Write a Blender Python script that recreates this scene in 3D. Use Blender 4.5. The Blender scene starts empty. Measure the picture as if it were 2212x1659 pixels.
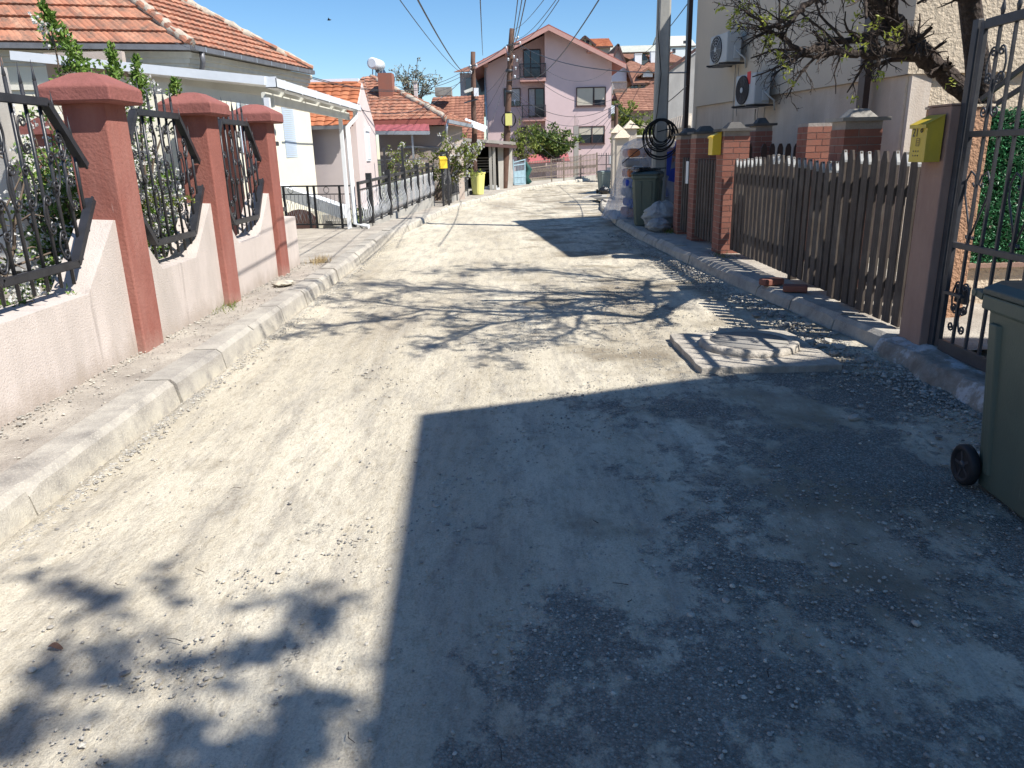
import bpy, math, random
from mathutils import Vector, noise
R_ = math.radians
# ---------------------------------------------------------------- camera, sky, sun, exposure
scn = bpy.context.scene
COL = scn.collection
PITCH, ROLL, CH, FPX = 17.15, 1.45, 1.6, 1624.0
scn.render.resolution_x, scn.render.resolution_y = 1024, 768
cam_d = bpy.data.cameras.new('camera'); cam = bpy.data.objects.new('camera', cam_d); COL.objects.link(cam)
cam_d.sensor_width = 36.0; cam_d.lens = 36.0 * FPX / 2212.0
cam_d.clip_start = 0.05; cam_d.clip_end = 2000
cam.location = (0, 0, CH)
from mathutils import Matrix
_p, _r = R_(PITCH), R_(ROLL)
_R0, _U0, _F = Vector((1, 0, 0)), Vector((0, math.sin(_p), math.cos(_p))), Vector((0, math.cos(_p), -math.sin(_p)))
CR = math.cos(_r) * _R0 - math.sin(_r) * _U0
CU = math.sin(_r) * _R0 + math.cos(_r) * _U0
_m = Matrix((CR, CU, -_F)).transposed().to_4x4(); _m.translation = (0, 0, CH)
cam.matrix_world = _m
scn.camera = cam

SUNV = Vector((0.72, -0.42, 1.0)).normalized()
world = bpy.data.worlds.new("World"); scn.world = world; world.use_nodes = True
nt = world.node_tree; bg = nt.nodes['Background']
sky = nt.nodes.new('ShaderNodeTexSky'); sky.sky_type = 'NISHITA'; sky.sun_disc = False
sky.sun_elevation = math.asin(SUNV.z); sky.sun_rotation = math.atan2(SUNV.x, SUNV.y)
sky.altitude = 400; sky.air_density = 1.0; sky.dust_density = 0.1; sky.ozone_density = 4.5
hs = nt.nodes.new('ShaderNodeHueSaturation'); hs.inputs['Saturation'].default_value = 1.17; hs.inputs['Value'].default_value = 1.0
nt.links.new(sky.outputs[0], hs.inputs['Color']); nt.links.new(hs.outputs[0], bg.inputs[0]); bg.inputs[1].default_value = 0.10
sd = bpy.data.lights.new('sun', 'SUN'); sd.energy = 5.0; sd.angle = R_(0.53); sd.color = (1.0, 0.965, 0.90)
sun = bpy.data.objects.new('sun', sd); COL.objects.link(sun); sun.location = (10, -6, 20)
sun.rotation_euler = SUNV.to_track_quat('Z', 'Y').to_euler()
scn.view_settings.view_transform = 'Standard'; scn.view_settings.look = 'None'
scn.view_settings.exposure = 0.62; scn.view_settings.gamma = 1.0
scn.render.engine = 'CYCLES'

# ---------------------------------------------------------------- photo ray helpers (turn a sighting into a real point)
def ray(u, v): return ((u - 1106.0) / FPX) * CR - ((v - 829.5) / FPX) * CU + _F
def P(u, v, Y): d = ray(u, v); t = Y / d.y; return Vector((d.x * t, Y, CH + d.z * t))
def PX(u, v, X): d = ray(u, v); t = X / d.x; return Vector((X, d.y * t, CH + d.z * t))
def PZ(u, v, z): d = ray(u, v); t = (z - CH) / d.z; return Vector((d.x * t, d.y * t, z))
def PL(u, v, p0, n):
    d = ray(u, v); t = (Vector(p0) - Vector((0, 0, CH))).dot(n) / d.dot(n); return Vector((0, 0, CH)) + d * t
def lerp(a, b, t): return a + (b - a) * t
def pw(tab, y):
    if y <= tab[0][0]: return tab[0][1]
    for (a, va), (b, vb) in zip(tab, tab[1:]):
        if y <= b: return va + (vb - va) * (y - a) / (b - a)
    return tab[-1][1]
GZ = [(15, 0), (34, -.33), (40, -.33), (60, 0), (80, .5)]
def gz(y): return pw(GZ, y)
XL = [(-8, -2.25), (10, -2.3), (15, -2.34), (18.9, -2.12), (25.6, -1.75), (30.3, -1.08), (34, -.5), (38, .19), (41, 1.3), (43.5, 2.4), (49, 5.8), (60, 14)]
XR = [(-8, 3.15), (4.5, 3.02), (6.5, 2.86), (8.8, 2.66), (11.8, 2.47), (14, 2.36), (16.9, 2.38), (20, 2.58), (23, 2.75), (27.4, 3.25), (31.5, 3.9), (34, 4.9), (36, 8), (44, 16), (60, 30)]
xl = lambda y: pw(XL, y)
xr = lambda y: pw(XR, y)
GROUPS = {}

# ---------------------------------------------------------------- mesh builder
class MB:
    def __init__(s): s.v = []; s.f = []; s.t = []; s.tint = 0.5; s.sm = []; s.smooth = False
    def face(s, idx): s.f.append(idx); s.t.append(s.tint); s.sm.append(s.smooth)
    def poly(s, pts):
        b = len(s.v); s.v += [tuple(p) for p in pts]; s.face(tuple(range(b, b + len(pts))))
    def hexa(s, p):   # 8 points: bottom 4 ccw, top 4 ccw
        b = len(s.v); s.v += [tuple(q) for q in p]
        for f in ((3, 2, 1, 0), (4, 5, 6, 7), (0, 1, 5, 4), (1, 2, 6, 5), (2, 3, 7, 6), (3, 0, 4, 7)): s.face(tuple(b + i for i in f))
    def box(s, x0, x1, y0, y1, z0, z1):
        s.hexa([(x0, y0, z0), (x1, y0, z0), (x1, y1, z0), (x0, y1, z0), (x0, y0, z1), (x1, y0, z1), (x1, y1, z1), (x0, y1, z1)])
    def obox(s, o, a, b, c):   # origin corner and three edge vectors
        o, a, b, c = Vector(o), Vector(a), Vector(b), Vector(c)
        s.hexa([o, o + a, o + a + b, o + b, o + c, o + a + c, o + a + b + c, o + b + c])
    def cbox(s, c, dx, hx, hy, z0, z1):   # centre xy, direction, half sizes
        d = Vector((dx[0], dx[1], 0)).normalized(); n = Vector((-d.y, d.x, 0)); c = Vector((c[0], c[1], 0))
        q = [c - d * hx - n * hy, c + d * hx - n * hy, c + d * hx + n * hy, c - d * hx + n * hy]
        s.hexa([p + Vector((0, 0, z0)) for p in q] + [p + Vector((0, 0, z1)) for p in q])
    def bar(s, a, b, w, h=None, up=(0, 0, 1)):
        a, b = Vector(a), Vector(b); h = h or w; d = (b - a)
        if d.length < 1e-6: return
        d.normalize(); u = Vector(up)
        if abs(d.dot(u)) > .95: u = Vector((0, 1, 0)) if abs(d.y) < .9 else Vector((1, 0, 0))
        x = d.cross(u).normalized(); y = x.cross(d).normalized(); x = x * w / 2; y = y * h / 2
        s.hexa([a - x - y, a + x - y, a + x + y, a - x + y, b - x - y, b + x - y, b + x + y, b - x + y])
    def prism(s, pts, d):     # planar polygon extruded by vector d
        d = Vector(d); n = len(pts); b = len(s.v)
        s.v += [tuple(p) for p in pts] + [tuple(Vector(p) + d) for p in pts]
        s.face(tuple(range(b, b + n))); s.face(tuple(range(b + 2 * n - 1, b + n - 1, -1)))
        for i in range(n): j = (i + 1) % n; s.face((b + j, b + i, b + n + i, b + n + j))
    def tube(s, pts, r, n=6, caps=True):
        pts = [Vector(p) for p in pts]; rr = r if isinstance(r, (list, tuple)) else [r] * len(pts)
        b = len(s.v); up = None; k = len(pts); sm = s.smooth; s.smooth = True
        for i, p in enumerate(pts):
            d = (pts[min(i + 1, k - 1)] - pts[max(i - 1, 0)])
            d = d.normalized() if d.length > 1e-9 else Vector((0, 0, 1))
            if up is None: up = d.orthogonal().normalized()
            x = (up - d * up.dot(d)); x = x.normalized() if x.length > 1e-6 else d.orthogonal().normalized()
            up = x; y = d.cross(x)
            for j in range(n):
                a = 2 * math.pi * j / n; s.v.append(tuple(p + (x * math.cos(a) + y * math.sin(a)) * rr[i]))
        for i in range(k - 1):
            for j in range(n):
                j2 = (j + 1) % n; s.face((b + i * n + j, b + i * n + j2, b + (i + 1) * n + j2, b + (i + 1) * n + j))
        s.smooth = sm
        if caps: s.face(tuple(b + j for j in range(n - 1, -1, -1))); s.face(tuple(b + (k - 1) * n + j for j in range(n)))
    def lathe(s, c, prof, n=16, axis='z'):
        b = len(s.v); c = Vector(c); sm = s.smooth; s.smooth = True
        for r, h in prof:
            for j in range(n):
                a = 2 * math.pi * j / n; q = (r * math.cos(a), r * math.sin(a))
                o = {'z': (q[0], q[1], h), 'x': (h, q[0], q[1]), 'y': (q[0], h, q[1])}[axis]
                s.v.append(tuple(c + Vector(o)))
        for i in range(len(prof) - 1):
            for j in range(n):
                j2 = (j + 1) % n; s.face((b + i * n + j, b + i * n + j2, b + (i + 1) * n + j2, b + (i + 1) * n + j))
        s.smooth = sm
        if prof[0][0] > 1e-4: s.face(tuple(b + j for j in range(n - 1, -1, -1)))
        if prof[-1][0] > 1e-4: s.face(tuple(b + (len(prof) - 1) * n + j for j in range(n)))
    def leaf(s, p, L, W, rng, dirn=None, spread=1.0):
        a = Vector((rng.gauss(0, 1), rng.gauss(0, 1), rng.gauss(0, 1)))
        if dirn is not None: a = a * spread + Vector(dirn) * 1.6
        a = a.normalized(); b = a.cross(Vector((rng.gauss(0, 1), rng.gauss(0, 1), rng.gauss(0, 1)))).normalized()
        c = a.cross(b) * W * .25
        p = Vector(p); i = len(s.v)
        s.v += [tuple(p), tuple(p + a * L * .45 + b * W / 2 + c), tuple(p + a * L), tuple(p + a * L * .45 - b * W / 2 + c)]
        s.tint = rng.random(); s.face((i, i + 1, i + 2, i + 3))
    def build(s, name, mat, parent=None, loc=None, bevel=0.0, world=True):
        off = Vector((0, 0, 0))
        if parent is not None: off = Vector(parent.location)
        if parent is None and loc is not None: off = Vector(loc)
        me = bpy.data.meshes.new(name)
        me.from_pydata([(x - off[0], y - off[1], z - off[2]) for x, y, z in s.v], [], s.f)
        at = me.attributes.new('tint', 'FLOAT', 'FACE'); at.data.foreach_set('value', s.t)
        me.polygons.foreach_set('use_smooth', s.sm)
        me.materials.append(mat); me.update()
        o = bpy.data.objects.new(name, me); COL.objects.link(o)
        if parent is not None:
            o.parent = parent
        elif loc is not None: o.location = loc
        WOFF[o.name] = off
        if bevel > 0:
            m = o.modifiers.new('bevel', 'BEVEL'); m.width = bevel; m.segments = 2; m.limit_method = 'ANGLE'; m.angle_limit = R_(40)
        return o
WOFF = {}
def sub(mb, name, mat, parent, bevel=0.0):   # sub-part: same frame as its parent part (part sits at its root's origin)
    o = mb.build(name, mat, None, WOFF[parent.name], bevel); o.parent = parent; o.location = (0, 0, 0); return o
def tag(o, label, cat, group=None, kind=None):
    if label: o['label'] = label
    if cat: o['category'] = cat
    if group: o['group'] = group
    if kind: o['kind'] = kind
    return o
def thing(name, label, cat, loc=(0, 0, 0), group=None):
    o = bpy.data.objects.new(name, None); COL.objects.link(o); o.location = loc; o.empty_display_size = .1
    return tag(o, label, cat, group)
def struct(o): o['kind'] = 'structure'; return o
def dup(root, loc, rz=None, label=None, group=None):
    r = root.copy(); COL.objects.link(r); r.location = loc
    if rz is not None: r.rotation_euler = (0, 0, rz)
    if label: r['label'] = label
    if group: r['group'] = group
    for ch in list(root.children):
        c = ch.copy(); COL.objects.link(c); c.parent = r
        for g in list(ch.children):
            d = g.copy(); COL.objects.link(d); d.parent = c
    return r

# ---------------------------------------------------------------- materials
def newmat(name):
    m = bpy.data.materials.new(name); m.use_nodes = True; return m, m.node_tree, m.node_tree.nodes['Principled BSDF']
def N(t, typ, **kw):
    n = t.nodes.new(typ)
    for k, v in kw.items():
        if k == 'inp':
            for a, b in v.items(): n.inputs[a].default_value = b
        else: setattr(n, k, v)
    return n
def coords(t, sc=(1, 1, 1), rot=(0, 0, 0)):
    g = N(t, 'ShaderNodeNewGeometry'); mp = N(t, 'ShaderNodeMapping'); mp.inputs['Scale'].default_value = sc; mp.inputs['Rotation'].default_value = rot
    t.links.new(g.outputs['Position'], mp.inputs[0]); return mp.outputs[0]
def ramp(t, src, stops):
    r = N(t, 'ShaderNodeValToRGB'); e = r.color_ramp.elements
    while len(e) < len(stops): e.new(.5)
    for i, (p, c) in enumerate(stops):
        e[i].position = p; e[i].color = c if len(c) == 4 else (*c, 1)
    t.links.new(src, r.inputs[0]); return r.outputs[0]
def nz(t, co, sc, det=4, rough=.6): 
    n = N(t, 'ShaderNodeTexNoise', inp={'Scale': sc, 'Detail': det, 'Roughness': rough}); t.links.new(co, n.inputs['Vector']); return n.outputs['Fac']
def mix(t, f, a, b, mode='MIX'):
    m = N(t, 'ShaderNodeMix', data_type='RGBA', blend_type=mode)
    for s, x in ((m.inputs[0], f), (m.inputs[6], a), (m.inputs[7], b)):
        if isinstance(x, (int, float)): s.default_value = x
        elif isinstance(x, tuple): s.default_value = x if len(x) == 4 else (*x, 1)
        else: t.links.new(x, s)
    return m.outputs[2]
def math_(t, op, a, b):
    m = N(t, 'ShaderNodeMath', operation=op)
    for s, x in ((m.inputs[0], a), (m.inputs[1], b)):
        if isinstance(x, (int, float)): s.default_value = x
        else: t.links.new(x, s)
    return m.outputs[0]
def bump(t, bs, h, dist=.01, st=1.0):
    b = N(t, 'ShaderNodeBump', inp={'Distance': dist, 'Strength': st}); t.links.new(h, b.inputs['Height'])
    t.links.new(b.outputs[0], bs.inputs['Normal'])
def plain(name, col, rough=.7, var=.18, sc=3.0, bsc=60., bd=.002, metal=0.0, dirt=None, spec=.3, streak=None, base=None):
    m, t, bs = newmat(name); co = coords(t)
    n = nz(t, co, sc, 6, .65)
    dk = tuple(c * (1 - var) for c in col); lt = tuple(min(1, c * (1 + var)) for c in col)
    c = ramp(t, n, [(.3, dk), (.7, lt)])
    if dirt:
        c = mix(t, ramp(t, nz(t, coords(t, (1, 1, .25)), dirt[1], 6, .7), [(.45, (0, 0, 0)), (.75, (1, 1, 1))]), c, dirt[0])
    if streak:
        c = mix(t, ramp(t, nz(t, coords(t, (1, 1, .12)), streak[1], 4, .6), [(streak[2], (0, 0, 0)), (streak[2] + .07, (.75, .75, .75))]), c, streak[0])
    if base:
        sp = N(t, 'ShaderNodeSeparateXYZ'); t.links.new(co, sp.inputs[0]); q = math_(t, 'ADD', sp.outputs[2], math_(t, 'MULTIPLY', nz(t, coords(t, (1, 1, .5)), 5, 6, .75), .55))
        c = mix(t, ramp(t, q, [(.38, (.75, .75, .75)), (.56, (0, 0, 0))]), c, base)
    t.links.new(c, bs.inputs['Base Color'])
    bs.inputs['Roughness'].default_value = rough; bs.inputs['Metallic'].default_value = metal
    bs.inputs['Specular IOR Level'].default_value = spec
    if bd > 0: bump(t, bs, nz(t, co, bsc, 4, .6), bd)
    return m
def tinted(name, stops, rough=.8, bd=.003, bsc=50., mott=None, trans=0.0, spec=.3):
    """colour from the per-face tint (each tile, brick, leaf its own colour)"""
    m, t, bs = newmat(name); a = N(t, 'ShaderNodeAttribute', attribute_name='tint')
    c = ramp(t, a.outputs['Fac'], stops); co = coords(t)
    if mott: c = mix(t, ramp(t, nz(t, co, mott[1], 7, .7), [(.42, (0, 0, 0)), (.68, (1, 1, 1))]), c, mott[0])
    t.links.new(c, bs.inputs['Base Color']); bs.inputs['Roughness'].default_value = rough
    bs.inputs['Specular IOR Level'].default_value = spec
    if bd > 0: bump(t, bs, nz(t, co, bsc, 4, .6), bd)
    if trans > 0:
        tr = N(t, 'ShaderNodeBsdfTranslucent'); t.links.new(c, tr.inputs[0]); mx = N(t, 'ShaderNodeMixShader'); mx.inputs[0].default_value = trans
        out = t.nodes['Material Output']; t.links.new(bs.outputs[0], mx.inputs[1]); t.links.new(tr.outputs[0], mx.inputs[2]); t.links.new(mx.outputs[0], out.inputs[0])
    return m
M = {}
M['red'] = plain('red_paint', (.27, .098, .075), .85, .12, 2.5, 35, .006, dirt=((.34, .155, .125), 2.2), streak=((.52, .38, .34), 9, .69), base=(.36, .22, .18))
M['redcap'] = plain('red_cap_paint', (.27, .10, .085), .85, .12, 4, 25, .008, dirt=((.21, .08, .065), 3))
M['pinkwall'] = plain('pale_pink_render', (.56, .49, .445), .9, .08, 1.5, 70, .006, dirt=((.42, .37, .33), 2.2), streak=((.36, .31, .28), 4, .60), base=(.36, .30, .25))
M['tipglint'] = plain('painted_sun_glint', (.38, .38, .37), .6, .25, 12, 60, 0)  # pale colour that paints sun glint onto the picket tops
M['sackwrap'] = plain('grey_blue_sheeting', (.36, .38, .46), .5, .15, 4, 12, .02)
M['iron'] = plain('black_iron', (.028, .028, .032), .38, .3, 8, 40, .001, spec=.5)
M['irongrey'] = plain('grey_iron', (.05, .05, .055), .45, .3, 8, 40, .001, spec=.5)
M['tile'] = tinted('clay_tile', [(0, (.30, .12, .075)), (.5, (.42, .18, .11)), (1, (.54, .28, .18))], .9, .004, 60, ((.16, .11, .085), 5))
M['tileorange'] = tinted('orange_tile', [(0, (.38, .125, .055)), (.5, (.48, .17, .08)), (1, (.56, .24, .12))], .8, .003, 60, ((.28, .1, .05), 2))
M['tilebrown'] = tinted('brown_tile', [(0, (.22, .11, .075)), (.5, (.28, .14, .095)), (1, (.36, .19, .13))], .85, 0)
M['tiledark'] = tinted('weathered_tile', [(0, (.20, .09, .06)), (.5, (.27, .12, .08)), (1, (.36, .17, .11))], .85, 0)
M['mortar'] = plain('mortar', (.42, .36, .29), .95, .25, 9, 30, .012)
M['cream'] = plain('cream_render', (.72, .68, .55), .9, .05, 1.2, 70, .003)
M['cornice'] = plain('cream_cornice', (.60, .58, .50), .9, .08, 2, 60, .003, dirt=((.42, .41, .38), 1.4))
M['white'] = plain('white_paint', (.74, .76, .78), .5, .05, 3, 60, .0008)
M['whitesheet'] = plain('white_sheet_metal', (.72, .75, .78), .35, .06, 3, 20, .001, spec=.5)
M['offwhite'] = plain('offwhite_paint', (.66, .65, .58), .6, .1, 3, 40, .001)
M['gutter'] = plain('grey_gutter', (.16, .16, .17), .45, .2, 5, 40, .001, metal=.3)
M['gutterlight'] = plain('galvanised_gutter', (.42, .44, .46), .4, .15, 5, 40, .001, metal=.6)
M['greywall'] = plain('grey_cement', (.42, .40, .37), .95, .15, 1.2, 40, .006, dirt=((.3, .28, .26), 1.0))
M['stone'] = tinted('rubble_stone', [(0, (.2, .13, .1)), (1, (.38, .24, .18))], .9, .01, 20)
M['lilac'] = plain('lilac_render', (.49, .43, .42), .95, .05, 1.5, 80, .004)
M['lilacpink'] = plain('pale_lilac_render', (.64, .53, .50), .95, .04, 1.5, 80, .003)
M['pinkhouse'] = plain('pink_house_render', (.66, .50, .49), .95, .05, .8, 50, .004)
M['pinktrim'] = plain('salmon_trim', (.50, .28, .24), .7, .08, 2, 50, .002)
M['brownroof'] = plain('red_brown_sheet_roof', (.30, .10, .075), .5, .1, 2, 30, .002)
M['redsheet'] = plain('red_sheet', (.33, .095, .10), .5, .12, 2, 30, .001)
M['taupe'] = plain('taupe_render', (.40, .33, .28), .95, .08, 1.2, 50, .004)
M['concrete'] = plain('concrete', (.40, .38, .34), .95, .15, 1.6, 50, .006, dirt=((.27, .25, .22), 1.3))
M['concretedark'] = plain('concrete_weathered', (.30, .28, .25), .95, .2, 2, 50, .006, dirt=((.16, .14, .12), 1.5))
M['pole'] = plain('pole_concrete', (.34, .33, .30), .9, .15, 2.5, 60, .003, dirt=((.22, .21, .2), 1.5))
M['glass'] = plain('window_glass', (.03, .035, .045), .06, .1, 2, 10, 0, spec=.8)
M['darkframe'] = plain('dark_brown_frame', (.09, .05, .045), .5, .1, 3, 40, .001)
M['blind'] = plain('beige_roller_blind', (.52, .47, .38), .8, .06, 2, 40, 0)
M['curtain'] = plain('white_curtain', (.5, .5, .5), .9, .2, 8, 40, 0)
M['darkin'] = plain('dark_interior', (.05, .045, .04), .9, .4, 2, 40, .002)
M['tan'] = plain('tan_render', (.50, .44, .365), .95, .05, 1.0, 55, .004)
M['tanbase'] = plain('tan_base_render', (.47, .39, .32), .95, .14, 1.3, 45, .006, dirt=((.62, .55, .48), 1.1))
M['tanrough'] = plain('rough_tan_render', (.60, .50, .38), .95, .1, 6, 22, .03)
M['brown'] = plain('brown_sheet', (.045, .03, .028), .4, .2, 3, 40, .001, spec=.5)
M['brick'] = tinted('brick', [(0, (.22, .08, .055)), (.5, (.29, .115, .08)), (1, (.36, .155, .11))], .85, .003, 60, ((.25, .12, .09), 5))
M['brickmortar'] = plain('brick_mortar', (.33, .29, .26), .95, .2, 8, 50, .006)
M['slab'] = plain('dark_coping', (.09, .085, .08), .8, .3, 6, 50, .003)
M['postface'] = plain('tan_post_render', (.30, .19, .15), .9, .12, 4, 60, .003, dirt=((.4, .27, .21), 2.2))
M['orangestucco'] = plain('orange_rough_stucco', (.50, .29, .18), .95, .12, 10, 38, .035)
M['yellow'] = plain('yellow_sheet', (.58, .42, .04), .45, .1, 5, 40, .0006, dirt=((.45, .33, .06), 4), spec=.5)
M['yellowbright'] = plain('bright_yellow_sheet', (.80, .55, .04), .4, .06, 5, 40, .0006, spec=.5)
M['yellowbin'] = plain('pale_yellow_plastic', (.72, .68, .22), .5, .05, 3, 40, .0005)
M['greenbin'] = plain('olive_green_plastic', (.085, .11, .085), .48, .12, 3, 90, .0008, dirt=((.13, .14, .11), 2), spec=.4)
M['greenlid'] = plain('dark_green_lid', (.045, .065, .06), .45, .15, 3, 60, .0008, spec=.4)
M['greybin'] = plain('grey_green_plastic', (.21, .25, .23), .5, .08, 3, 60, .0005)
M['rubber'] = plain('black_rubber', (.02, .02, .022), .6, .3, 6, 60, .001)
M['black'] = plain('black_cable', (.012, .012, .013), .5, .2, 6, 60, 0)
M['cable'] = plain('grey_cable', (.05, .05, .055), .5, .2, 6, 60, 0)
M['bag'] = plain('black_bag', (.015, .015, .017), .25, .3, 8, 14, .03, spec=.6)
M['shutter'] = plain('bluish_white_shutter', (.50, .58, .68), .5, .05, 3, 60, 0)
M['ac'] = plain('ac_casing', (.43, .45, .46), .5, .05, 3, 60, .0005)
M['acgrille'] = plain('ac_fan_grille', (.035, .035, .04), .5, .3, 8, 60, 0)
M['wood_pole'] = plain('tarred_wood_pole', (.13, .075, .055), .9, .3, 3, 30, .008)
M['rust'] = plain('rusty_iron', (.21, .17, .14), .8, .3, 6, 40, .002)
M['bluegate'] = plain('pale_blue_gate_paint', (.30, .42, .48), .6, .15, 4, 40, .001)
M['tarp'] = plain('dark_green_tarp', (.015, .07, .06), .7, .3, 5, 20, .01)
M['paper'] = plain('white_paper', (.78, .78, .76), .9, .05, 10, 60, 0)
M['insul'] = plain('porcelain', (.7, .72, .74), .2, .05, 10, 60, 0, spec=.6)
M['redlabel'] = plain('red_sticker', (.6, .05, .05), .6, .05, 10, 60, 0)
M['bluebag'] = plain('blue_sack_print', (.03, .06, .34), .6, .1, 10, 60, .002)
M['orangebag'] = plain('orange_sack_print', (.5, .18, .08), .7, .15, 6, 30, .004)
M['greybag'] = plain('grey_sack', (.28, .26, .25), .7, .1, 6, 30, .004)
M['leaf'] = tinted('leaf_green', [(0, (.07, .14, .022)), (.6, (.16, .27, .05)), (1, (.27, .38, .09))], .55, 0, trans=.3)
M['leafdark'] = tinted('leaf_evergreen', [(0, (.05, .09, .025)), (.6, (.12, .18, .045)), (1, (.26, .3, .08))], .45, 0, trans=.2)
M['leafyellow'] = tinted('leaf_bud', [(0, (.25, .3, .04)), (1, (.5, .52, .1))], .5, 0, trans=.35)
M['leafbright'] = tinted('leaf_spring', [(0, (.12, .16, .03)), (.6, (.22, .27, .05)), (1, (.3, .34, .08))], .55, 0, trans=.3)
M['hedge'] = tinted('hedge_leaf', [(0, (.02, .10, .045)), (.6, (.06, .27, .11)), (.94, (.16, .46, .22)), (1, (.5, .36, .34))], .4, 0, trans=.1, spec=.5)
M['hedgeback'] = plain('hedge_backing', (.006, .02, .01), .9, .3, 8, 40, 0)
M['blossom'] = tinted('white_blossom', [(0, (.62, .60, .56)), (1, (.85, .84, .82))], .8, 0, trans=.3)
M['drybranch'] = tinted('dry_grass', [(0, (.25, .17, .08)), (1, (.42, .33, .18))], .9, 0)
M['grass'] = tinted('weed', [(0, (.07, .11, .02)), (1, (.22, .25, .06))], .7, 0, trans=.2)
M['twig'] = plain('grey_twig', (.16, .12, .09), .9, .3, 8, 60, .001)
M['stonebits'] = tinted('loose_stone', [(0, (.20, .19, .175)), (.5, (.36, .335, .295)), (1, (.55, .51, .43))], .95, 0)
M['slabmat'] = plain('manhole_slab_concrete', (.43, .385, .325), .95, .25, 9, 45, .012, dirt=((.26, .235, .20), 4))
M['hill'] = plain('hill_ground', (.14, .15, .07), .95, .3, .15, 3, 0)
M['yard'] = plain('yard_ground', (.25, .22, .17), .95, .25, 1.5, 30, .01)
def bark():
    m, t, bs = newmat('bark'); co = coords(t); n = nz(t, co, 14, 8, .75)
    t.links.new(ramp(t, n, [(.3, (.022, .016, .013)), (.55, (.06, .042, .033)), (.75, (.13, .1, .08))]), bs.inputs['Base Color'])
    bs.inputs['Roughness'].default_value = .95
    v = N(t, 'ShaderNodeTexVoronoi', inp={'Scale': 28.}); t.links.new(co, v.inputs['Vector'])
    bump(t, bs, math_(t, 'ADD', n, v.outputs['Distance']), .02); return m
M['bark'] = bark()
def oldwood():
    m, t, bs = newmat('weathered_picket_wood'); co = coords(t, (1, 1, .12)); n = nz(t, co, 30, 8, .7); n2 = nz(t, coords(t), 3, 4, .6)
    c = ramp(t, n, [(.25, (.028, .021, .016)), (.5, (.082, .063, .050)), (.75, (.17, .14, .115))])
    a = N(t, 'ShaderNodeAttribute', attribute_name='tint')
    c = mix(t, ramp(t, a.outputs['Fac'], [(0, (0, 0, 0)), (1, (.55, .55, .55))]), c, (.055, .04, .031))
    c = mix(t, ramp(t, n2, [(.5, (0, 0, 0)), (.75, (.6, .6, .6))]), c, (.15, .13, .11))
    t.links.new(c, bs.inputs['Base Color']); bs.inputs['Roughness'].default_value = .85; bump(t, bs, n, .004); return m
M['oldwood'] = oldwood()
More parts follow.
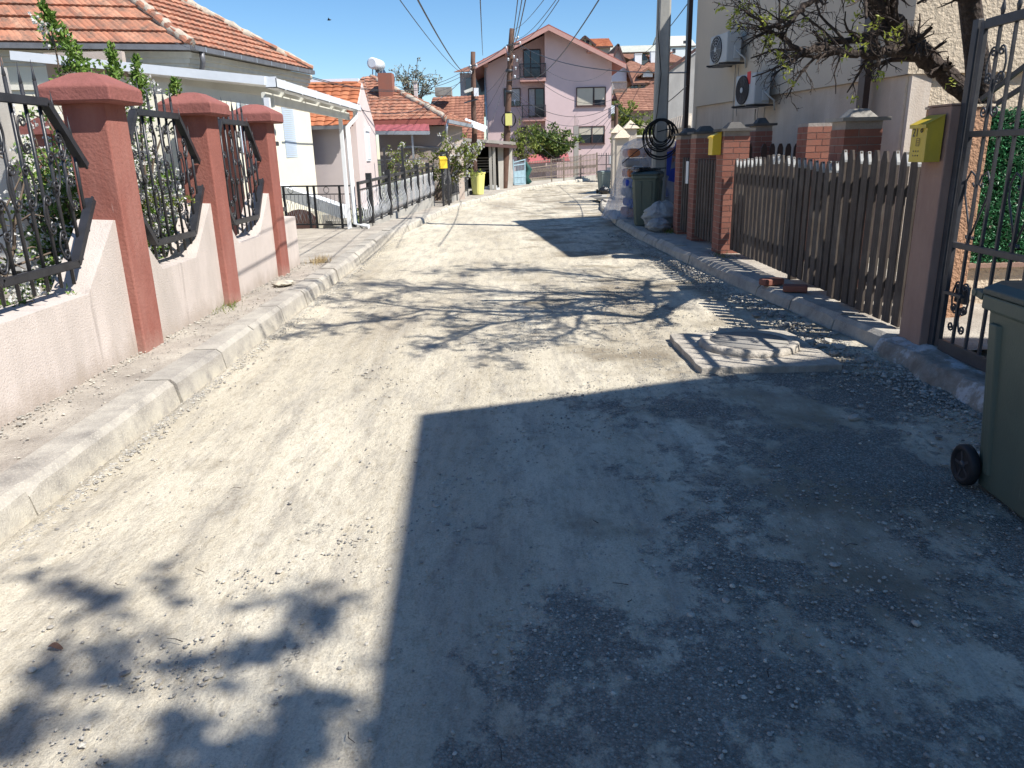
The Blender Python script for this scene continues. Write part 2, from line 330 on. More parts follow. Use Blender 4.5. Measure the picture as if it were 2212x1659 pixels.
def road_mat():
    m, t, bs = newmat('dusty_gravel_road')
    co = coords(t); st = coords(t, (1, .22, 1))
    broad = nz(t, st, .9, 5, .6); fine = nz(t, co, 38, 6, .75); mid = nz(t, st, 6, 7, .7); tr = nz(t, coords(t, (1, .04, 1)), 7, 5, .65)
    c = ramp(t, broad, [(.34, (.39, .335, .26)), (.46, (.55, .49, .385)), (.56, (.63, .565, .45)), (.68, (.72, .655, .53))])
    c = mix(t, ramp(t, mid, [(.47, (0, 0, 0)), (.66, (.85, .85, .85))]), c, (.37, .335, .285))
    grit = nz(t, co, 130, 5, .75); grain = nz(t, coords(t, (1, .5, 1)), 22, 6, .75)
    c = mix(t, .8, c, ramp(t, grit, [(.33, (.68, .66, .62)), (.5, (.97, .97, .96)), (.62, (1.1, 1.1, 1.08))]), 'MULTIPLY')
    c = mix(t, .7, c, ramp(t, grain, [(.36, (.74, .71, .66)), (.5, (1, 1, 1)), (.66, (1.08, 1.08, 1.06))]), 'MULTIPLY')
    c = mix(t, ramp(t, tr, [(.5, (0, 0, 0)), (.70, (.35, .35, .35))]), c, (.66, .60, .49))
    # brownish damp patches, mostly on the right-hand half, also painted to deepen its shade
    sp = N(t, 'ShaderNodeSeparateXYZ'); t.links.new(co, sp.inputs[0])
    side = N(t, 'ShaderNodeMapRange', inp={1: -.7, 2: 1.2, 3: -.10, 4: .055}); t.links.new(sp.outputs[0], side.inputs[0])
    damp_shade = math_(t, 'ADD', nz(t, co, .95, 5, .6), side.outputs[0])
    c = mix(t, ramp(t, damp_shade, [(.53, (0, 0, 0)), (.66, (.85, .85, .85))]), c, (.235, .195, .14))
    # exposed gravel patches
    g = math_(t, 'ADD', nz(t, coords(t, (1, .7, 1)), 1.7, 7, .72), side.outputs[0])
    near = N(t, 'ShaderNodeMapRange', inp={1: 1.5, 2: 7.0, 3: .05, 4: -.05}); t.links.new(sp.outputs[1], near.inputs[0])
    g = math_(t, 'ADD', g, near.outputs[0])
    for (px_, py_, rr_, am_) in ((.25, 1.95, .62, .13), (-.1, 1.5, .4, .09), (1.7, 3.4, .6, .07), (1.0, 4.6, .5, .06), (2.4, 4.9, .8, .10)):
        vd = N(t, 'ShaderNodeVectorMath', operation='DISTANCE'); t.links.new(co, vd.inputs[0]); vd.inputs[1].default_value = (px_, py_, 0)
        mr = N(t, 'ShaderNodeMapRange', inp={1: rr_ * .4, 2: rr_, 3: am_, 4: 0.}); t.links.new(vd.outputs['Value'], mr.inputs[0]); g = math_(t, 'ADD', g, mr.outputs[0])
    g = math_(t, 'ADD', g, math_(t, 'MULTIPLY', math_(t, 'SUBTRACT', nz(t, co, 9, 6, .75), .5), .42))
    gm = ramp(t, g, [(.55, (0, 0, 0)), (.62, (.85, .85, .85))])
    vo = N(t, 'ShaderNodeTexVoronoi', inp={'Scale': 84., 'Randomness': 1.}); t.links.new(co, vo.inputs['Vector'])
    vo2 = N(t, 'ShaderNodeTexVoronoi', inp={'Scale': 150., 'Randomness': 1.}); t.links.new(co, vo2.inputs['Vector'])
    gc = ramp(t, vo.outputs['Color'], [(.2, (.25, .235, .21)), (.5, (.37, .35, .31)), (.8, (.52, .49, .43))])
    gc = mix(t, ramp(t, vo.outputs['Distance'], [(.38, (0, 0, 0)), (.72, (.85, .85, .85))]), gc, (.15, .138, .12))
    c = mix(t, gm, c, gc)
    # tiny pale chips everywhere
    chips = ramp(t, vo2.outputs['Distance'], [(.0, (1, 1, 1)), (.13, (0, 0, 0))])
    c = mix(t, math_(t, 'MULTIPLY', chips, ramp(t, fine, [(.5, (0, 0, 0)), (.62, (.8, .8, .8))])), c, (.66, .64, .6))
    c = mix(t, ramp(t, fine, [(.30, (.5, .5, .5)), (.42, (0, 0, 0))]), c, (.2, .18, .15))
    t.links.new(c, bs.inputs['Base Color']); bs.inputs['Roughness'].default_value = .95; bs.inputs['Specular IOR Level'].default_value = .15
    inv = ramp(t, vo.outputs['Distance'], [(.0, (1, 1, 1)), (.6, (0, 0, 0))])
    h = math_(t, 'ADD', math_(t, 'MULTIPLY', inv, gm), math_(t, 'MULTIPLY', fine, .55))
    h = math_(t, 'ADD', h, math_(t, 'MULTIPLY', mid, .5)); h = math_(t, 'ADD', h, math_(t, 'MULTIPLY', grain, .6))
    bump(t, bs, h, .022); return m
M['road'] = road_mat()
def walk_mat():
    m, t, bs = newmat('dirty_pavement'); co = coords(t)
    a = nz(t, co, 2.2, 7, .7); f = nz(t, co, 55, 5, .7)
    c = ramp(t, a, [(.3, (.27, .235, .20)), (.5, (.40, .355, .30)), (.7, (.54, .49, .41))])
    c = mix(t, ramp(t, f, [(.30, (.8, .8, .8)), (.45, (0, 0, 0))]), c, (.17, .145, .12))
    c = mix(t, ramp(t, f, [(.62, (0, 0, 0)), (.72, (.6, .6, .6))]), c, (.58, .54, .48))
    t.links.new(c, bs.inputs['Base Color']); bs.inputs['Roughness'].default_value = .95
    bump(t, bs, math_(t, 'ADD', f, a), .014); return m
M['walk'] = walk_mat()
def kerb_mat():
    m, t, bs = newmat('kerb_concrete'); co = coords(t)
    a = nz(t, co, 3.5, 7, .7); vo = N(t, 'ShaderNodeTexVoronoi', inp={'Scale': 70.}); t.links.new(co, vo.inputs['Vector'])
    sp = N(t, 'ShaderNodeSeparateXYZ'); t.links.new(co, sp.inputs[0])
    c = ramp(t, a, [(.3, (.24, .22, .195)), (.5, (.39, .355, .305)), (.7, (.55, .51, .43))])
    c = mix(t, ramp(t, vo.outputs['Distance'], [(.1, (.6, .6, .6)), (.4, (0, 0, 0))]), c, (.60, .55, .46))
    tn = N(t, 'ShaderNodeAttribute', attribute_name='tint'); c = mix(t, ramp(t, tn.outputs['Fac'], [(0, (.35, .35, .35)), (1, (0, 0, 0))]), c, (.27, .25, .23))
    low = N(t, 'ShaderNodeMapRange', inp={1: .0, 2: .09, 3: 1., 4: 0.}); t.links.new(sp.outputs[2], low.inputs[0])
    c = mix(t, math_(t, 'MULTIPLY', low.outputs[0], ramp(t, nz(t, co, 7, 5, .7), [(.35, (0, 0, 0)), (.6, (.8, .8, .8))])), c, (.56, .51, .41))
    t.links.new(c, bs.inputs['Base Color']); bs.inputs['Roughness'].default_value = .95
    bump(t, bs, math_(t, 'ADD', math_(t, 'MULTIPLY', nz(t, co, 75, 5, .75), .8), a), .009); return m
M['kerb'] = kerb_mat()
def film_mat():
    m, t, bs = newmat('plastic_film'); bs.inputs['Base Color'].default_value = (.48, .50, .56, 1); bs.inputs['Roughness'].default_value = .35
    bs.inputs['Specular IOR Level'].default_value = .6
    tp = N(t, 'ShaderNodeBsdfTransparent'); mx = N(t, 'ShaderNodeMixShader'); co = coords(t, (1, 1, .3))
    f = ramp(t, nz(t, co, 5, 6, .7), [(.3, (.22, .22, .22)), (.7, (.66, .66, .66))]); t.links.new(f, mx.inputs[0])
    out = t.nodes['Material Output']; t.links.new(tp.outputs[0], mx.inputs[1]); t.links.new(bs.outputs[0], mx.inputs[2]); t.links.new(mx.outputs[0], out.inputs[0])
    bump(t, bs, nz(t, co, 9, 5, .7), .03); return m
M['film'] = film_mat()
# ================================================================ SETTING
def hill_h(x, y):
    z = gz(y)
    k = min(1, max(0, (x - 2) / 7)) if y > 52 else 0
    return z + k * (pw([(52, 0), (62, 1.5), (80, 4.2), (92, 6), (110, 9), (150, 15), (260, 16)], y) - (z if y > 60 else 0)) if k else z
def ground_mat():
    m, t, bs = newmat('ground_mix'); co = coords(t); sp = N(t, 'ShaderNodeSeparateXYZ'); t.links.new(co, sp.inputs[0])
    near = ramp(t, nz(t, co, 1.5, 6, .7), [(.3, (.20, .17, .13)), (.7, (.32, .28, .22))]); far = ramp(t, nz(t, co, .25, 6, .7), [(.35, (.05, .07, .02)), (.6, (.14, .14, .06)), (.75, (.25, .2, .13))])
    k = N(t, 'ShaderNodeMapRange', inp={1: 50., 2: 60.}); t.links.new(sp.outputs[1], k.inputs[0]); t.links.new(mix(t, k.outputs[0], near, far), bs.inputs['Base Color']); bs.inputs['Roughness'].default_value = .95; return m
M['hillmix'] = ground_mat()
def terrain():
    xs = [-160, -120, -80, -50, -35, -25, -18, -13, -10, -8, -6.5, -5.2, -4.4, -3.6, -3.3, -3.1, -2.7, -2.0, -1, 0, 1, 2, 2.6, 3.0, 3.4, 4, 5, 6, 8, 10, 13, 18, 25, 35, 50, 80, 120, 160]
    ys = [-60, -30, -15, -8, -4, 0, 3, 5, 7, 9, 11, 13, 15, 16.2, 16.6, 18, 20, 22, 24, 26, 28, 30, 32, 34, 37, 40, 44, 48, 52, 56, 60, 70, 80, 95, 110, 130, 160, 200, 260]
    m = MB(); m.smooth = True
    def h(x, y):
        z = hill_h(x, y) - .06
        if y < 60 and x < -3.5 and 16.4 < y < 31: z = -.75
        elif -3.05 > x > -14 and y < 10.9: z += .16
        elif 3.3 < x < 40 and y < 27 : z += .12
        if y > 80: z += .6 * noise.noise(Vector((x * .04, y * .04, 0)))
        return z
    for y in ys:
        for x in xs: m.v.append((x, y, h(x, y)))
    n = len(xs)
    for j in range(len(ys) - 1):
        for i in range(n - 1): m.face((j * n + i, j * n + i + 1, (j + 1) * n + i + 1, (j + 1) * n + i))
    struct(m.build('ground', M['hillmix']))
terrain()
def road():
    m = MB(); m.smooth = True; ys = []; y = -7.0
    while y < 60:
        ys.append(y); y += .04 + .012 * max(0, y - 1) if y > 0.9 else .3
    nc = 110
    for y in ys:
        a, b = xl(y) - .02, xr(y) + .05
        for i in range(nc + 1):
            t = i / nc; x = a + (b - a) * t; amp = 1 if y < 15 else .5
            z = gz(y) + .012 * amp * noise.noise(Vector((x * 1.1, y * .45, 0))) + .006 * noise.noise(Vector((x * 5, y * 3.5, 3))) + .003 * noise.noise(Vector((x * 17, y * 13, 5)))
            e = min(x - a, b - x); z += .03 * math.exp(-e / .10) - .004
            if i in (0, nc): z -= .08
            m.v.append((x, y, z))
    n = nc + 1
    for j in range(len(ys) - 1):
        for i in range(nc): m.face((j * n + i, j * n + i + 1, (j + 1) * n + i + 1, (j + 1) * n + i))
    struct(m.build('road', M['road']))
road()
def poly_at(tab, y): return pw(tab, y)
def kerb(name, fx, y0, y1, side, w=.17, h=.15, seed=1, L=.95, skip=()):
    """row of kerbstones following the road edge; side -1 = left of the road"""
    rng = random.Random(seed); m = MB(); y = y0
    while y < y1:
        ya, yb = y, min(y + L * rng.uniform(.85, 1.05), y1); y = yb
        if any(a < (ya + yb) / 2 < b for a, b in skip): continue
        ya += .006; yb -= .006
        j = rng.uniform(-.012, .012); dz = rng.uniform(-.012, .008); m.tint = rng.random(); tl = rng.uniform(-.012, .012)
        ns = max(1, int((yb - ya) / .08)) if ya < 9 else 1; rows = []
        for k in range(ns + 1):
            t = k / ns; yy = ya + (yb - ya) * t; x = fx(yy) + side * j; z = gz(yy)
            c = .035 + (.02 * abs(noise.noise(Vector((yy * 4, seed, 0)))) if ns > 1 else 0)
            cc = c + (.03 if (k in (0, ns) and rng.random() < .4) else 0)
            nn = (.006 * noise.noise(Vector((yy * 9, 2, seed)))) if ns > 1 else 0
            H = z + h + dz + tl * (t - .5)
            rows.append([(x, yy, z - .12), (x + side * (.05 + nn), yy, H - cc * .9), (x + side * (.05 + cc), yy, H + nn), (x + side * (w + .1), yy, H + nn), (x + side * (w + .1), yy, z - .12)])
        b = len(m.v)
        for r in rows: m.v += r
        for k in range(ns):
            for q in range(5):
                q2 = (q + 1) % 5; f = (b + k * 5 + q, b + (k + 1) * 5 + q, b + (k + 1) * 5 + q2, b + k * 5 + q2)
                m.face(f if side > 0 else f[::-1])
        e0 = tuple(b + q for q in range(5)); e1 = tuple(b + ns * 5 + q for q in range(4, -1, -1)); m.face(e0); m.face(e1)
    o = m.build(name, M['kerb']); return struct(o)
kerb('kerb_left', xl, -6, 48, -1, seed=3)
kerb('kerb_right', xr, 5.75, 26.5, 1, seed=8, skip=())
def strip(name, mat, fa, fb, y0, y1, zf, step=.12, nc=10, amp=.012, thick=.12):
    m = MB(); m.smooth = True; ys = []; y = y0
    while y < y1: ys.append(y); y += step * (1 + max(0, y - 4) * .12)
    ys.append(y1)
    for y in ys:
        for i in range(nc + 1):
            x = lerp(fa(y), fb(y), i / nc); m.v.append((x, y, zf(y) + amp * noise.noise(Vector((x * 3, y * 3, 1))) + amp * .5 * noise.noise(Vector((x * 11, y * 11, 1)))))
    n = nc + 1
    for j in range(len(ys) - 1):
        for i in range(nc): m.face((j * n + i, j * n + i + 1, (j + 1) * n + i + 1, (j + 1) * n + i))
    return struct(m.build(name, mat))
strip('pavement_left', M['walk'], lambda y: -3.3 if y < 10.9 else -3.25, lambda y: xl(y) - .255, -6, 11.0, lambda y: gz(y) + .125)
strip('driveway_apron', M['walk'], lambda y: -8.5 if y > 16 else lerp(-5.6, -8.5, (y - 11) / 5), lambda y: xl(y) - .255, 11.0, 16.75, lambda y: gz(y) + .135, nc=18, amp=.006)
strip('verge_left', M['walk'], lambda y: xl(y) - 1.6, lambda y: xl(y) - .255, 16.75, 48, lambda y: gz(y) + .12)
strip('pavement_right', M['walk'], lambda y: xr(y) + .255, lambda y: 4.6, 5.3, 26.5, lambda y: gz(y) + .13, nc=12)
strip('courtyard_paving', M['walk'], lambda y: 3.0, lambda y: 9.0, 1.0, 7.6, lambda y: .075, nc=16)
# broken concrete threshold under the iron gate
def rubble_sill():
    m = MB(); m.smooth = True; ny, nx = 70, 22
    for j in range(ny + 1):
        y = lerp(1.8, 5.78, j / ny); edge = 2.86 + .07 * noise.noise(Vector((y * 3.1, 0, 0))) + .035 * noise.noise(Vector((y * 9, 4, 0)))
        for i in range(nx + 1):
            t = i / nx; x = lerp(edge, 3.35, t); rise = min(1, t / .14)
            z = -.04 + (.17 + .03 * noise.noise(Vector((y * 1.5, x * 3, 2)))) * rise ** .6 + .02 * noise.noise(Vector((x * 12, y * 12, 2))) + .008 * noise.noise(Vector((x * 40, y * 40, 2)))
            m.v.append((x, y, z))
    for j in range(ny):
        for i in range(nx): m.face((j * (nx + 1) + i, j * (nx + 1) + i + 1, (j + 1) * (nx + 1) + i + 1, (j + 1) * (nx + 1) + i))
    mt, t, bs = newmat('broken_concrete'); co = coords(t)
    c = ramp(t, nz(t, co, 3, 7, .7), [(.38, (.24, .20, .16)), (.5, (.36, .32, .27)), (.56, (.58, .56, .54)), (.7, (.66, .65, .64))])
    t.links.new(c, bs.inputs['Base Color']); bs.inputs['Roughness'].default_value = .95; bump(t, bs, nz(t, co, 25, 6, .7), .02)
    struct(m.build('threshold_right', mt))
rubble_sill()
# loose stones
def stones():
    rng = random.Random(5); m = MB()
    ico = []
    ph = (1 + 5 ** .5) / 2
    for a in (-1, 1):
        for b in (-ph, ph): ico += [(0, a, b), (a, b, 0), (b, 0, a)]
    V = [Vector(q).normalized() for q in ico]
    F = []
    for i in range(12):
        for j in range(i + 1, 12):
            for k in range(j + 1, 12):
                if (V[i] - V[j]).length < 1.1 and (V[j] - V[k]).length < 1.1 and (V[i] - V[k]).length < 1.1:
                    n = (V[j] - V[i]).cross(V[k] - V[i]); F.append((i, j, k) if n.dot(V[i]) > 0 else (i, k, j))
    def st(x, y, z, s):
        m.tint = min(1, max(0, rng.gauss(.5, .25))); b = len(m.v); sx, sy, sz = s * rng.uniform(.7, 1.3), s * rng.uniform(.7, 1.3), s * rng.uniform(.4, .8)
        ca, sa = math.cos(rng.random() * 6.3), 0; a = rng.random() * 6.3; ca, sa = math.cos(a), math.sin(a)
        for q in V:
            k = rng.uniform(.78, 1.18); px, py, pz = q.x * sx * k, q.y * sy * k, q.z * sz * k
            m.v.append((x + px * ca - py * sa, y + px * sa + py * ca, z + pz))
        for f in F: m.face(tuple(b + i for i in f))
    def size(y, big=1): return abs(rng.gauss(0, 1)) * .0045 * big + .003
    n = 0
    while n < 5200:     # along the left kerb foot
        y = 1.4 + 14 * rng.random() ** 1.6; x = xl(y) + .02 + abs(rng.gauss(0, .06)); st(x, y, gz(y) + .006, size(y, .9)); n += 1
    n = 0
    while n < 10000:     # along the right kerb foot, a broad band of gravel
        y = 2.2 + 13 * rng.random() ** 1.25; w = .30 if y < 7 else .16; x = xr(y) - .02 - abs(rng.gauss(0, w)); st(x, y, gz(y) + .008, size(y, 1.15 if rng.random() < .9 else 2.6)); n += 1
    n = 0
    while n < 10500:     # patches in the wheel track foreground and scattered grains
        y = 1.1 + 8 * rng.random() ** 1.7; x = lerp(xl(y) + .1, xr(y) - .1, rng.random())
        d = noise.noise(Vector((x * 1.3, y * .9, 7))) + .5 * noise.noise(Vector((x * 5, y * 4, 9))) + min(.14, max(-.5, (x - .1) * .3)) + (.45 if (x - .28) ** 2 + (y - 1.95) ** 2 < .35 else 0)
        if d < .10 and rng.random() > .09: continue
        st(x, y, gz(y) + .0015, size(y, .62 if rng.random() < .96 else 1.2)); n += 1
    for i in range(1500):   # left pavement grit
        y = 2 + 9 * rng.random(); x = rng.uniform(-3.0, -2.55) if rng.random() < .4 else -3.0 + abs(rng.gauss(0, .07)); st(x, y, .135, size(y, 1.0))
    for i in range(26):
        y = rng.uniform(5.3, 7.4); x = xr(y) - rng.uniform(.03, .4); st(x, y, .02, rng.uniform(.022, .045))
    o = m.build('gravel', M['stonebits']); tag(o, 'loose grey and cream stones strewn over the dusty road and along the kerbs', 'gravel', kind='stuff')
stones()

# ================================================================ generic building helpers
def tiles(parent, mat, e0, e1, r0, r1, course=.35, wave=.30, amp=.022, step=.055, lift=.03, seed=0, name='roof'):
    """tiled roof plane: eave e0->e1, top r0->r1, real courses and tile rolls"""
    e0, e1, r0, r1 = map(Vector, (e0, e1, r0, r1)); rng = random.Random(seed)
    n = (e1 - e0).cross((r0 + r1) / 2 - e0).normalized()
    if n.z < 0: n = -n
    H = ((r0 + r1) / 2 - (e0 + e1) / 2).length; k = max(1, round(H / course)); m = MB(); ud = (e1 - e0).normalized()
    for c in range(k):
        a0, a1 = lerp(e0, r0, c / k), lerp(e1, r1, c / k); b0, b1 = lerp(e0, r0, (c + 1) / k), lerp(e1, r1, (c + 1) / k)
        W = (a1 - a0).length; cnt = max(2, int(W / step)); base = len(m.v); tt = {}
        sag = rng.uniform(-.006, .006)
        for i in range(cnt + 1):
            t = i / cnt; pa, pb = lerp(a0, a1, t), lerp(b0, b1, t); ua = (pa - e0).dot(ud); ub = (pb - e0).dot(ud)
            wa = amp * abs(math.sin(math.pi * ua / wave)) ** .7; wb = amp * abs(math.sin(math.pi * ub / wave)) ** .7
            m.v += [tuple(pa - n * .01), tuple(pa + n * (wa + lift + sag)), tuple(pb + n * (wb + .004))]
        for i in range(cnt):
            ua = (lerp(a0, a1, (i + .5) / cnt) - e0).dot(ud); key = int(ua // wave)
            if key not in tt: tt[key] = min(1, max(0, rng.gauss(.5, .22)))
            m.tint = tt[key]; q = base + i * 3
            m.face((q, q + 3, q + 4, q + 1)); m.face((q + 1, q + 4, q + 5, q + 2))
    return m.build(name, mat, parent)
def ridge(parent, mat, a, b, r=.11, L=.38, seed=1, mortar=None, name='ridge_tiles'):
    a, b = Vector(a), Vector(b); rng = random.Random(seed); m = MB(); d = (b - a); n = max(1, int(d.length / L)); d.normalize()
    x = d.cross(Vector((0, 0, 1))).normalized(); up = x.cross(d)
    for i in range(n):
        p0, p1 = a + d * (i * L), a + d * ((i + 1) * L + .05); j = x * rng.uniform(-.02, .02) + up * rng.uniform(-.01, .015); m.tint = rng.random(); bs = len(m.v)
        for p, rr in ((p0, r * 1.08), (p1, r * .9)):
            for q in range(6):
                an = math.pi * q / 5; m.v.append(tuple(p + j + x * rr * math.cos(an) + up * rr * .8 * math.sin(an)))
        for q in range(5): m.face((bs + q, bs + q + 1, bs + 7 + q, bs + 6 + q))
        m.face(tuple(bs + q for q in range(5, -1, -1)))
    o = m.build(name, mat, parent)
    if mortar:
        mm = MB(); k = max(2, int((b - a).length / .12)); pts = [lerp(a, b, i / k) + up * .0 + Vector((rng.gauss(0, .015), rng.gauss(0, .015), rng.gauss(0, .01))) for i in range(k + 1)]
        mm.tube(pts, [r * rng.uniform(.85, 1.12) for _ in pts], 7); sub(mm, 'mortar', mortar, o)
    return o
def window(parent, p00, p10, p11, p01, n, frame='darkframe', mull=(.5,), depth=.12, blind=None, fw=.06, glass='glass', sill=None, name='window', label=None):
    """corner points (bottom-left, bottom-right, top-right, top-left); n = outward normal; frame proud, glass set back"""
    p00, p10, p11, p01, n = map(Vector, (p00, p10, p11, p01, n)); n.normalize(); m = MB()
    def fr(a, b): m.bar(a + n * .015, b + n * .015, fw, .09, up=n)
    fr(p00, p10); fr(p01, p11); fr(p00, p01); fr(p10, p11)
    for t in mull: fr(lerp(p00, p10, t), lerp(p01, p11, t))
    o = m.build(name, M[frame], parent)
    if label: o['label'] = label
    g = MB(); q = [x + n * .006 for x in (p00, p10, p11, p01)]; g.poly(q); sub(g, 'pane', M[glass], o)
    if blind:
        for (t0, t1, s0, bm) in blind:
            bb = MB(); a, b = lerp(p00, p10, t0) + n * .012, lerp(p00, p10, t1) + n * .012; c, d = lerp(p01, p11, t0) + n * .012, lerp(p01, p11, t1) + n * .012
            bb.obox(lerp(a, c, s0), lerp(b, d, s0) - lerp(a, c, s0), c - lerp(a, c, s0), n * .012); sub(bb, 'blind', M[bm], o)
    if sill:
        ss = MB(); d = (p10 - p00); ss.obox(p00 - d * .03 - n * .01 - Vector((0, 0, .07)), d * 1.06, n * .12, Vector((0, 0, .05))); sub(ss, 'sill', M[sill], o)
    return o
def wallpoly(m, pts, n, th=.25):   # vertical wall slab from its outer outline
    m.prism([Vector(p) for p in pts], -Vector(n).normalized() * th)
def box_house(name, label, x0, x1, y0, y1, zb, ze, zr, wall, roof, axis='x', over=.4, wins=(), group='houses on the hillside', chim=(), rstep=.25, th=.12, hip=0):
    """detached house: ridge along axis, walls, two roof slopes, gables, windows on the camera side"""
    r = thing(name, label, 'house', ((x0 + x1) / 2, (y0 + y1) / 2, zb), group); m = MB(); xm, ym = (x0 + x1) / 2, (y0 + y1) / 2
    if axis == 'x':
        if hip: m.box(x0, x1, y0, y1, zb, ze)
        else: m.prism([(x0, y0, zb), (x0, y1, zb), (x0, y1, ze), (x0, ym, zr), (x0, y0, ze)], (x1 - x0, 0, 0))
    else:
        if hip: m.box(x0, x1, y0, y1, zb, ze)
        else: m.prism([(x0, y0, zb), (x1, y0, zb), (x1, y0, ze), (xm, y0, zr), (x0, y0, ze)], (0, y1 - y0, 0))
    m.build('wall', wall, r)
    s = (zr - ze) / ((y1 - y0) / 2 if axis == 'x' else (x1 - x0) / 2); o = over; z0 = ze - s * o + .02
    if axis == 'x':
        A = (x0 - o, y0 - o, z0); B = (x1 + o, y0 - o, z0); C = (x1 + o - hip, ym, zr + .02); D = (x0 - o + hip, ym, zr + .02)
        tiles(r, roof, A, B, D, C, .4, .35, .03, .12, .04, 1); tiles(r, roof, (x1 + o, y1 + o, z0), (x0 - o, y1 + o, z0), C, D, .4, .35, .03, .3, .04, 2)
        if hip:
            tiles(r, roof, B, (x1 + o, y1 + o, z0), C, C, .4, .35, .03, .2, .04, 3); tiles(r, roof, (x0 - o, y1 + o, z0), A, D, D, .4, .35, .03, .2, .04, 3)
        f = MB(); f.box(x0 - o, x1 + o, y0 - o, y0 - o + .04, z0 - .16, z0 - .01); f.build('fascia', M['darkframe'], r)
    else:
        A = (x0 - o, y1 + o, z0); B = (x0 - o, y0 - o, z0); C = (xm, y0 - o + hip, zr + .02); D = (xm, y1 + o - hip, zr + .02)
        tiles(r, roof, A, B, D, C, .4, .35, .03, .2, .04, 1); tiles(r, roof, (x1 + o, y0 - o, z0), (x1 + o, y1 + o, z0), C, D, .4, .35, .03, .2, .04, 2)
        if hip: tiles(r, roof, B, (x1 + o, y0 - o, z0), C, C, .4, .35, .03, .2, .04, 3)
        else:
            f = MB(); f.bar((x0 - o, y0 - o, z0 - .06), (xm, y0 - o, zr - .06), .08, .18); f.bar((x1 + o, y0 - o, z0 - .06), (xm, y0 - o, zr - .06), .08, .18); f.build('fascia', M['darkframe'], r)
    for (wx, wz, ww, wh) in wins:
        window(r, (wx, y0, wz), (wx + ww, y0, wz), (wx + ww, y0, wz + wh), (wx, y0, wz + wh), (0, -1, 0))
    for (cx, cy, cw, cz0, cz1, cm) in chim:
        q = MB(); q.box(cx - cw / 2, cx + cw / 2, cy - cw / 2, cy + cw / 2, cz0, cz1); q.box(cx - cw / 2 - .05, cx + cw / 2 + .05, cy - cw / 2 - .05, cy + cw / 2 + .05, cz1, cz1 + .08); q.build('chimney', M[cm], r)
    return r
# ================================================================ LEFT SIDE
def scroll(m, c, r, turns, a0, ax, ay, rad=.007, hand=1, n=5):
    """spiral in the plane ax,ay"""
    c, ax, ay = Vector(c), Vector(ax), Vector(ay); pts = []; k = int(14 * turns)
    for i in range(k + 1):
        t = i / k; a = a0 + hand * t * turns * 2 * math.pi; q = r * (1 - .82 * t); pts.append(c + ax * (q * math.cos(a)) + ay * (q * math.sin(a)))
    return pts
def cscroll(m, p, q, ax, ay, rad=.007, side=1, curl=.055):
    """C-scroll from p to q bulging to one side, a curl at each end"""
    p, q, ax, ay = Vector(p), Vector(q), Vector(ax), Vector(ay); d = (q - p); L = d.length; d.normalize()
    s = (ax if abs(ax.dot(d)) < .7 else ay); s = (s - d * s.dot(d)).normalized() * side; pts = []
    for end, dd in ((p, -1), (q, 1)):
        c = end + s * curl * .2; sp = []
        for i in range(15):
            t = i / 14; a = -math.pi / 2 + dd * 0; r = curl * (1 - .8 * t); an = t * 1.4 * 2 * math.pi
            sp.append(c + s * (-math.cos(an) * r) + d * (dd * math.sin(an) * r))
        pts.append(sp)
    mid = [lerp(p, q, i / 6) - s * (curl * .8 + .02 * math.sin(math.pi * i / 6)) for i in range(1, 6)]
    m.tube(list(reversed(pts[0])) + mid + pts[1], rad, 5)
PY = [1.4, 3.35] + [5.88 + 1.945 * i for i in range(0, 3)]
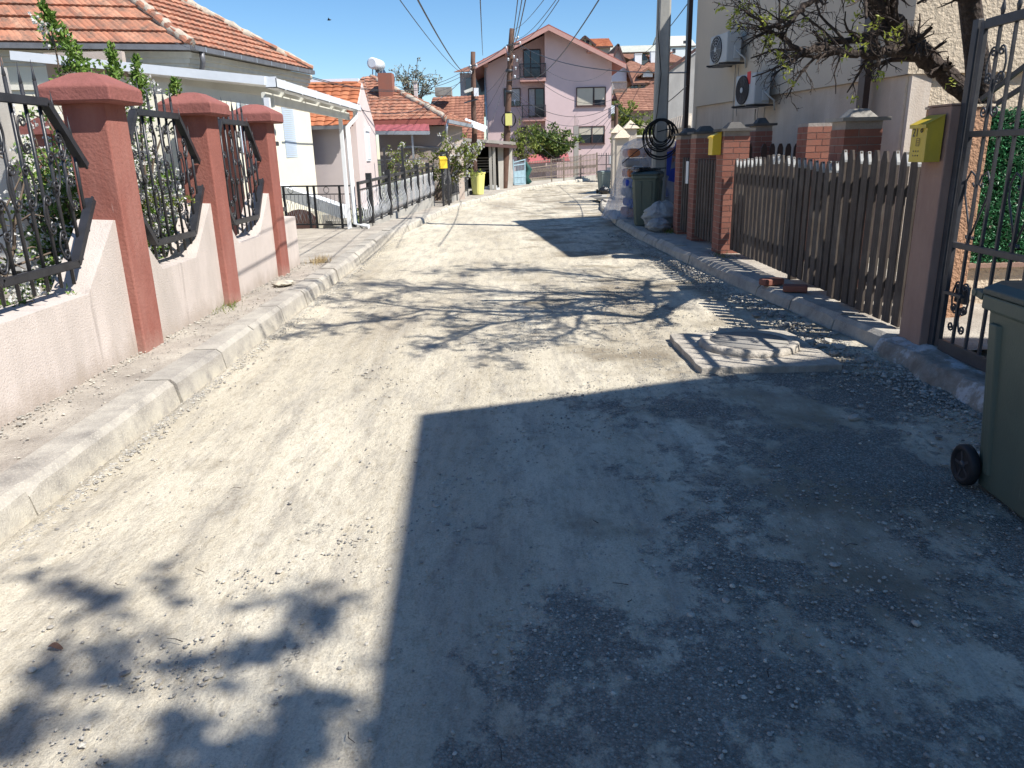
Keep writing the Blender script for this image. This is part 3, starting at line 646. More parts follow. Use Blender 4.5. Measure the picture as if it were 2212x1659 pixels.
def masonry_fence():
    r = thing('masonry_fence', 'pale pink rendered garden wall with notched top, red pillars and black iron grilles', 'fence', (-3.1, 6, .1))
    prof = [(-4.0, .72)]
    for i, y in enumerate(PY): nx_ = PY[i + 1] if i < len(PY) - 1 else y + 1.945; prof += [(y - .03, 1.19), (y + .30, 1.19), (y + .40, 1.0), (y + .66, .72), (nx_ - .55, .72)]
    prof = prof[:-3] + [(PY[-1] + .40, .84), (10.86, .82)]
    prof += [(10.86, -.02), (-4.0, -.02)]
    m = MB(); 
    # upright wall slab, subdivided into columns so that the top outline is true
    top = [p for p in prof if p[1] > .04]
    for (a, za), (b, zb) in zip(top, top[1:]):
        if b - a < 1e-4: continue
        m.hexa([(-3.27, a, -.02), (-3.0, a, -.02), (-3.0, b, -.02), (-3.27, b, -.02), (-3.27, a, za), (-3.0, a, za - .015), (-3.0, b, zb - .015), (-3.27, b, zb)])
    m.build('wall', M['pinkwall'], r)
    for k, y in enumerate(PY):
        q = MB(); n = 26; rng = random.Random(k)
        q.box(-3.25, -2.935, y, y + .335, -.02, 2.04); po = q.build('pillar', M['red'], r, bevel=.012)
        c = MB(); cx, cy, h = -3.095, y + .168, .262
        def sq(hh, z): return [(cx - hh, cy - hh, z), (cx + hh, cy - hh, z), (cx + hh, cy + hh, z), (cx - hh, cy + hh, z)]
        b = len(c.v); c.v += sq(h - .015, 2.015) + sq(h, 2.035) + sq(h, 2.125) + sq(h - .02, 2.145) + sq(.10, 2.225) + sq(.04, 2.238)
        c.face((3, 2, 1, 0))
        for l in range(5):
            for i in range(4): j = (i + 1) % 4; c.face((b + l * 4 + i, b + l * 4 + j, b + l * 4 + 4 + j, b + l * 4 + 4 + i))
        c.face((b + 20, b + 21, b + 22, b + 23)); sub(c, 'cap', M['redcap'], po, bevel=.01)
    for k, y in enumerate(PY):
        if k == 0: continue
        g = MB(); cy = (y + 1.14) if k != 1 else 4.93; X = -3.06
        last = (k == len(PY) - 1)
        if last: cy = y + .335 + .16
        top = [(-.77, 1.58), (-.42, 1.99), (.42, 1.99), (.77, 1.58)]; bot = [(-.77, 1.34), (-.42, .92), (.42, .92), (.77, 1.34)]
        if last: top = [(-.16, 1.78), (.3, 1.78)]; bot = [(-.16, .93), (.3, .93)]
        for pl in (top, bot):
            if last and pl is bot: g.build('grille_band', M['iron'], r); g = MB()
            for (a, za), (b, zb) in zip(pl, pl[1:]):
                g.bar((X, cy + a, za), (X, cy + b, zb), .045, .06, up=(1, 0, 0)); g.bar((X + .018, cy + a, za + .02), (X + .018, cy + b, zb + .02), .016, .014, up=(1, 0, 0)); g.bar((X + .018, cy + a, za - .02), (X + .018, cy + b, zb - .02), .016, .014, up=(1, 0, 0))
        f = g.build('grille_band', M['iron'], r)
        bm = MB(); n = 10 if not last else 3
        for i in range(n):
            o = -.70 + 1.40 * i / 9 if not last else -.1 + .13 * i
            zt = pw([(-.77, 1.58), (-.42, 1.99), (.42, 1.99), (.77, 1.58)], o) if not last else 1.78; zb = pw([(-.77, 1.34), (-.42, .92), (.42, .92), (.77, 1.34)], o) if not last else .93
            zz = zt + .17 + .03 * (i % 2)
            bm.tube([(X - .02, cy + o, zb - .14), (X - .02, cy + o, zz - .07)], .0125, 6); bm.lathe((X - .02, cy + o, zz - .09), [(.004, 0), (.014, .03), (.009, .06), (.001, .15)], 6)
            if i in (2, 7) and not last:      # basket twist
                for a in range(4): bm.tube([(X - .02 + .028 * math.sin(math.pi * t / 6) * math.cos(a * 1.57 + t * .5), cy + o + .028 * math.sin(math.pi * t / 6) * math.sin(a * 1.57 + t * .5), 1.36 + .14 * t / 6) for t in range(7)], .004, 4)
        bm.build('grille_bars', M['iron'], r)
        if not last:
            sc = MB(); Y = Vector((0, 1, 0)); Z = Vector((0, 0, 1))
            for s in (-1, 1):
                for (o, z0, z1, sd_) in ((.08, 1.36, 1.56, -1), (.235, 1.18, 1.36, 1), (.39, 1.46, 1.64, -1), (.55, 1.32, 1.48, 1), (.13, 1.70, 1.86, 1), (.34, 1.0, 1.12, 1), (.52, 1.66, 1.76, -1)):
                    cscroll(sc, (X - .005, cy + s * o, z0), (X - .005, cy + s * o, z1), Y, Z, .0075, sd_ * s, .042)
            sc.build('scrollwork', M['iron'], r)
masonry_fence()
def garden_pillar(u, v, Y, label):
    p = P(u, v, Y); r = thing('garden_pillar', label, 'pillar', (p.x, p.y, .2), 'red pillars in the garden'); q = MB(); z = p.z
    q.box(p.x - .16, p.x + .16, p.y - .16, p.y + .16, 0, z); q.build('shaft', M['red'], r, bevel=.01)
    c = MB(); c.box(p.x - .25, p.x + .25, p.y - .25, p.y + .25, z, z + .1); c.prism([(p.x - .25, p.y - .25, z + .1), (p.x + .25, p.y - .25, z + .1), (p.x, p.y - .25, z + .2)], (0, .5, 0)); c.build('cap', M['redcap'], r)
garden_pillar(112, 291, 10.2, 'red garden pillar half hidden behind the white flowering bush at far left')
garden_pillar(482, 262, 13.5, 'red garden pillar showing only its cap behind the second fence pillar')

# --- old wall at far left
def old_wall():
    r = thing('old_wall', 'grey cement wall with rubble stones on top at the left edge', 'wall', (-8.6, 12, .1)); m = MB(); m.box(-10.5, -7.5, 11.9, 12.3, 0, 3.0); m.build('render', M['greywall'], r)
    s = MB(); rng = random.Random(4)
    for i in range(16):
        x = -10.3 + i * .18; s.tint = rng.random(); a, b, c = rng.uniform(.12, .2), rng.uniform(.15, .2), rng.uniform(.1, .18)
        s.cbox((x, 12.1), (1, rng.uniform(-.2, .2)), a / 2 + .02, b, 3.0, 3.0 + c)
        if rng.random() < .6: s.tint = rng.random(); s.cbox((x + .05, 12.1), (1, rng.uniform(-.4, .4)), a / 2, b * .8, 3.0 + c, 3.08 + c * 1.6)
    s.build('coping_stones', M['stone'], r, bevel=.02)
old_wall()

# --- cream house with hipped tile roof
def cream_house():
    ze = 3.88; E1 = PZ(411, 98, ze); E2 = PZ(672, 153, ze); E0 = PZ(0, 93, ze); d = (E2 - E1).normalized(); n = Vector((d.y, -d.x, 0)); f = (E0 - E1).normalized(); E0 = E1 + f * 14
    nf = Vector((-f.y, f.x, 0)); nf = nf if nf.y < 0 else -nf
    Ap = P(86, -160, 18.6)
    Aq = Ap + f * 9
    r = thing('cream_house', 'single storey cream house with hipped terracotta tile roof on the left', 'house', (E1.x - 2, E1.y + 2, -.7))
    W1 = E1 - n * .16 - nf * .22; W2 = E2 - n * .16 - d * .0; W0 = E0 - nf * .22; W3 = W2 + f * 12
    m = MB(); zt = ze - .12; zb = -1.0
    for a, b in ((W0, W1), (W1, W2), (W2, W3)):
        m.poly([(a.x, a.y, zb), (b.x, b.y, zb), (b.x, b.y, zt), (a.x, a.y, zt)])
    m.build('wall', M['cream'], r)
    c = MB()
    for (a, b, nn) in ((W0, W1, nf), (W1, W2, n)):
        a2 = a; b2 = b
        for (z0, z1, o) in ((zt - .1, zt + .02, .12), (zt - .2, zt - .1, .07), (zt - .27, zt - .2, .03), (zt - .72, zt - .62, .05)):
            c.obox(Vector((a2.x, a2.y, z0)), (b2 - a2) + (b2 - a2).normalized() * (.001 + o), Vector((nn.x, nn.y, 0)) * o, (0, 0, z1 - z0))
    c.build('cornice', M['cornice'], r)
    so = MB(); so.poly([(p.x, p.y, ze - .07) for p in (E0, E1, W1, W0)]); so.poly([(p.x, p.y, ze - .07) for p in (E1, E2, W2, W1)]); so.build('soffit', M['cornice'], r)
    tiles(r, M['tile'], E0, E1, Aq, Ap, .35, .115, .016, .019, .055, 5)
    tiles(r, M['tile'], E1, E2, Ap, Ap, .30, .2, .022, .03, .05, 6)
    tiles(r, M['tile'], E2, E2 + f * 12, Ap, Aq, .36, .23, .028, .1, .035, 7)
    ridge(r, M['tile'], E1 + Vector((0, 0, .03)), Ap, .12, .36, 3, M['mortar'])
    ridge(r, M['tile'], E2 + Vector((0, 0, .05)), Ap, .12, .36, 4, M['mortar'])
    g = MB(); 
    for a, b in ((E0, E1), (E1, E2)):
        dd = (b - a).normalized(); nn = nf if a is E0 else n
        o = Vector((a.x, a.y, ze - .1)) + nn * .0
        g.obox(o, b - a, nn * .11, (0, 0, .012)); g.obox(o + nn * .10, b - a, nn * .012, (0, 0, .10)); g.obox(o, b - a, nn * .01, (0, 0, .11))
    gg = g.build('gutter', M['gutter'], r)
    L = (E2 - E1).length
    for i in range(8): br = MB(); p = E1 + d * (L * (i + .5) / 8) + n * .113; br.obox(Vector((p.x, p.y, ze - .1)), d * .03, n * .012, (0, 0, .1)); sub(br, 'bracket', M['gutterlight'], gg)
    p = W1 + d * .30 + n * .09; dp = MB(); q = E1 + d * .3 + n * .05
    dp.tube([(q.x, q.y, ze - .1), (q.x, q.y, ze - .3), (p.x + .02, p.y, ze - .5), (p.x, p.y, ze - .62), (p.x, p.y, 2.4)], .055, 10); dp.tube([(p.x, p.y, ze - .70), (p.x, p.y, ze - .62)], .066, 10); dp.build('downpipe', M['gutter'], r)
    # louvred shutter windows on the street side
    for (u0, u1, v0, v1) in ((611, 640, 221, 343), (520, 554, 223, 330)):
        a, b = PL(u0, v1, W1, n), PL(u1, v1 - 1, W1, n); t0 = PL(u0, v0, W1, n); zb_, zt_ = a.z, t0.z
        w = MB(); w.obox(a, (b - a) * Vector((1, 1, 0)), n * .07, (0, 0, zt_ - zb_)); so_ = w.build('window_shutter', M['shutter'], r)
        l = MB(); k = int((zt_ - zb_) / .05); dd = Vector((b.x - a.x, b.y - a.y, 0))
        for i in range(k): l.obox(a + n * .072 + dd * .08 + Vector((0, 0, .03 + i * .05)), dd * .84, n * .02, (0, 0, .035))
        sub(l, 'louvres', M['shutter'], so_)
    b = PL(512, 240, W1, n); 
    a = MB(); a.obox(b, d * .75, n * .26, (0, 0, .5)); ao = a.build('air_conditioner', M['ac'], r, bevel=.015)
    v = MB(); v.lathe(b + d * .28 + n * .262 + Vector((0, 0, .25)), [(.19, 0), (.19, .012)], 20, 'x'); sub(v, 'fan_grille', M['acgrille'], ao)
    l = PL(676 * .864 + 0, 262, W1, n); lm = MB(); lm.tube([l, l + n * .15 + Vector((0, 0, .06)), l + n * .25], .012, 6); lm.lathe(l + n * .25 + Vector((0, 0, -.06)), [(.05, 0), (.06, .05), (.02, .1)], 10); lm.build('wall_lamp', M['ac'], r)
    return W1, W2, n, d
CW1, CW2, CN, CD = cream_house()
def stair_parapet():
    r = thing('white_staircase', 'white rendered outside stair with an arched cellar door under it behind the railing', 'staircase', (-5, 19, -.75)); m = MB()
    a, b = P(560, 385, 19.2), P(735, 446, 18.2); m.prism([(a.x, a.y, a.z), (b.x, b.y, b.z), (b.x, b.y, b.z - .28), (a.x, a.y, a.z - .3)], (.1, .35, 0)); m.build('parapet', M['white'], r)
    w = MB(); q = P(628, 430, 19.4); w.box(q.x - 1.2, q.x + 2.0, 19.45, 19.6, -.8, .3); w.build('wall', M['cream'], r)
    k = MB(); cx, z0 = P(643, 460, 19.3).x, -.75; pts = [(cx - .45, 19.42, z0), (cx + .45, 19.42, z0)] + [(cx + .45 * math.cos(t * math.pi / 8), 19.42, z0 + .75 + .35 * math.sin(t * math.pi / 8)) for t in range(9)]
    k.prism(pts, (0, .04, 0)); k.build('door', M['darkframe'], r)
    s = MB(); 
    for i in range(7): p = P(765 - i * 9, 482 - i * 4, 17.8 + i * .12); s.box(p.x - .3, p.x + .25, 17.8 + i * .2, 18 + i * .2, -.8, -.55 + i * .13)
    s.build('steps', M['concrete'], r)
stair_parapet()
def canopy():
    r = thing('white_canopy', 'white metal lean-to canopy with gutter on two thin white posts beside the red pillars', 'canopy', (-5, 13, .8)); z0, z1 = 2.66, 3.2
    pA = P(26, 120, 10.85); pB = PX(598, 181, -3.18); pC = P(776, 224, 16.9); X0 = pA.x
    ya, yc = 10.85, 16.9
    B = Vector((-3.2, ya, pB.z)); Cc = Vector((-3.2, yc, pB.z)); A = Vector((X0, ya, pA.z)); D = Vector((X0, yc, pA.z))
    s = MB(); s.prism([A, B, Cc, D], (0, 0, .035))
    for i in range(24): y = ya + .15 + i * .25; s.bar(A + Vector((0, y - ya, .05)), B + Vector((0, y - ya, .05)), .04, .035)
    s.build('roof_sheet', M['whitesheet'], r)
    e = MB(); e.bar(A + Vector((0, -.03, .0)), B + Vector((0, -.03, 0)), .03, .11); e.build('edge_flashing', M['whitesheet'], r)
    b = MB(); b.bar(A + Vector((.6, .3, -.22)), B + Vector((0, .3, -.26)), .06, .13); b.bar(B + Vector((-.08, .1, -.2)), Cc + Vector((-.08, -.2, -.2)), .06, .14)
    for i in range(5): y = ya + .9 + i * 1.1; b.bar(A + Vector((0, y - ya, -.09)), B + Vector((0, y - ya, -.09)), .05, .10)
    b.build('beam', M['offwhite'], r)
    g = MB(); gx = -3.2; gy0, gy1 = ya - .02, yc + .05
    g.box(gx, gx + .15, gy0, gy1, pB.z - .09, pB.z - .08); g.box(gx + .14, gx + .15, gy0, gy1, pB.z - .09, pB.z + .03); g.box(gx, gx + .15, gy0, gy0 + .012, pB.z - .09, pB.z + .05); gg = g.build('gutter', M['whitesheet'], r)
    for i in range(7): q = MB(); y = gy0 + .4 + i * .9; q.box(gx, gx + .158, y, y + .02, pB.z - .095, pB.z + .035); sub(q, 'bracket', M['white'], gg)
    for (x, y, zb) in ((-3.17, 10.72, .8), (-3.36, 16.25, .12)):
        p = MB(); p.box(x - .035, x + .035, y - .035, y + .035, zb, pB.z - .22); p.build('post', M['white'], r)
    d = MB(); x, y = -3.25, 16.35; d.tube([(-3.13, 16.7, pB.z - .09), (-3.13, 16.7, pB.z - .22), (x, y, pB.z - .42), (x, y, .22), (-2.95, y - .1, .16)], .05, 10); d.build('downpipe', M['white'], r)
    k = MB(); k.box(X0, X0 + 1.1, 11.6, 11.7, 2.4, 3.1)
    k.build('rear_panel', M['taupe'], r)
canopy()

# --- railings
def railing_back():
    a, b = P(618, 490, 17.0), P(772, 492, 16.45); a.z = b.z = .13; r = thing('iron_railing', 'black railing with small rings and looped wires across the back of the driveway', 'railing', (a + b) / 2); m = MB(); d = (b - a); L = d.length; dn = d.normalized()
    U = Vector((0, 0, 1))
    m.bar(a + U * .87, b + U * .87, .04, .03); m.bar(a + U * .70, b + U * .70, .03, .02); m.bar(a + U * .06, b + U * .06, .03, .03); m.build('rail', M['iron'], r)
    for t in (.02, .36, .45, .80, .98): p = a + d * t; q = MB(); q.box(p.x - .022, p.x + .022, p.y - .022, p.y + .022, .0, 1.0); q.build('post', M['iron'], r)
    w = MB(); k = 18
    for i in range(k):
        c = a + d * ((i + .5) / k); h = L / k / 2
        for s in (-1, 1): w.tube([c + dn * (s * h) + U * .68, c + dn * (s * h) + U * .56, c + dn * (s * .02) + U * .46, c + dn * (s * .02) + U * .3, c + dn * (s * h * .9) + U * .22, c + dn * (s * .01) + U * .08], .006, 4)
    w.build('wire_infill', M['gutterlight'], r)
    o = MB()
    for t in (.12, .62): c = a + d * t + U * .785; o.tube([c + dn * .065 * math.cos(x * .52) + U * .065 * math.sin(x * .52) for x in range(13)], .007, 4)
    o.build('ring', M['iron'], r)
railing_back()
def railing_street():
    A, B = Vector((-3.12, 16.3, .17)), Vector((-2.42, 25.6, .30)); d = B - A; L = d.length; dn = d.normalized(); U = Vector((0, 0, 1)); n = Vector((dn.y, -dn.x, 0)).normalized()
    r = thing('street_railing', 'black railing with white wavy balusters on a low plinth along the street', 'railing', A)
    pl = MB(); pl.prism([A + Vector((0, -.1, -.03)), B + Vector((0, .1, -.03)), Vector((B.x, B.y + .1, -.35)), Vector((A.x, A.y - .1, -.3))], (-.22, 0, 0)); pl.build('plinth', M['concrete'], r)
    m = MB(); m.bar(A + U * .88, B + U * .93, .06, .06); m.bar(A + U * .74, B + U * .78, .035, .03); m.bar(A + U * .06, B + U * .05, .035, .03); m.build('rail', M['iron'], r)
    for i in range(11):
        p = A + d * (i / 10); big = i % 2 == 1
        q = MB(); w = .06 if big else .028; q.box(p.x - w, p.x + w, p.y - w, p.y + w, p.z - .03, p.z + (1.05 if big else .9)); q.build('post', M['iron'], r)
    w = MB(); k = 66
    for i in range(k):
        p = A + d * ((i + .5) / k)
        w.tube([p + n * o + U * (.07 + .66 * t / 8) for t, o in enumerate((0, .035, .05, .045, .02, .0, -.01, .0, 0))], .0085, 4)
    w.build('balusters', M['white'], r)
railing_street()
def dark_gate():
    r = thing('small_iron_gate', 'narrow black iron gate with rounded top beside the yellow letter box', 'gate', (-2.35, 26, 0)); m = MB()
    a, b = P(962, 440, 25.9), P(976, 440, 26.9); w = (b - a); pts = []
    for i in range(9): t = i / 8; pts.append((t, .95 + .35 * math.sin(math.pi * t)))
    for i in range(9): p = a + w * (i / 8); z = -.05; m.tube([(p.x, p.y, z), (p.x, p.y, z + pts[i][1])], .014, 4)
    m.tube([(a.x + w.x * t, a.y + w.y * t, h - .05) for t, h in pts], .02, 5); m.bar((a.x, a.y, .1), (b.x, b.y, .1), .03); m.bar((a.x, a.y, .6), (b.x, b.y, .6), .03)
    for i in range(6): p0 = a + w * (i / 6); p1 = a + w * ((i + 1) / 6); m.bar((p0.x, p0.y, .1), (p1.x, p1.y, .6), .012); m.bar((p1.x, p1.y, .1), (p0.x, p0.y, .6), .012)
    m.build('leaf', M['iron'], r)
    f = MB()
    for (u, v) in ((829, 318), (868, 316), (953, 330), (965, 330)):
        p = P(u, v, 25.4); f.box(p.x - .035, p.x + .035, p.y - .035, p.y + .035, -.05, p.z)
    p, q = P(950, 331, 25.4), P(967, 329, 25.4); f.bar(p, q, .06); f.build('frame_post', M['iron'], r)
dark_gate()
def dark_fence():
    a, b = P(972, 430, 27.5), P(1010, 421, 34.0); r = thing('dark_mesh_fence', 'dark iron fence with pointed lattice panels before the yellow bin', 'fence', (a.x, a.y, -.1)); U = Vector((0, 0, 1)); a.z, b.z = -.02, -.18; d = b - a
    m = MB(); m.bar(a + U * .2, b + U * .25, .05); m.bar(a + U * 1.1, b + U * 1.25, .04); m.build('rail', M['irongrey'], r)
    w = MB()
    for i in range(56): p = a + d * ((i + .5) / 56); w.bar(p + U * .22, p + U * (1.15 + .3 * abs(math.sin(i / 56 * math.pi * 5))), .022)
    for i in range(22): p = a + d * (i / 22); q = a + d * ((i + 1.5) / 22); w.bar(p + U * .3, q + U * 1.15, .02); w.bar(q + U * .3, p + U * 1.15, .02)
    w.build('lattice', M['irongrey'], r)
    for t in (0, .33, .66, 1): f = MB(); p = a + d * t; f.box(p.x - .04, p.x + .04, p.y - .04, p.y + .04, -.25, 1.45); f.build('post', M['irongrey'], r)
    p = MB(); p.prism([a + U * .18, b + U * .2, b - U * .3, a - U * .3], (-.2, 0, 0)); p.build('plinth', M['concrete'], r)
dark_fence()
def letterbox(name, p, dx, dy, w, h, dep, mat, label, cat='letter box', group='yellow letter boxes', num=None):
    """p = lower corner on the wall; dx = along the front (viewer's left to right), dy = outward"""
    p, dx, dy = Vector(p), Vector(dx).normalized(), Vector(dy).normalized(); U = Vector((0, 0, 1)); r = thing(name, label, cat, p, group)
    m = MB(); m.prism([p, p + dy * dep, p + dy * dep + U * h * .82, p + U * h], dx * w); m.build('body', mat, r, bevel=.003)
    l = MB(); nrm = (dy * h * .18 + U * dep).normalized(); l.obox(p - dx * .006 + U * h + nrm * .002, dx * (w + .012), dy * (dep + .014) - U * (h * .18 * (dep + .014) / dep), nrm * .006); l.build('lid', mat, r)
    b = MB(); l2 = p + dy * (dep + .004) + U * h * .74; b.obox(l2 - dx * .006, dx * (w + .012), dy * .012, U * .022); b.build('slot_flap', mat, r)
    return r, p + dy * (dep + .0015), dx, dy, U
def mailboxes():
    r, f, dx, dy, U = letterbox('letter_box', (3.045, 5.70, 1.46), (0, -1, 0), (-1, 0, 0), .21, .31, .115, M['yellow'], 'mustard yellow letter box numbered 21 on the tan gate post')
    cu = bpy.data.curves.new('t', 'FONT'); cu.body = '21'; cu.size = .085; cu.extrude = .001; t = bpy.data.objects.new('t', cu); COL.objects.link(t); dg = bpy.context.evaluated_depsgraph_get(); dg.update()
    me = bpy.data.meshes.new_from_object(t.evaluated_get(dg)); bpy.data.objects.remove(t)
    for q, s, o in ((me, 1, f + dx * .018 + U * .175),):
        ob = bpy.data.objects.new('house_number', q); q.materials.clear(); q.materials.append(M['iron']); COL.objects.link(ob); ob.parent = r
        ob.rotation_euler = Matrix((dx, U, dy)).transposed().to_euler(); ob.location = o - Vector(r.location) + dy * .001
    k = MB(); c = f + dx * .145 + U * .215; k.tube([c + dx * .013 * math.cos(a * .7) + U * .013 * math.sin(a * .7) + dy * .003 for a in range(10)], .003, 5); k.build('lock', M['iron'], r)
    k = MB(); o = f + dx * .085 + U * .11 + dy * .001
    for a, b, c_, d_ in ((0, 0, .045, .003), (0, .05, .045, .003), (0, 0, .003, .05), (.042, 0, .003, .053)): k.obox(o + dx * a + U * b, dx * c_, dy * .001, U * d_)
    for i in range(3): k.obox(o + dx * .008 + U * (.012 + i * .012), dx * .03, dy * .001, U * .003)
    k.build('emblem_plate', M['darkframe'], r)
    k = MB()
    for i in range(3):
        for j in range(2): k.lathe(f + dx * (.06 + .032 * i) + U * (.045 + .03 * j), [(.006, 0), (.006, -.0015)], 8, 'x')
    k.build('air_holes', M['iron'], r)
    letterbox('letter_box', (2.99, 11.16, 1.49), (0, -1, 0), (-1, 0, 0), .22, .30, .12, M['yellowbright'], 'bright yellow letter box on the third brick pillar')
    a = P(948, 350, 25.2); letterbox('letter_box', (a.x, a.y, a.z - .02 - .28 + .1), (.9, .43, 0), (.43, -.9, 0), .24, .36, .12, M['yellowbright'], 'yellow letter box at the far end of the white street railing')
mailboxes()

# --- lilac house and hipped house
def lilac_house():
    zr, ze = P(800, 178, 24.5).z, P(770, 263, 23).z; x1 = P(771, 300, 23).x; r = thing('lilac_house', 'lilac grey rendered house with bright orange tile roof and narrow window', 'house', (x1 - 2, 24.5, -.7))
    y0, y1 = 23.0, 26.2; ym = (y0 + y1) / 2; m = MB(); m.poly([(x1 - 9, y0 + .004, -.9), (x1 - .302, y0 + .004, -.9), (x1 - .302, y0 + .004, ze), (x1 - 9, y0 + .004, ze)]); m.build('wall', M['lilac'], r)
    g = MB(); g.prism([(x1, y0, -.9), (x1 + .02, y1, -.9), (x1 + .02, y1, ze - .05), (x1, ym, zr), (x1, y0, ze)], (-.3, 0, 0)); gw = g.build('gable_wall', M['lilacpink'], r)
    tiles(r, M['tileorange'], (x1 - 9, y0 - .3, ze - .12), (x1 - .02, y0 - .3, ze - .12), (x1 - 9, ym, zr - .02), (x1 - .02, ym, zr - .02), .24, .28, .03, .045, .03, 11)
    ridge(r, M['tileorange'], (x1 - 9, ym, zr - .02), (x1 - .05, ym, zr - .02), .09, .4, 2)
    q = MB(); q.box(x1 - 9, x1 - .1, y0 - .4, y0 - .3, ze - .2, ze - .1); q.build('gutter', M['gutter'], r)
    a, b = P(786, 348, ym + .3), P(786, 285, ym + .3); w = MB(); w.box(x1 + .0, x1 + .045, ym - .35, ym + .30, a.z, b.z + .1); wo = w.build('window', M['white'], r)
    s = MB(); s.box(x1 + .045, x1 + .09, ym - .35, ym + .30, b.z - .0, b.z + .16); sub(s, 'shutter_box', M['white'], wo); s = MB(); s.box(x1 + .045, x1 + .06, ym - .28, ym + .24, a.z + .05, b.z - .02); sub(s, 'shutter', M['whitesheet'], wo)
    s = MB(); s.prism([(x1 - .2, y0 - .2, .05), (x1 + .4, y0 - .2, .02), (x1 + .4, y1, .02), (x1 - .2, y1, .05)], (0, 0, -.9)); s.build('base_ledge', M['gutterlight'], r)
lilac_house()
def hipped_house():
    ze = P(965, 257, 29.5).z; E0 = P(805, 258, 29.5); E0.z = ze; E1 = P(965, 256, 29.5); E1.z = ze; E2 = PZ(1018, 268, ze - .15); 
    Ap = P(802, 166, 33.0); r = thing('hipped_house', 'low house with hipped orange tile roof, red porch awning and brick chimney', 'house', (E1.x - 3, 31, -.6))
    m = MB(); W0, W1, W2 = E0 + Vector((.1, .5, -.1)), E1 + Vector((-.4, .5, -.1)), E2 + Vector((-.35, -.1, -.1))
    for a, b in ((W0, W1), (W1, W2)): m.poly([(a.x, a.y, -1), (b.x, b.y, -1), b, a])
    m.build('wall', M['taupe'], r)
    tiles(r, M['tile'], E0, E1, Ap + Vector((-.3, 0, 0)), Ap, .30, .26, .03, .06, .035, 21); tiles(r, M['tile'], E1, E2, Ap, Ap, .30, .26, .03, .08, .035, 22)
    tiles(r, M['tile'], E0 + Vector((-2.2, .5, 0)), E0, Ap + Vector((-.3, 0, 0)), Ap + Vector((-.3, 0, 0)), .3, .26, .03, .2, .035, 23)
    ridge(r, M['tile'], E1, Ap, .13, .42, 5, M['mortar'])
    f = MB(); f.bar(E0 + Vector((0, 0, -.1)), E1 + Vector((0, 0, -.1)), .06, .2); f.build('fascia', M['brownroof'], r)
    g = MB(); g.bar(E1 + Vector((.03, -.05, -.08)), E2 + Vector((.03, -.05, -.08)), .12, .12); g.tube([E1 + Vector((0, 0, -.15)), E1 + Vector((-.05, .1, -.5)), E1 + Vector((-.35, .4, -1.0)), E1 + Vector((-1.9, .2, -.95))], .05, 8); g.build('gutter', M['gutterlight'], r)
    a = MB(); p0, p1 = P(806, 283, 27.8), P(928, 283, 27.8); q0, q1 = P(812, 271, 29.4), P(926, 269, 29.4)
    tiles(r, M['redsheet'], p0, p1, q0, q1, .9, .25, .03, .06, .0, 3, name='porch_awning')
    b = MB(); b.bar(p0 + Vector((0, 0, -.06)), p1 + Vector((0, 0, -.06)), .1, .12); b.build('awning_gutter', M['gutterlight'], r)
    k = MB(); c = P(835, 190, 31.5); k.box(c.x - .27, c.x + .27, 31.2, 31.9, 3.0, P(835, 159, 31.5).z); k.build('chimney', M['brick'], r)
    d = MB(); p = P(820, 330, 29.8); d.box(p.x, p.x + 2.6, 29.85, 29.98, -.9, p.z + .9); d.build('porch_recess', M['taupe'], r)
    pc = MB(); p = P(893, 330, 28); pc.box(p.x - .03, p.x + .03, 27.9, 28, -.8, p0.z); p = P(812, 330, 28); pc.box(p.x - .04, p.x + .04, 27.9, 28, -.8, p0.z); pc.build('porch_post', M['gutterlight'], r)
    rr = MB(); p, q = P(806, 346, 27.9), P(925, 343, 27.9); rr.bar(p, q, .04); rr.bar(p - Vector((0, 0, .15)), q - Vector((0, 0, .15)), .03); rr.build('porch_rail', M['gutter'], r)
    w1 = MB(); p, q = P(935, 264, 30.1), P(958, 283, 30.1); window(r, (p.x, 29.99, q.z), (q.x, 29.99, q.z), (q.x, 29.99, p.z), (p.x, 29.99, p.z), (0, -1, 0))
    # awning slab on the right
    s = MB(); a, b = P(998, 263, 33.0), P(1046, 281, 33.6); s.prism([a, b, b + Vector((.1, 1.5, .2)), a + Vector((.1, 1.5, .2))], (0, 0, -.07)); s.build('side_awning', M['white'], r)
    # solar water heater
    t = thing('solar_water_heater', 'white tank solar water heater with dark collector on the tiled roof', 'water heater', P(811, 165, 33.2)); c0, c1 = P(803, 136, 33.0), P(822, 142, 33.8)
    x = (c1 - c0).normalized(); tk = MB(); tk.tube([c0, c0 + x * .02, c1 - x * .02, c1], [.16, .22, .22, .16], 16); tk.build('tank', M['whitesheet'], t)
    pn = MB(); a = P(806, 150, 33.3); b = P(850, 186, 32.6); pn.prism([P(808, 145, 33.4), P(830, 150, 34.3), P(852, 188, 33.6), P(838, 186, 32.6)], (0, 0, -.07)); pn.build('collector', M['glass'], t)
    fr = MB()
    for u in (805, 812, 826): fr.bar(P(u, 148, 33.3), P(u, 180, 33.3), .04)
    fr.bar(P(806, 180, 33.3), P(822, 152, 33.3), .03); fr.build('stand', M['gutterlight'], t)
hipped_house()
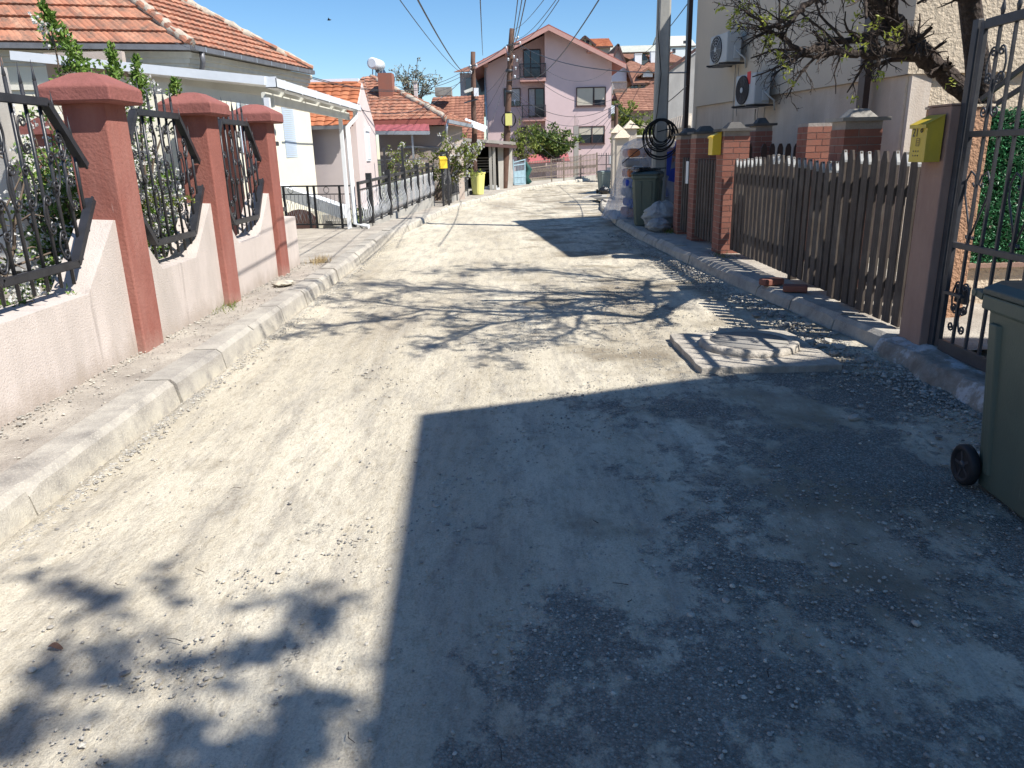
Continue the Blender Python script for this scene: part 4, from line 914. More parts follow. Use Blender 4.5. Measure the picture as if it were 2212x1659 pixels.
def carport():
    r = thing('concrete_carport', 'open concrete garage with flat weathered slab roof, dark inside, between the two wooden utility poles', 'garage', (-2, 37, -.3)); U = Vector((0, 0, 1))
    a, b = P(874, 296, 33.0), P(1114, 313, 40.6); a2, b2 = a + Vector((-.5, 6, .1)), b + Vector((-.2, 5, .1)); m = MB(); m.prism([a, b, b2, a2], (0, 0, .14)); m.build('roof_slab', M['concretedark'], r)
    w = MB(); p0, p1 = P(1078, 410, 40.0), P(1108, 405, 41.0); zt = b.z
    w.prism([(p0.x, p0.y, -.4), (p1.x, p1.y, -.4), (p1.x, p1.y, zt), (p0.x, p0.y, zt)], (-.2, 4, 0)); w.build('side_pier', M['concrete'], r)
    for u in (1061, 1069): q = P(u, 400, 39.2); c = MB(); c.box(q.x - .07, q.x + .07, 39.1, 39.3, -.4, 2.1); c.build('column', M['concrete'], r)
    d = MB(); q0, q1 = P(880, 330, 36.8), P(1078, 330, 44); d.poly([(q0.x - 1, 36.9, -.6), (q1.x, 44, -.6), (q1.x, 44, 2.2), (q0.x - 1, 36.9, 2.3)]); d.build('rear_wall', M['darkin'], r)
    bm = MB(); bm.bar(a + U * -.12, b + U * -.1, .15, .14); bm.build('front_beam', M['darkframe'], r)
    ww = MB(); p, q = P(905, 320, 34.5), P(985, 323, 36.5)
    ww.bar(P(878, 319, 33.6), P(1000, 324, 37), .08); 
    for u in (912, 935, 965): ww.bar(P(u, 303, 34.6), P(u, 322, 34.6), .06)
    ww.build('window_frame', M['wood_pole'], r)
    fl = MB(); fl.prism([P(985, 420, 35.6), P(1090, 408, 40.2), P(1078, 399, 43), P(1000, 405, 41)], (0, 0, -.1)); fl.build('floor_slab', M['concrete'], r)
    rng = random.Random(3)
    for (nm, lab, u, v, n, mt) in (('board_stack', 'stack of grey boards stored at the back of the open garage', 1050, 372, 6, 'concrete'),):
        t = thing(nm, lab, 'boards', P(u, 398, 41.5)); 
        for i in range(n): p = P(u, v - i * 6, 41.6); q = MB(); q.cbox((p.x + rng.uniform(-.2, .2), 41.8), (1, rng.uniform(-.2, .2)), .6, .35, p.z, p.z + .05); q.build('board', M[mt], t)
    t = thing('rubble_pile', 'small heap of pale broken slabs on the garage threshold', 'rubble', P(1063, 404, 39.6)); q = MB()
    for i in range(5): p = P(1052 + i * 5, 402 - (i % 2) * 3, 39.5); q.cbox((p.x, 39.6), (1, rng.uniform(-.6, .6)), .16, .12, -.22, -.22 + rng.uniform(.08, .25))
    q.build('slabs', M['white'], t)
carport()
def simple_boxhouse(name, label, u0, u1, vt, vb, Y, dep, mat, cat='house', group=None, extra=None):
    a, b = P(u0, vt, Y), P(u1, vb, Y); r = thing(name, label, cat, ((a.x + b.x) / 2, Y, b.z), group); m = MB(); m.box(a.x, b.x, Y, Y + dep, b.z - 1, a.z); m.build('wall', mat, r); return r, a, b
# dark tile roof behind the hipped house
def back_left():
    r = thing('rear_tile_house', 'tiled roof partly in deep shade behind the wooden pole, beside the pink house', 'house', P(990, 320, 47)); a, b = P(905, 312, 46), P(1046, 305, 46); c, d = P(935, 211, 51), P(1046, 206, 51)
    tiles(r, M['tiledark'], a, b, c, d, .34, .28, .03, .08, .035, 31); w = MB(); w.box(a.x, b.x, 46.4, 50, -.4, a.z); w.build('wall', M['lilacpink'], r)
    k = MB(); p = P(958, 200, 49.5); k.box(p.x - .5, p.x + .5, 49.2, 50.2, 5.0, P(958, 189, 49.5).z); k.build('chimney', M['concretedark'], r)
    r, a, b = simple_boxhouse('terrace_house', 'pale lilac upper storey with balcony glass and red roof left of the pink house', 993, 1050, 158, 215, 62, 6, M['lilac']); w = MB(); w.box(P(1000, 0, 61.9).x, b.x, 61.4, 62, a.z - 2.1, a.z - .4); w.build('balcony_glazing', M['glass'], r)
    tiles(r, M['tilebrown'], (a.x - .4, 61.2, a.z), (b.x + .3, 61.2, a.z), (a.x + 1.4, 65, a.z + 1.0), (b.x + .3, 65, a.z + 1.2), .5, .4, .03, .2, .03, 4)
    m = MB(); m.box(a.x - .2, b.x, 61.3, 62.2, a.z - 2.3, a.z - 2.15); m.build('balcony_slab', M['white'], r)
    r, a, b = simple_boxhouse('shed_roof_house', 'long purple red metal roof peeking over the orange tiles', 655, 776, 172, 200, 42, 3, M['white']); m = MB(); m.prism([(a.x - 2, 41.5, a.z - .3), (P(742, 0, 42).x, 41.5, a.z - .3), (P(742, 0, 42).x, 44, a.z + .15), (a.x - 2, 44, a.z + .15)], (0, 0, -.08)); m.build('roof', M['redsheet'], r)
    r = thing('white_flue', 'slim white chimney stack standing before the bare tree', 'chimney', P(895, 240, 37)); m = MB(); a, b = P(893, 178, 37), P(903, 240, 37); m.box(a.x, b.x, 37, 37.3, b.z - 2.2, a.z); m.build('stack', M['lilacpink'], r); m = MB(); m.box(a.x - .04, b.x + .04, 36.96, 37.34, a.z, a.z + .07); m.build('cap', M['concrete'], r)
back_left()

# --- pink house
def pink_house():
    YR, YL = 53.0, 54.2; r = thing('pink_house', 'three storey pink house with gabled red roof, balconies and brown windows', 'house', (2.5, 56, -.3)); Z = lambda a, b: ((1140 + a / 4.878) * .8641, (60 + b / 4.878) * .8641)
    def pr(a, b, Y=YR): return P(*Z(a, b), Y)
    xa = pr(1085, 700, YL).x; xr_ = pr(1895, 900).x; xl_ = pr(355, 900, YL).x; ap = pr(1120, 70); xa2 = pr(1085, 700).x
    zr = pr(1895, 450).z; zl = pr(345, 500, YL).z; zap = ap.z + .05
    # roof lines
    sR = (zap - zr) / (xr_ - ap.x); sL = (zap - zl) / (ap.x - xl_)
    m = MB(); m.prism([(xa2, YR, -.5), (xr_, YR, -.5), (xr_, YR, zr - .05), (ap.x, YR, zap - .08), (xa2, YR, zap - .08 - abs(ap.x - xa2) * sL)], (0, 9, 0)); m.build('wall', M['pinkhouse'], r)
    m = MB(); m.prism([(xl_, YL, -.5), (xa2 + .02, YL, -.5), (xa2 + .02, YL, zap - .1 - abs(ap.x - xa2) * sL), (xl_, YL, zl - .05)], (0, 8, 0)); m.build('recessed_wall', M['pinkhouse'], r)
    o = .95; yf = YR - o; m = MB()
    for s, xe, sl, ze in ((1, xr_ + .8, sR, zr), (-1, xl_ - .75, sL, zl)):
        zE = zap - abs(xe - ap.x) * sl
        m.prism([(ap.x, yf, zap), (xe, yf, zE), (xe, yf, zE + .12), (ap.x, yf, zap + .14)], (0, 10.5, 0))
    ro = m.build('roof', M['brownroof'], r)
    m = MB()
    for s, xe, sl in ((1, xr_ + .8, sR), (-1, xl_ - .75, sL)):
        zE = zap - abs(xe - ap.x) * sl; m.prism([(ap.x, yf - .03, zap + .06), (xe, yf - .03, zE + .06), (xe, yf - .03, zE - .2), (ap.x, yf - .03, zap - .22)], (0, .05, 0))
    m.build('bargeboard', M['pinktrim'], r)
    m = MB()
    for (a, b, Y) in ((1635, 310, YR), (1890, 400, YR), (355, 455, YL), (620, 320, YL)):
        p = pr(a, b, yf + .2); m.box(p.x - .14, p.x + .14, yf + .02, YR + .3 if Y == YR else YL + .2, p.z - .16, p.z + .16)
    m.build('roof_bracket', M['pinktrim'], r)
    n = (0, -1, 0)
    def win(a0, b0, a1, b1, Y, **k):
        p, q = pr(a0, b1, Y), pr(a1, b0, Y); y = Y - .01
        return window(r, (p.x, y, p.z), (q.x, y, p.z), (q.x, y, q.z), (p.x, y, q.z), n, **k)
    win(1470, 770, 1822, 1000, YR, mull=(.60,), blind=[(0, .56, .0, 'blind'), (.62, 1, .32, 'blind')], sill='darkframe')
    win(1495, 1245, 1810, 1460, YR, mull=(.52,), blind=[(0, .5, .52, 'blind'), (.54, 1, .52, 'blind')], sill='darkframe')
    win(828, 312, 1024, 650, YL, mull=(.42,), name='balcony_door')
    win(890, 785, 1080, 1135, YL, mull=(.4,), blind=[(0, .38, .05, 'curtain')], name='balcony_door')
    win(590, 785, 780, 1005, YL, mull=(.25,), blind=[(.28, 1, .3, 'curtain')])
    win(790, 1260, 850, 1400, YL, mull=())
    for (a0, a1, b, h0) in ((782, 1095, 660, 490), (812, 1095, 1145, 995)):
        p, q = pr(a0, b, YR), pr(a1, b, YR); s = MB(); s.box(p.x, q.x, YR - .1, YL, p.z - .22, p.z); s.build('balcony_slab', M['pinktrim'], r)
        zt = pr(a0, h0, YR).z; g = MB(); yf2 = YR - .08
        for i in range(23): x = lerp(p.x + .03, q.x - .03, i / 22); g.tube([(x, yf2, p.z), (x, yf2 - .18, p.z + .25), (x, yf2 - .02, zt - .1), (x, yf2, zt)], .012, 4, False)
        g.bar((p.x, yf2, zt), (q.x, yf2, zt), .05); g.bar((p.x, yf2, zt), (p.x, YL, zt), .05); g.bar((p.x, yf2, p.z + .08), (q.x, yf2, p.z + .08), .03)
        for i in range(5): y = lerp(yf2, YL, i / 4); g.bar((p.x, y, p.z), (p.x, y, zt), .03); g.bar((q.x, y, p.z), (q.x, y, zt), .03)
        g.build('balcony_railing', M['iron'], r)
    d = MB(); p = pr(350, 540, YL); d.tube([(xl_ + .05, YL - .06, p.z), (xl_ + .08, YL - .06, -.3)], .06, 8); d.build('downpipe', M['gutterlight'], r)
    c = thing('laundry', 'white towel hung at the corner of the pink house', 'towel', pr(1920, 1000)); q = MB(); a, b = pr(1893, 992, YR - .2), pr(1952, 1095, YR - .2); q.prism([(a.x, YR - .1, a.z), (b.x, YR - .1, a.z - .02), (b.x, YR - .1, b.z), ((a.x + b.x) / 2, YR - .14, b.z + .05), (a.x, YR - .1, b.z)], (0, .03, 0)); q.build('cloth', M['white'], c)
    t = thing('hanging_cloth', 'white cloth hanging in front of the left window of the pink house', 'cloth', pr(710, 920, YL - .6)); q = MB(); a, b = pr(695, 925, YL - .6), pr(735, 1010, YL - .6); q.prism([(a.x, a.y, a.z), (b.x, a.y, a.z + .05), (b.x - .1, a.y, b.z + .25), (a.x + .15, a.y, b.z)], (0, .04, 0)); q.build('cloth', M['white'], t)
    # concrete column with rebars beside
    t = thing('concrete_column', 'unfinished concrete column with rebar stubs in front of the pink house', 'column', pr(1460, 1590, YR - .9)); q = MB(); a, b = pr(1432, 1250, YR - .9), pr(1490, 1640, YR - .9); q.box(a.x, b.x, YR - 1.2, YR - .8, -.3, a.z); q.build('shaft', M['concrete'], t)
    q = MB()
    for i in range(4): x = lerp(a.x + .06, b.x - .06, i / 3); q.bar((x, YR - 1, a.z), (x + .02 * i, YR - 1, a.z + .7 - .1 * i), .02)
    q.build('rebar', M['rust'], t)
    return
pink_house()
# ================================================================ FAR STREET FENCE, GATE, HILLSIDE
def far_fence():
    a, b = Vector((P(1138, 395, 43.8).x, 43.8, -.15)), Vector((P(1289, 380, 49.0).x, 49.0, -.05)); U = Vector((0, 0, 1)); d = b - a
    r = thing('rusty_fence', 'long rusty ornamental iron fence on a low plinth below the pink house', 'fence', a); m = MB(); m.prism([a - U * .3, b - U * .3, b + U * .15, a + U * .12], (0, .25, 0)); m.build('plinth', M['concrete'], r)
    h0, h1 = P(1138, 352, 43.8).z - a.z, P(1289, 333, 49).z - b.z
    m = MB(); m.bar(a + U * .3, b + U * .3, .05); m.bar(a + U * (h0 - .3), b + U * (h1 - .3), .05); m.bar(a + U * h0, b + U * h1, .03)
    m.build('rail', M['rust'], r)
    w = MB(); k = 46
    for i in range(k):
        p = a + d * ((i + .5) / k); h = lerp(h0, h1, i / k); w.bar(p + U * .2, p + U * (h + .06), .034)
        q = a + d * ((i + 1.5) / k)
        for z in (.55,): w.bar(p + U * z, q + U * (z + .28), .02); w.bar(q + U * z, p + U * (z + .28), .02)
    w.build('infill', M['rust'], r)
    for t in (0, .33, .5, .75, 1): m = MB(); p = a + d * t; m.box(p.x - .04, p.x + .04, p.y - .04, p.y + .04, p.z, p.z + lerp(h0, h1, t) + .1); m.build('post', M['rust'], r)
    t = thing('red_sheet_screen', 'faded red metal sheets standing behind the rusty fence', 'screen', a + Vector((0, .6, 0))); m = MB(); m.prism([a + Vector((.1, 1.5, h0 - .05)), a + d * .62 + Vector((0, 1.5, h1 - .3)), a + d * .60 + Vector((0, 2.2, h1 + .15)), a + Vector((.1, 2.2, h0 + .42))], (0, .05, -.05)); m.build('sheet', M['redsheet'], t)
    t = thing('green_tarp', 'dark green cloth bundled over the left end of the rusty fence', 'tarp', a); m = MB(); rng = random.Random(1)
    m.tube([a + Vector((.1, -.1, .02)), a + Vector((-.1, -.12, .4)), a + Vector((.15, -.1, .8)), a + Vector((-.05, -.1, 1.2))], [.22, .2, .17, .05], 9); m.build('cloth', M['tarp'], t)
    t = thing('pale_blue_gate', 'pale blue iron garden gate between garage pier and rusty fence', 'gate', P(1120, 395, 42.8)); m = MB(); p0, p1 = P(1110, 396, 42.6), P(1135, 394, 43.4); p0.z = p1.z = -.12; H = P(1122, 345, 43).z + .12
    m.bar(p0, p1, .05); m.bar(p0 + U * H * .78, p1 + U * H * .82, .05); m.bar(p0 + U * H * .9, p1 + U * H, .05); m.bar(p0 + U * .4, p1 + U * .4, .04)
    for i in range(2): q = (p0, p1)[i]; m.bar(q, q + U * H * 1.02, .06)
    for i in range(8): q = lerp(p0, p1, (i + .5) / 8); m.bar(q, q + U * H * .9, .025)
    m.build('frame', M['bluegate'], t); m = MB(); m.prism([p0 + U * .05, p1 + U * .05, p1 + U * .75, p0 + U * .7], (0, .02, 0)); m.build('kick_sheet', M['bluegate'], t)
    # right of the fence: dark low gate, timber debris
    t = thing('mesh_gate', 'grey mesh gate leaf with tall posts right of the rusty fence', 'gate', P(1300, 380, 49.5)); m = MB()
    for u in (1309, 1321): p = P(u, 380, 49.3); m.bar((p.x, p.y, -.1), (p.x, p.y, P(u, 326 if u > 1310 else 330, 49.3).z), .06)
    p, q = P(1289, 380, 49.2), P(1321, 378, 49.3)
    for z in (.1, .7, 1.25): m.bar((p.x, p.y, z), (q.x, q.y, z), .04)
    for i in range(14): x = lerp(p.x, q.x, i / 13); m.bar((x, 49.25, 0), (x, 49.25, 1.4 - .2 * (i % 2)), .02)
    m.build('leaf', M['irongrey'], t)
    t = thing('timber_scraps', 'pile of broken timber planks and pallets at the bend of the road', 'timber', P(1310, 395, 44)); rng = random.Random(8)
    for i in range(12):
        p = P(rng.uniform(1294, 1332), rng.uniform(386, 402), 43.5); m = MB(); p.z = max(p.z, -.28); q = p + Vector((rng.uniform(.6, 1.3), rng.uniform(-.4, .4), rng.uniform(-.35, .1))); m.bar(p, q, .12, .035); m.build('plank', M['wood_pole'] if i % 3 else M['concrete'], t)
    t = thing('stored_junk', 'white and dark household junk under the red tiled lean-to beside the pink house', 'junk', P(1328, 350, 51)); m = MB(); 
    for i, (u, v) in enumerate(((1325, 345), (1330, 362), (1322, 370))): p = P(u, v, 51); m.cbox((p.x, p.y), (1, .3 * i), .28, .2, p.z - .3, p.z + .25)
    m.build('boxes', M['white'], t)
far_fence()
def hillside():
    def H(name, lab, u0, u1, ve, vb, vr, Y, dep, wall, roof, axis='x', **k):
        a, b = P(u0, ve, Y), P(u1, vb, Y); zr = P((u0 + u1) / 2, vr, Y + dep / 2).z if axis == 'x' else P((u0 + u1) / 2, vr, Y).z
        wins = []
        for (wu0, wu1, wv0, wv1) in k.pop('w', ()):
            p, q = P(wu0, wv1, Y), P(wu1, wv0, Y); wins.append((p.x, p.z, q.x - p.x, q.z - p.z))
        ch = []
        for (cu, cv0, cv1, cy, cw, cm) in k.pop('c', ()):
            p = P(cu, cv0, Y + cy); q = P(cu, cv1, Y + cy); ch.append((p.x, Y + cy, cw, q.z, p.z, cm))
        return box_house(name, lab, a.x, b.x, Y, Y + dep, min(b.z, hill_h(a.x, Y)) - 1.5, a.z, zr, wall, roof, axis, wins=wins, chim=ch, **k)
    H('gable_house', 'white walled house with dark edged gable roof right behind the pink house', 1312, 1352, 152, 240, 96, 68, 7, M['white'], M['tilebrown'], 'y', over=.5, w=((1326, 1338, 200, 212),))
    H('barn', 'low shed with weathered red tile roof above the yellow green bushes', 1350, 1422, 238, 275, 192, 62, 9, M['taupe'], M['tilebrown'], 'x', over=.3)
    H('hill_house', 'house with wide brown roof and small white dormer on the hillside', 1355, 1432, 176, 214, 145, 92, 9, M['taupe'], M['tilebrown'], 'x', over=.7, w=((1362, 1378, 180, 200), (1384, 1394, 178, 198), (1404, 1412, 178, 192)), c=())
    H('hill_house', 'small hipped brown roof house below the dormer house', 1392, 1440, 194, 225, 178, 80, 7, M['greywall'], M['tilebrown'], 'x', hip=2.0)
    H('hill_house', 'hipped brown roof house with white chimney left of the dormer', 1348, 1388, 144, 165, 117, 106, 9, M['taupe'], M['tilebrown'], 'x', hip=3, c=((1378, 118, 148, 2, .9, 'white'),))
    H('hill_house', 'hipped brown roof house with white chimney behind the concrete pole', 1390, 1446, 146, 160, 119, 110, 9, M['taupe'], M['tilebrown'], 'x', hip=3, c=((1413, 112, 140, 2, 1.0, 'white'),))
    H('hill_block', 'large grey block with pale flat gabled roof on top of the hill', 1325, 1418, 112, 140, 99, 150, 16, M['greywall'], M['offwhite'], 'x', over=1.2, w=((1348, 1358, 116, 130), (1366, 1380, 116, 130), (1388, 1398, 116, 130)))
    H('hill_block', 'tall white block with small square windows at top right of the hill', 1432, 1500, 100, 150, 78, 158, 14, M['white'], M['offwhite'], 'x', over=.2, w=((1441, 1448, 104, 114), (1453, 1459, 106, 114), (1476, 1482, 88, 94)))
    H('hill_house', 'brown roof house below the white block, beside the grey gable wall', 1430, 1490, 134, 170, 112, 118, 9, M['taupe'], M['tilebrown'], 'x', hip=3)
    H('hill_house', 'orange roofed house corner seen above the ridge of the pink house', 1268, 1318, 100, 130, 84, 95, 8, M['taupe'], M['tileorange'], 'x', over=.3)
    H('hill_house', 'small cream roof gable with open belvedere above the pink house roof', 1248, 1278, 92, 110, 78, 85, 6, M['cream'], M['tilebrown'], 'y', over=.4, w=((1256, 1262, 88, 95), (1266, 1272, 88, 95)))
    H('hill_house', 'red tiled lean-to roof low beside the pink house', 1318, 1334, 255, 300, 238, 58, 4, M['taupe'], M['tileorange'], 'x', over=.2)
    r = thing('dormer', 'white gabled dormer on the wide brown roof', 'dormer', P(1400, 165, 93)); m = MB(); a, b, c = P(1389, 166, 91.8), P(1410, 166, 91.8), P(1400, 150, 91.8); m.prism([a, b, b + Vector((0, 0, .4)), c, a + Vector((0, 0, .4))], (0, 4, 0)); m.build('wall', M['white'], r); m = MB()
    m.prism([c + Vector((0, -.3, .25)), b + Vector((.5, -.3, .25)), b + Vector((.5, -.3, .05)), c + Vector((0, -.3, .0))], (0, 4.5, 0)); m.prism([c + Vector((0, -.3, .25)), a + Vector((-.5, -.3, .25)), a + Vector((-.5, -.3, .05)), c + Vector((0, -.3, .0))], (0, 4.5, 0)); m.build('roof', M['tilebrown'], r)
    # grey gable wall left of the tan house
    r = thing('grey_gable_building', 'blank grey cement gable wall behind the concrete pole', 'building', P(1460, 290, 34)); m = MB(); a, b, c, d = P(1430, 300, 34), P(1560, 300, 34), P(1560, 70, 34), P(1428, 168, 34); m.prism([(a.x, 34, -.5), (b.x, 34, -.5), c, d], (4, 8, 0)); m.build('gable_wall', M['greywall'], r)
    m = MB(); m.bar(d + Vector((-.3, -.05, -.1)), c + Vector((0, -.05, .1)), .12, .12); m.build('verge', M['darkframe'], r)
    m = MB(); p, q = P(1432, 292, 28.2), P(1492, 275, 26.6); k = 12
    for i in range(k): t = i / k; s = lerp(p, q, t); m.tube([s, s + Vector((.35, 1.4, .45))], .1, 6)
    o = m.build('corrugated_awning', M['mortar'], r)
    # balcony on the gable house
    r = thing('brown_balcony', 'brown railed balcony projecting right of the pink house corner', 'balcony', P(1330, 205, 66)); m = MB(); a, b = P(1320, 203, 66), P(1352, 206, 66); m.box(a.x, b.x, 65.5, 68, b.z - .3, b.z); m.build('slab', M['pinktrim'], r)
    m = MB(); 
    for i in range(16): x = lerp(a.x, b.x, i / 15); m.bar((x, 65.6, b.z), (x, 65.6, b.z + 1.0), .05)
    m.bar((a.x, 65.6, b.z + 1), (b.x, 65.6, b.z + 1), .1); m.build('railing', M['rust'], r)
hillside()
def trunk_tree(name, label, cat, base, pts, leafmat, nleaf, L, seed, blossom=0, group=None, spread=.3, stem_r=.025, leafclump=6, barkm='twig', droop=0, bl_size=.03, stems=None):
    """bush or tree: stems run from the base through given tips, leaves clump round the stems"""
    rng = random.Random(seed); r = thing(name, label, cat, base, group); m = MB(); tips = []
    for (tx, ty, tz) in pts:
        p0 = Vector(base) + Vector((rng.gauss(0, .12), rng.gauss(0, .12), 0)); p1 = Vector((tx, ty, tz)); mid = (p0 + p1) / 2 + Vector((rng.gauss(0, .12), rng.gauss(0, .12), 0)); k = 9
        q = [p0.lerp(mid, i / k).lerp(mid.lerp(p1, i / k), i / k) + Vector((rng.gauss(0, .012), rng.gauss(0, .012), 0)) for i in range(k + 1)]
        m.tube(q, [stem_r * (1 - .85 * i / k) for i in range(k + 1)], 5, False); tips.append(q)
        for j in range(3, k):
            if rng.random() < .75:
                s = q[j]; e = s + Vector((rng.gauss(0, spread), rng.gauss(0, spread), rng.uniform(-.1, spread))); md = (s + e) / 2 + Vector((0, 0, spread * .2)); m.tube([s, md, e], [stem_r * .4, stem_r * .3, stem_r * .12], 4, False); tips.append([s, md, e])
    m.build('stems', M[barkm], r)
    if nleaf:
        lf = MB()
        for i in range(nleaf):
            q = rng.choice(tips); t = rng.random() * (len(q) - 1); j = int(t); p = q[j].lerp(q[min(j + 1, len(q) - 1)], t - j)
            if len(q) > 4 and t < len(q) * .3 and rng.random() < .8: continue
            c = p + Vector((rng.gauss(0, .035), rng.gauss(0, .035), rng.gauss(0, .03)))
            for _ in range(leafclump): lf.leaf(c + Vector((rng.gauss(0, L * .4), rng.gauss(0, L * .4), rng.gauss(0, L * .4))), L * rng.uniform(.6, 1.2), L * .5, rng, (rng.gauss(0, .5), rng.gauss(0, .5), .5 - droop))
        lf.build('leaves', M[leafmat], r)
    if blossom:
        bf = MB()
        for i in range(blossom):
            q = rng.choice(tips); t = rng.random() * (len(q) - 1); j = int(t); p = q[j].lerp(q[min(j + 1, len(q) - 1)], t - j)
            if len(q) > 4 and t < len(q) * .25: continue
            c = p + Vector((rng.gauss(0, .05), rng.gauss(0, .05), rng.gauss(0, .04)))
            for _ in range(rng.randint(3, 8)):
                e = c + Vector((rng.gauss(0, bl_size), rng.gauss(0, bl_size), rng.gauss(0, bl_size)))
                for k in range(3): bf.leaf(e, bl_size * .8, bl_size * .8, rng)
        bf.build('blossom', M['blossom'], r)
    return r
def garden():
    rng = random.Random(12)
    def cloud(x0, x1, y0, y1, z0, z1, n): return [(rng.uniform(x0, x1), rng.uniform(y0, y1), rng.uniform(z0, z1)) for _ in range(n)]
    sp = P(88, 8, 6.4); sp2 = P(240, 98, 7.4)
    trunk_tree('blossoming_bush', 'low white flowering bush with green leaves behind the nearest grille', 'bush', (-3.75, 4.6, .2), cloud(-4.4, -3.4, 4.2, 5.8, .5, 1.3, 40), 'leaf', 2300, .045, 1, 1500, 'white flowering bushes behind the fence', .2)
    trunk_tree('blossoming_bush', 'bare greyish branching shrub with few buds at the left edge', 'bush', (-4.1, 5.4, .2), cloud(-4.7, -3.6, 4.8, 6.2, 1.2, 2.0, 11), 'leafbright', 60, .045, 2, 40, 'white flowering bushes behind the fence', .3, .03)
    trunk_tree('blossoming_bush', 'tall white flowering shrub shooting one long leafy spire above the first red pillar', 'bush', (-3.7, 6.6, .2), cloud(-4.1, -3.4, 6.3, 7.7, .6, 1.95, 36) + [(sp.x, sp.y, sp.z)], 'leaf', 2300, .05, 3, 950, 'white flowering bushes behind the fence', .2)
    trunk_tree('blossoming_bush', 'white flowering shrub with leafy tips between the first and second red pillars', 'bush', (-3.75, 7.7, .2), cloud(-4.3, -3.5, 7.1, 8.2, 1.0, 2.3, 22) + [tuple(P(300, 125, 7.6)), tuple(P(375, 178, 7.9)), tuple(sp2)], 'leaf', 1100, .05, 4, 750, 'white flowering bushes behind the fence', .16)
    trunk_tree('blossoming_bush', 'sparse flowering shrub behind the third grille by the second red pillar', 'bush', (-3.8, 9.0, .2), cloud(-4.2, -3.5, 8.5, 9.6, .7, 1.7, 12), 'leaf', 500, .05, 5, 260, 'white flowering bushes behind the fence', .18)
    # leafy spire thickening and a twig hanging over the second dip
    a = P(398, 405, 7.3); trunk_tree('blossom_spray', 'flowering twig reaching over the notch in front of the second red pillar', 'twig', (-3.3, 6.9, 1.3), [(-2.98, 7.45, 1.22), (-3.0, 7.3, 1.28)], 'leafbright', 40, .04, 6, 20, None, .05, .006)
    rows = MB()
    for (b, e, n) in ((P(188, 165, 6.5), sp, 105), (P(250, 175, 7.4), sp2, 50), (P(302, 222, 7.6), P(294, 122, 7.6), 70), (P(374, 215, 7.9), P(379, 172, 7.9), 30)):
        for i in range(n):
            t = rng.random(); c = b.lerp(e, t); w = .035 * (1.25 - t)
            for _ in range(5): rows.leaf(c + Vector((rng.gauss(0, w), rng.gauss(0, w), rng.gauss(0, w))), .05, .025, rng, (0, 0, .6))
        rows.tube([b, e], .006, 4)
    tag(rows.build('leafy_shoots', M['leaf'], None, (sp.x, sp.y, 0.2)), 'upright young leafy shoots rising above the white flowering bushes', 'shoots')
    trunk_tree('apple_tree', 'spreading apple tree with white blossoms and pale green leaves behind the street railing', 'tree', (-2.7, 28.2, 0), [(P(u, v, 28 + w)).to_tuple() for (u, v, w) in ((985, 300, 0), (1010, 305, .5), (1030, 330, 0), (960, 318, 0), (1005, 290, 0), (940, 335, .4), (1022, 345, 0), (990, 330, .6), (1040, 315, .3))], 'leafbright', 460, .11, 7, 110, None, .5, .05, 5, bl_size=.06)
    trunk_tree('garden_shrub', 'pale flowering shrub with bare shoots beside the porch of the hipped house', 'bush', (-4.4, 26.6, -.6), [(P(u, v, 26.6 + w)).to_tuple() for (u, v, w) in ((835, 320, 0), (850, 345, 0), (880, 330, 0), (900, 350, 0), (870, 310, 0), (915, 340, 0), (860, 365, 0), (890, 365, .2), (838, 350, 0), (925, 345, 0), (905, 320, 0))], 'leafbright', 420, .09, 8, 90, None, .35, .04, 5, bl_size=.05)
    trunk_tree('bare_tree', 'bare spring tree crown against the sky behind the brick chimney', 'tree', P(890, 230, 44).to_tuple(), [(P(u, v, 44)).to_tuple() for (u, v) in ((855, 150), (870, 142), (885, 138), (900, 140), (915, 150), (930, 165), (862, 165), (945, 180), (878, 160), (908, 165), (925, 185), (895, 155))], 'tarpleaf', 330, .16, 9, 0, None, .6, .06, 3)
    trunk_tree('evergreen_shrub', 'large dense loquat shrub in front of the pink house', 'bush', P(1190, 345, 47.5).to_tuple(), [(P(u, v, 47 + .4 * (i % 3))).to_tuple() for i, (u, v) in enumerate(((1140, 300), (1150, 285), (1165, 275), (1185, 270), (1200, 282), (1215, 300), (1228, 318), (1218, 325), (1190, 300), (1170, 310), (1150, 320), (1205, 315), (1175, 290), (1160, 330), (1232, 308)))], 'leafdark', 1000, .24, 10, 0, None, .55, .05, 4)
    trunk_tree('evergreen_shrub', 'yellowish loose shrub between the pole and the loquat', 'bush', P(1125, 350, 45.5).to_tuple(), [(P(u, v, 45.5)).to_tuple() for (u, v) in ((1105, 290), (1118, 265), (1125, 300), (1140, 275), (1150, 320), (1112, 325), (1130, 330), (1095, 300))], 'leafbright', 260, .17, 11, 0, None, .5, .05, 4)
    trunk_tree('conifer', 'tall yellow green conifer bush left of the concrete pole', 'tree', P(1360, 330, 46).to_tuple(), [(P(u, v, 46)).to_tuple() for (u, v) in ((1345, 240), (1362, 222), (1375, 240), (1352, 262), (1380, 270), (1368, 290), (1345, 290), (1358, 305), (1378, 310), (1350, 325), (1388, 285), (1340, 315))], 'leafbright', 900, .2, 12, 0, None, .45, .05, 4)
    trunk_tree('conifer', 'thin light green bush at the right of the hillside lane beside the pole', 'tree', P(1410, 330, 48).to_tuple(), [(P(u, v, 48)).to_tuple() for (u, v) in ((1405, 240), (1415, 255), (1400, 275), (1418, 285), (1408, 300))], 'leafbright', 200, .18, 13, 0, None, .4, .04, 4)
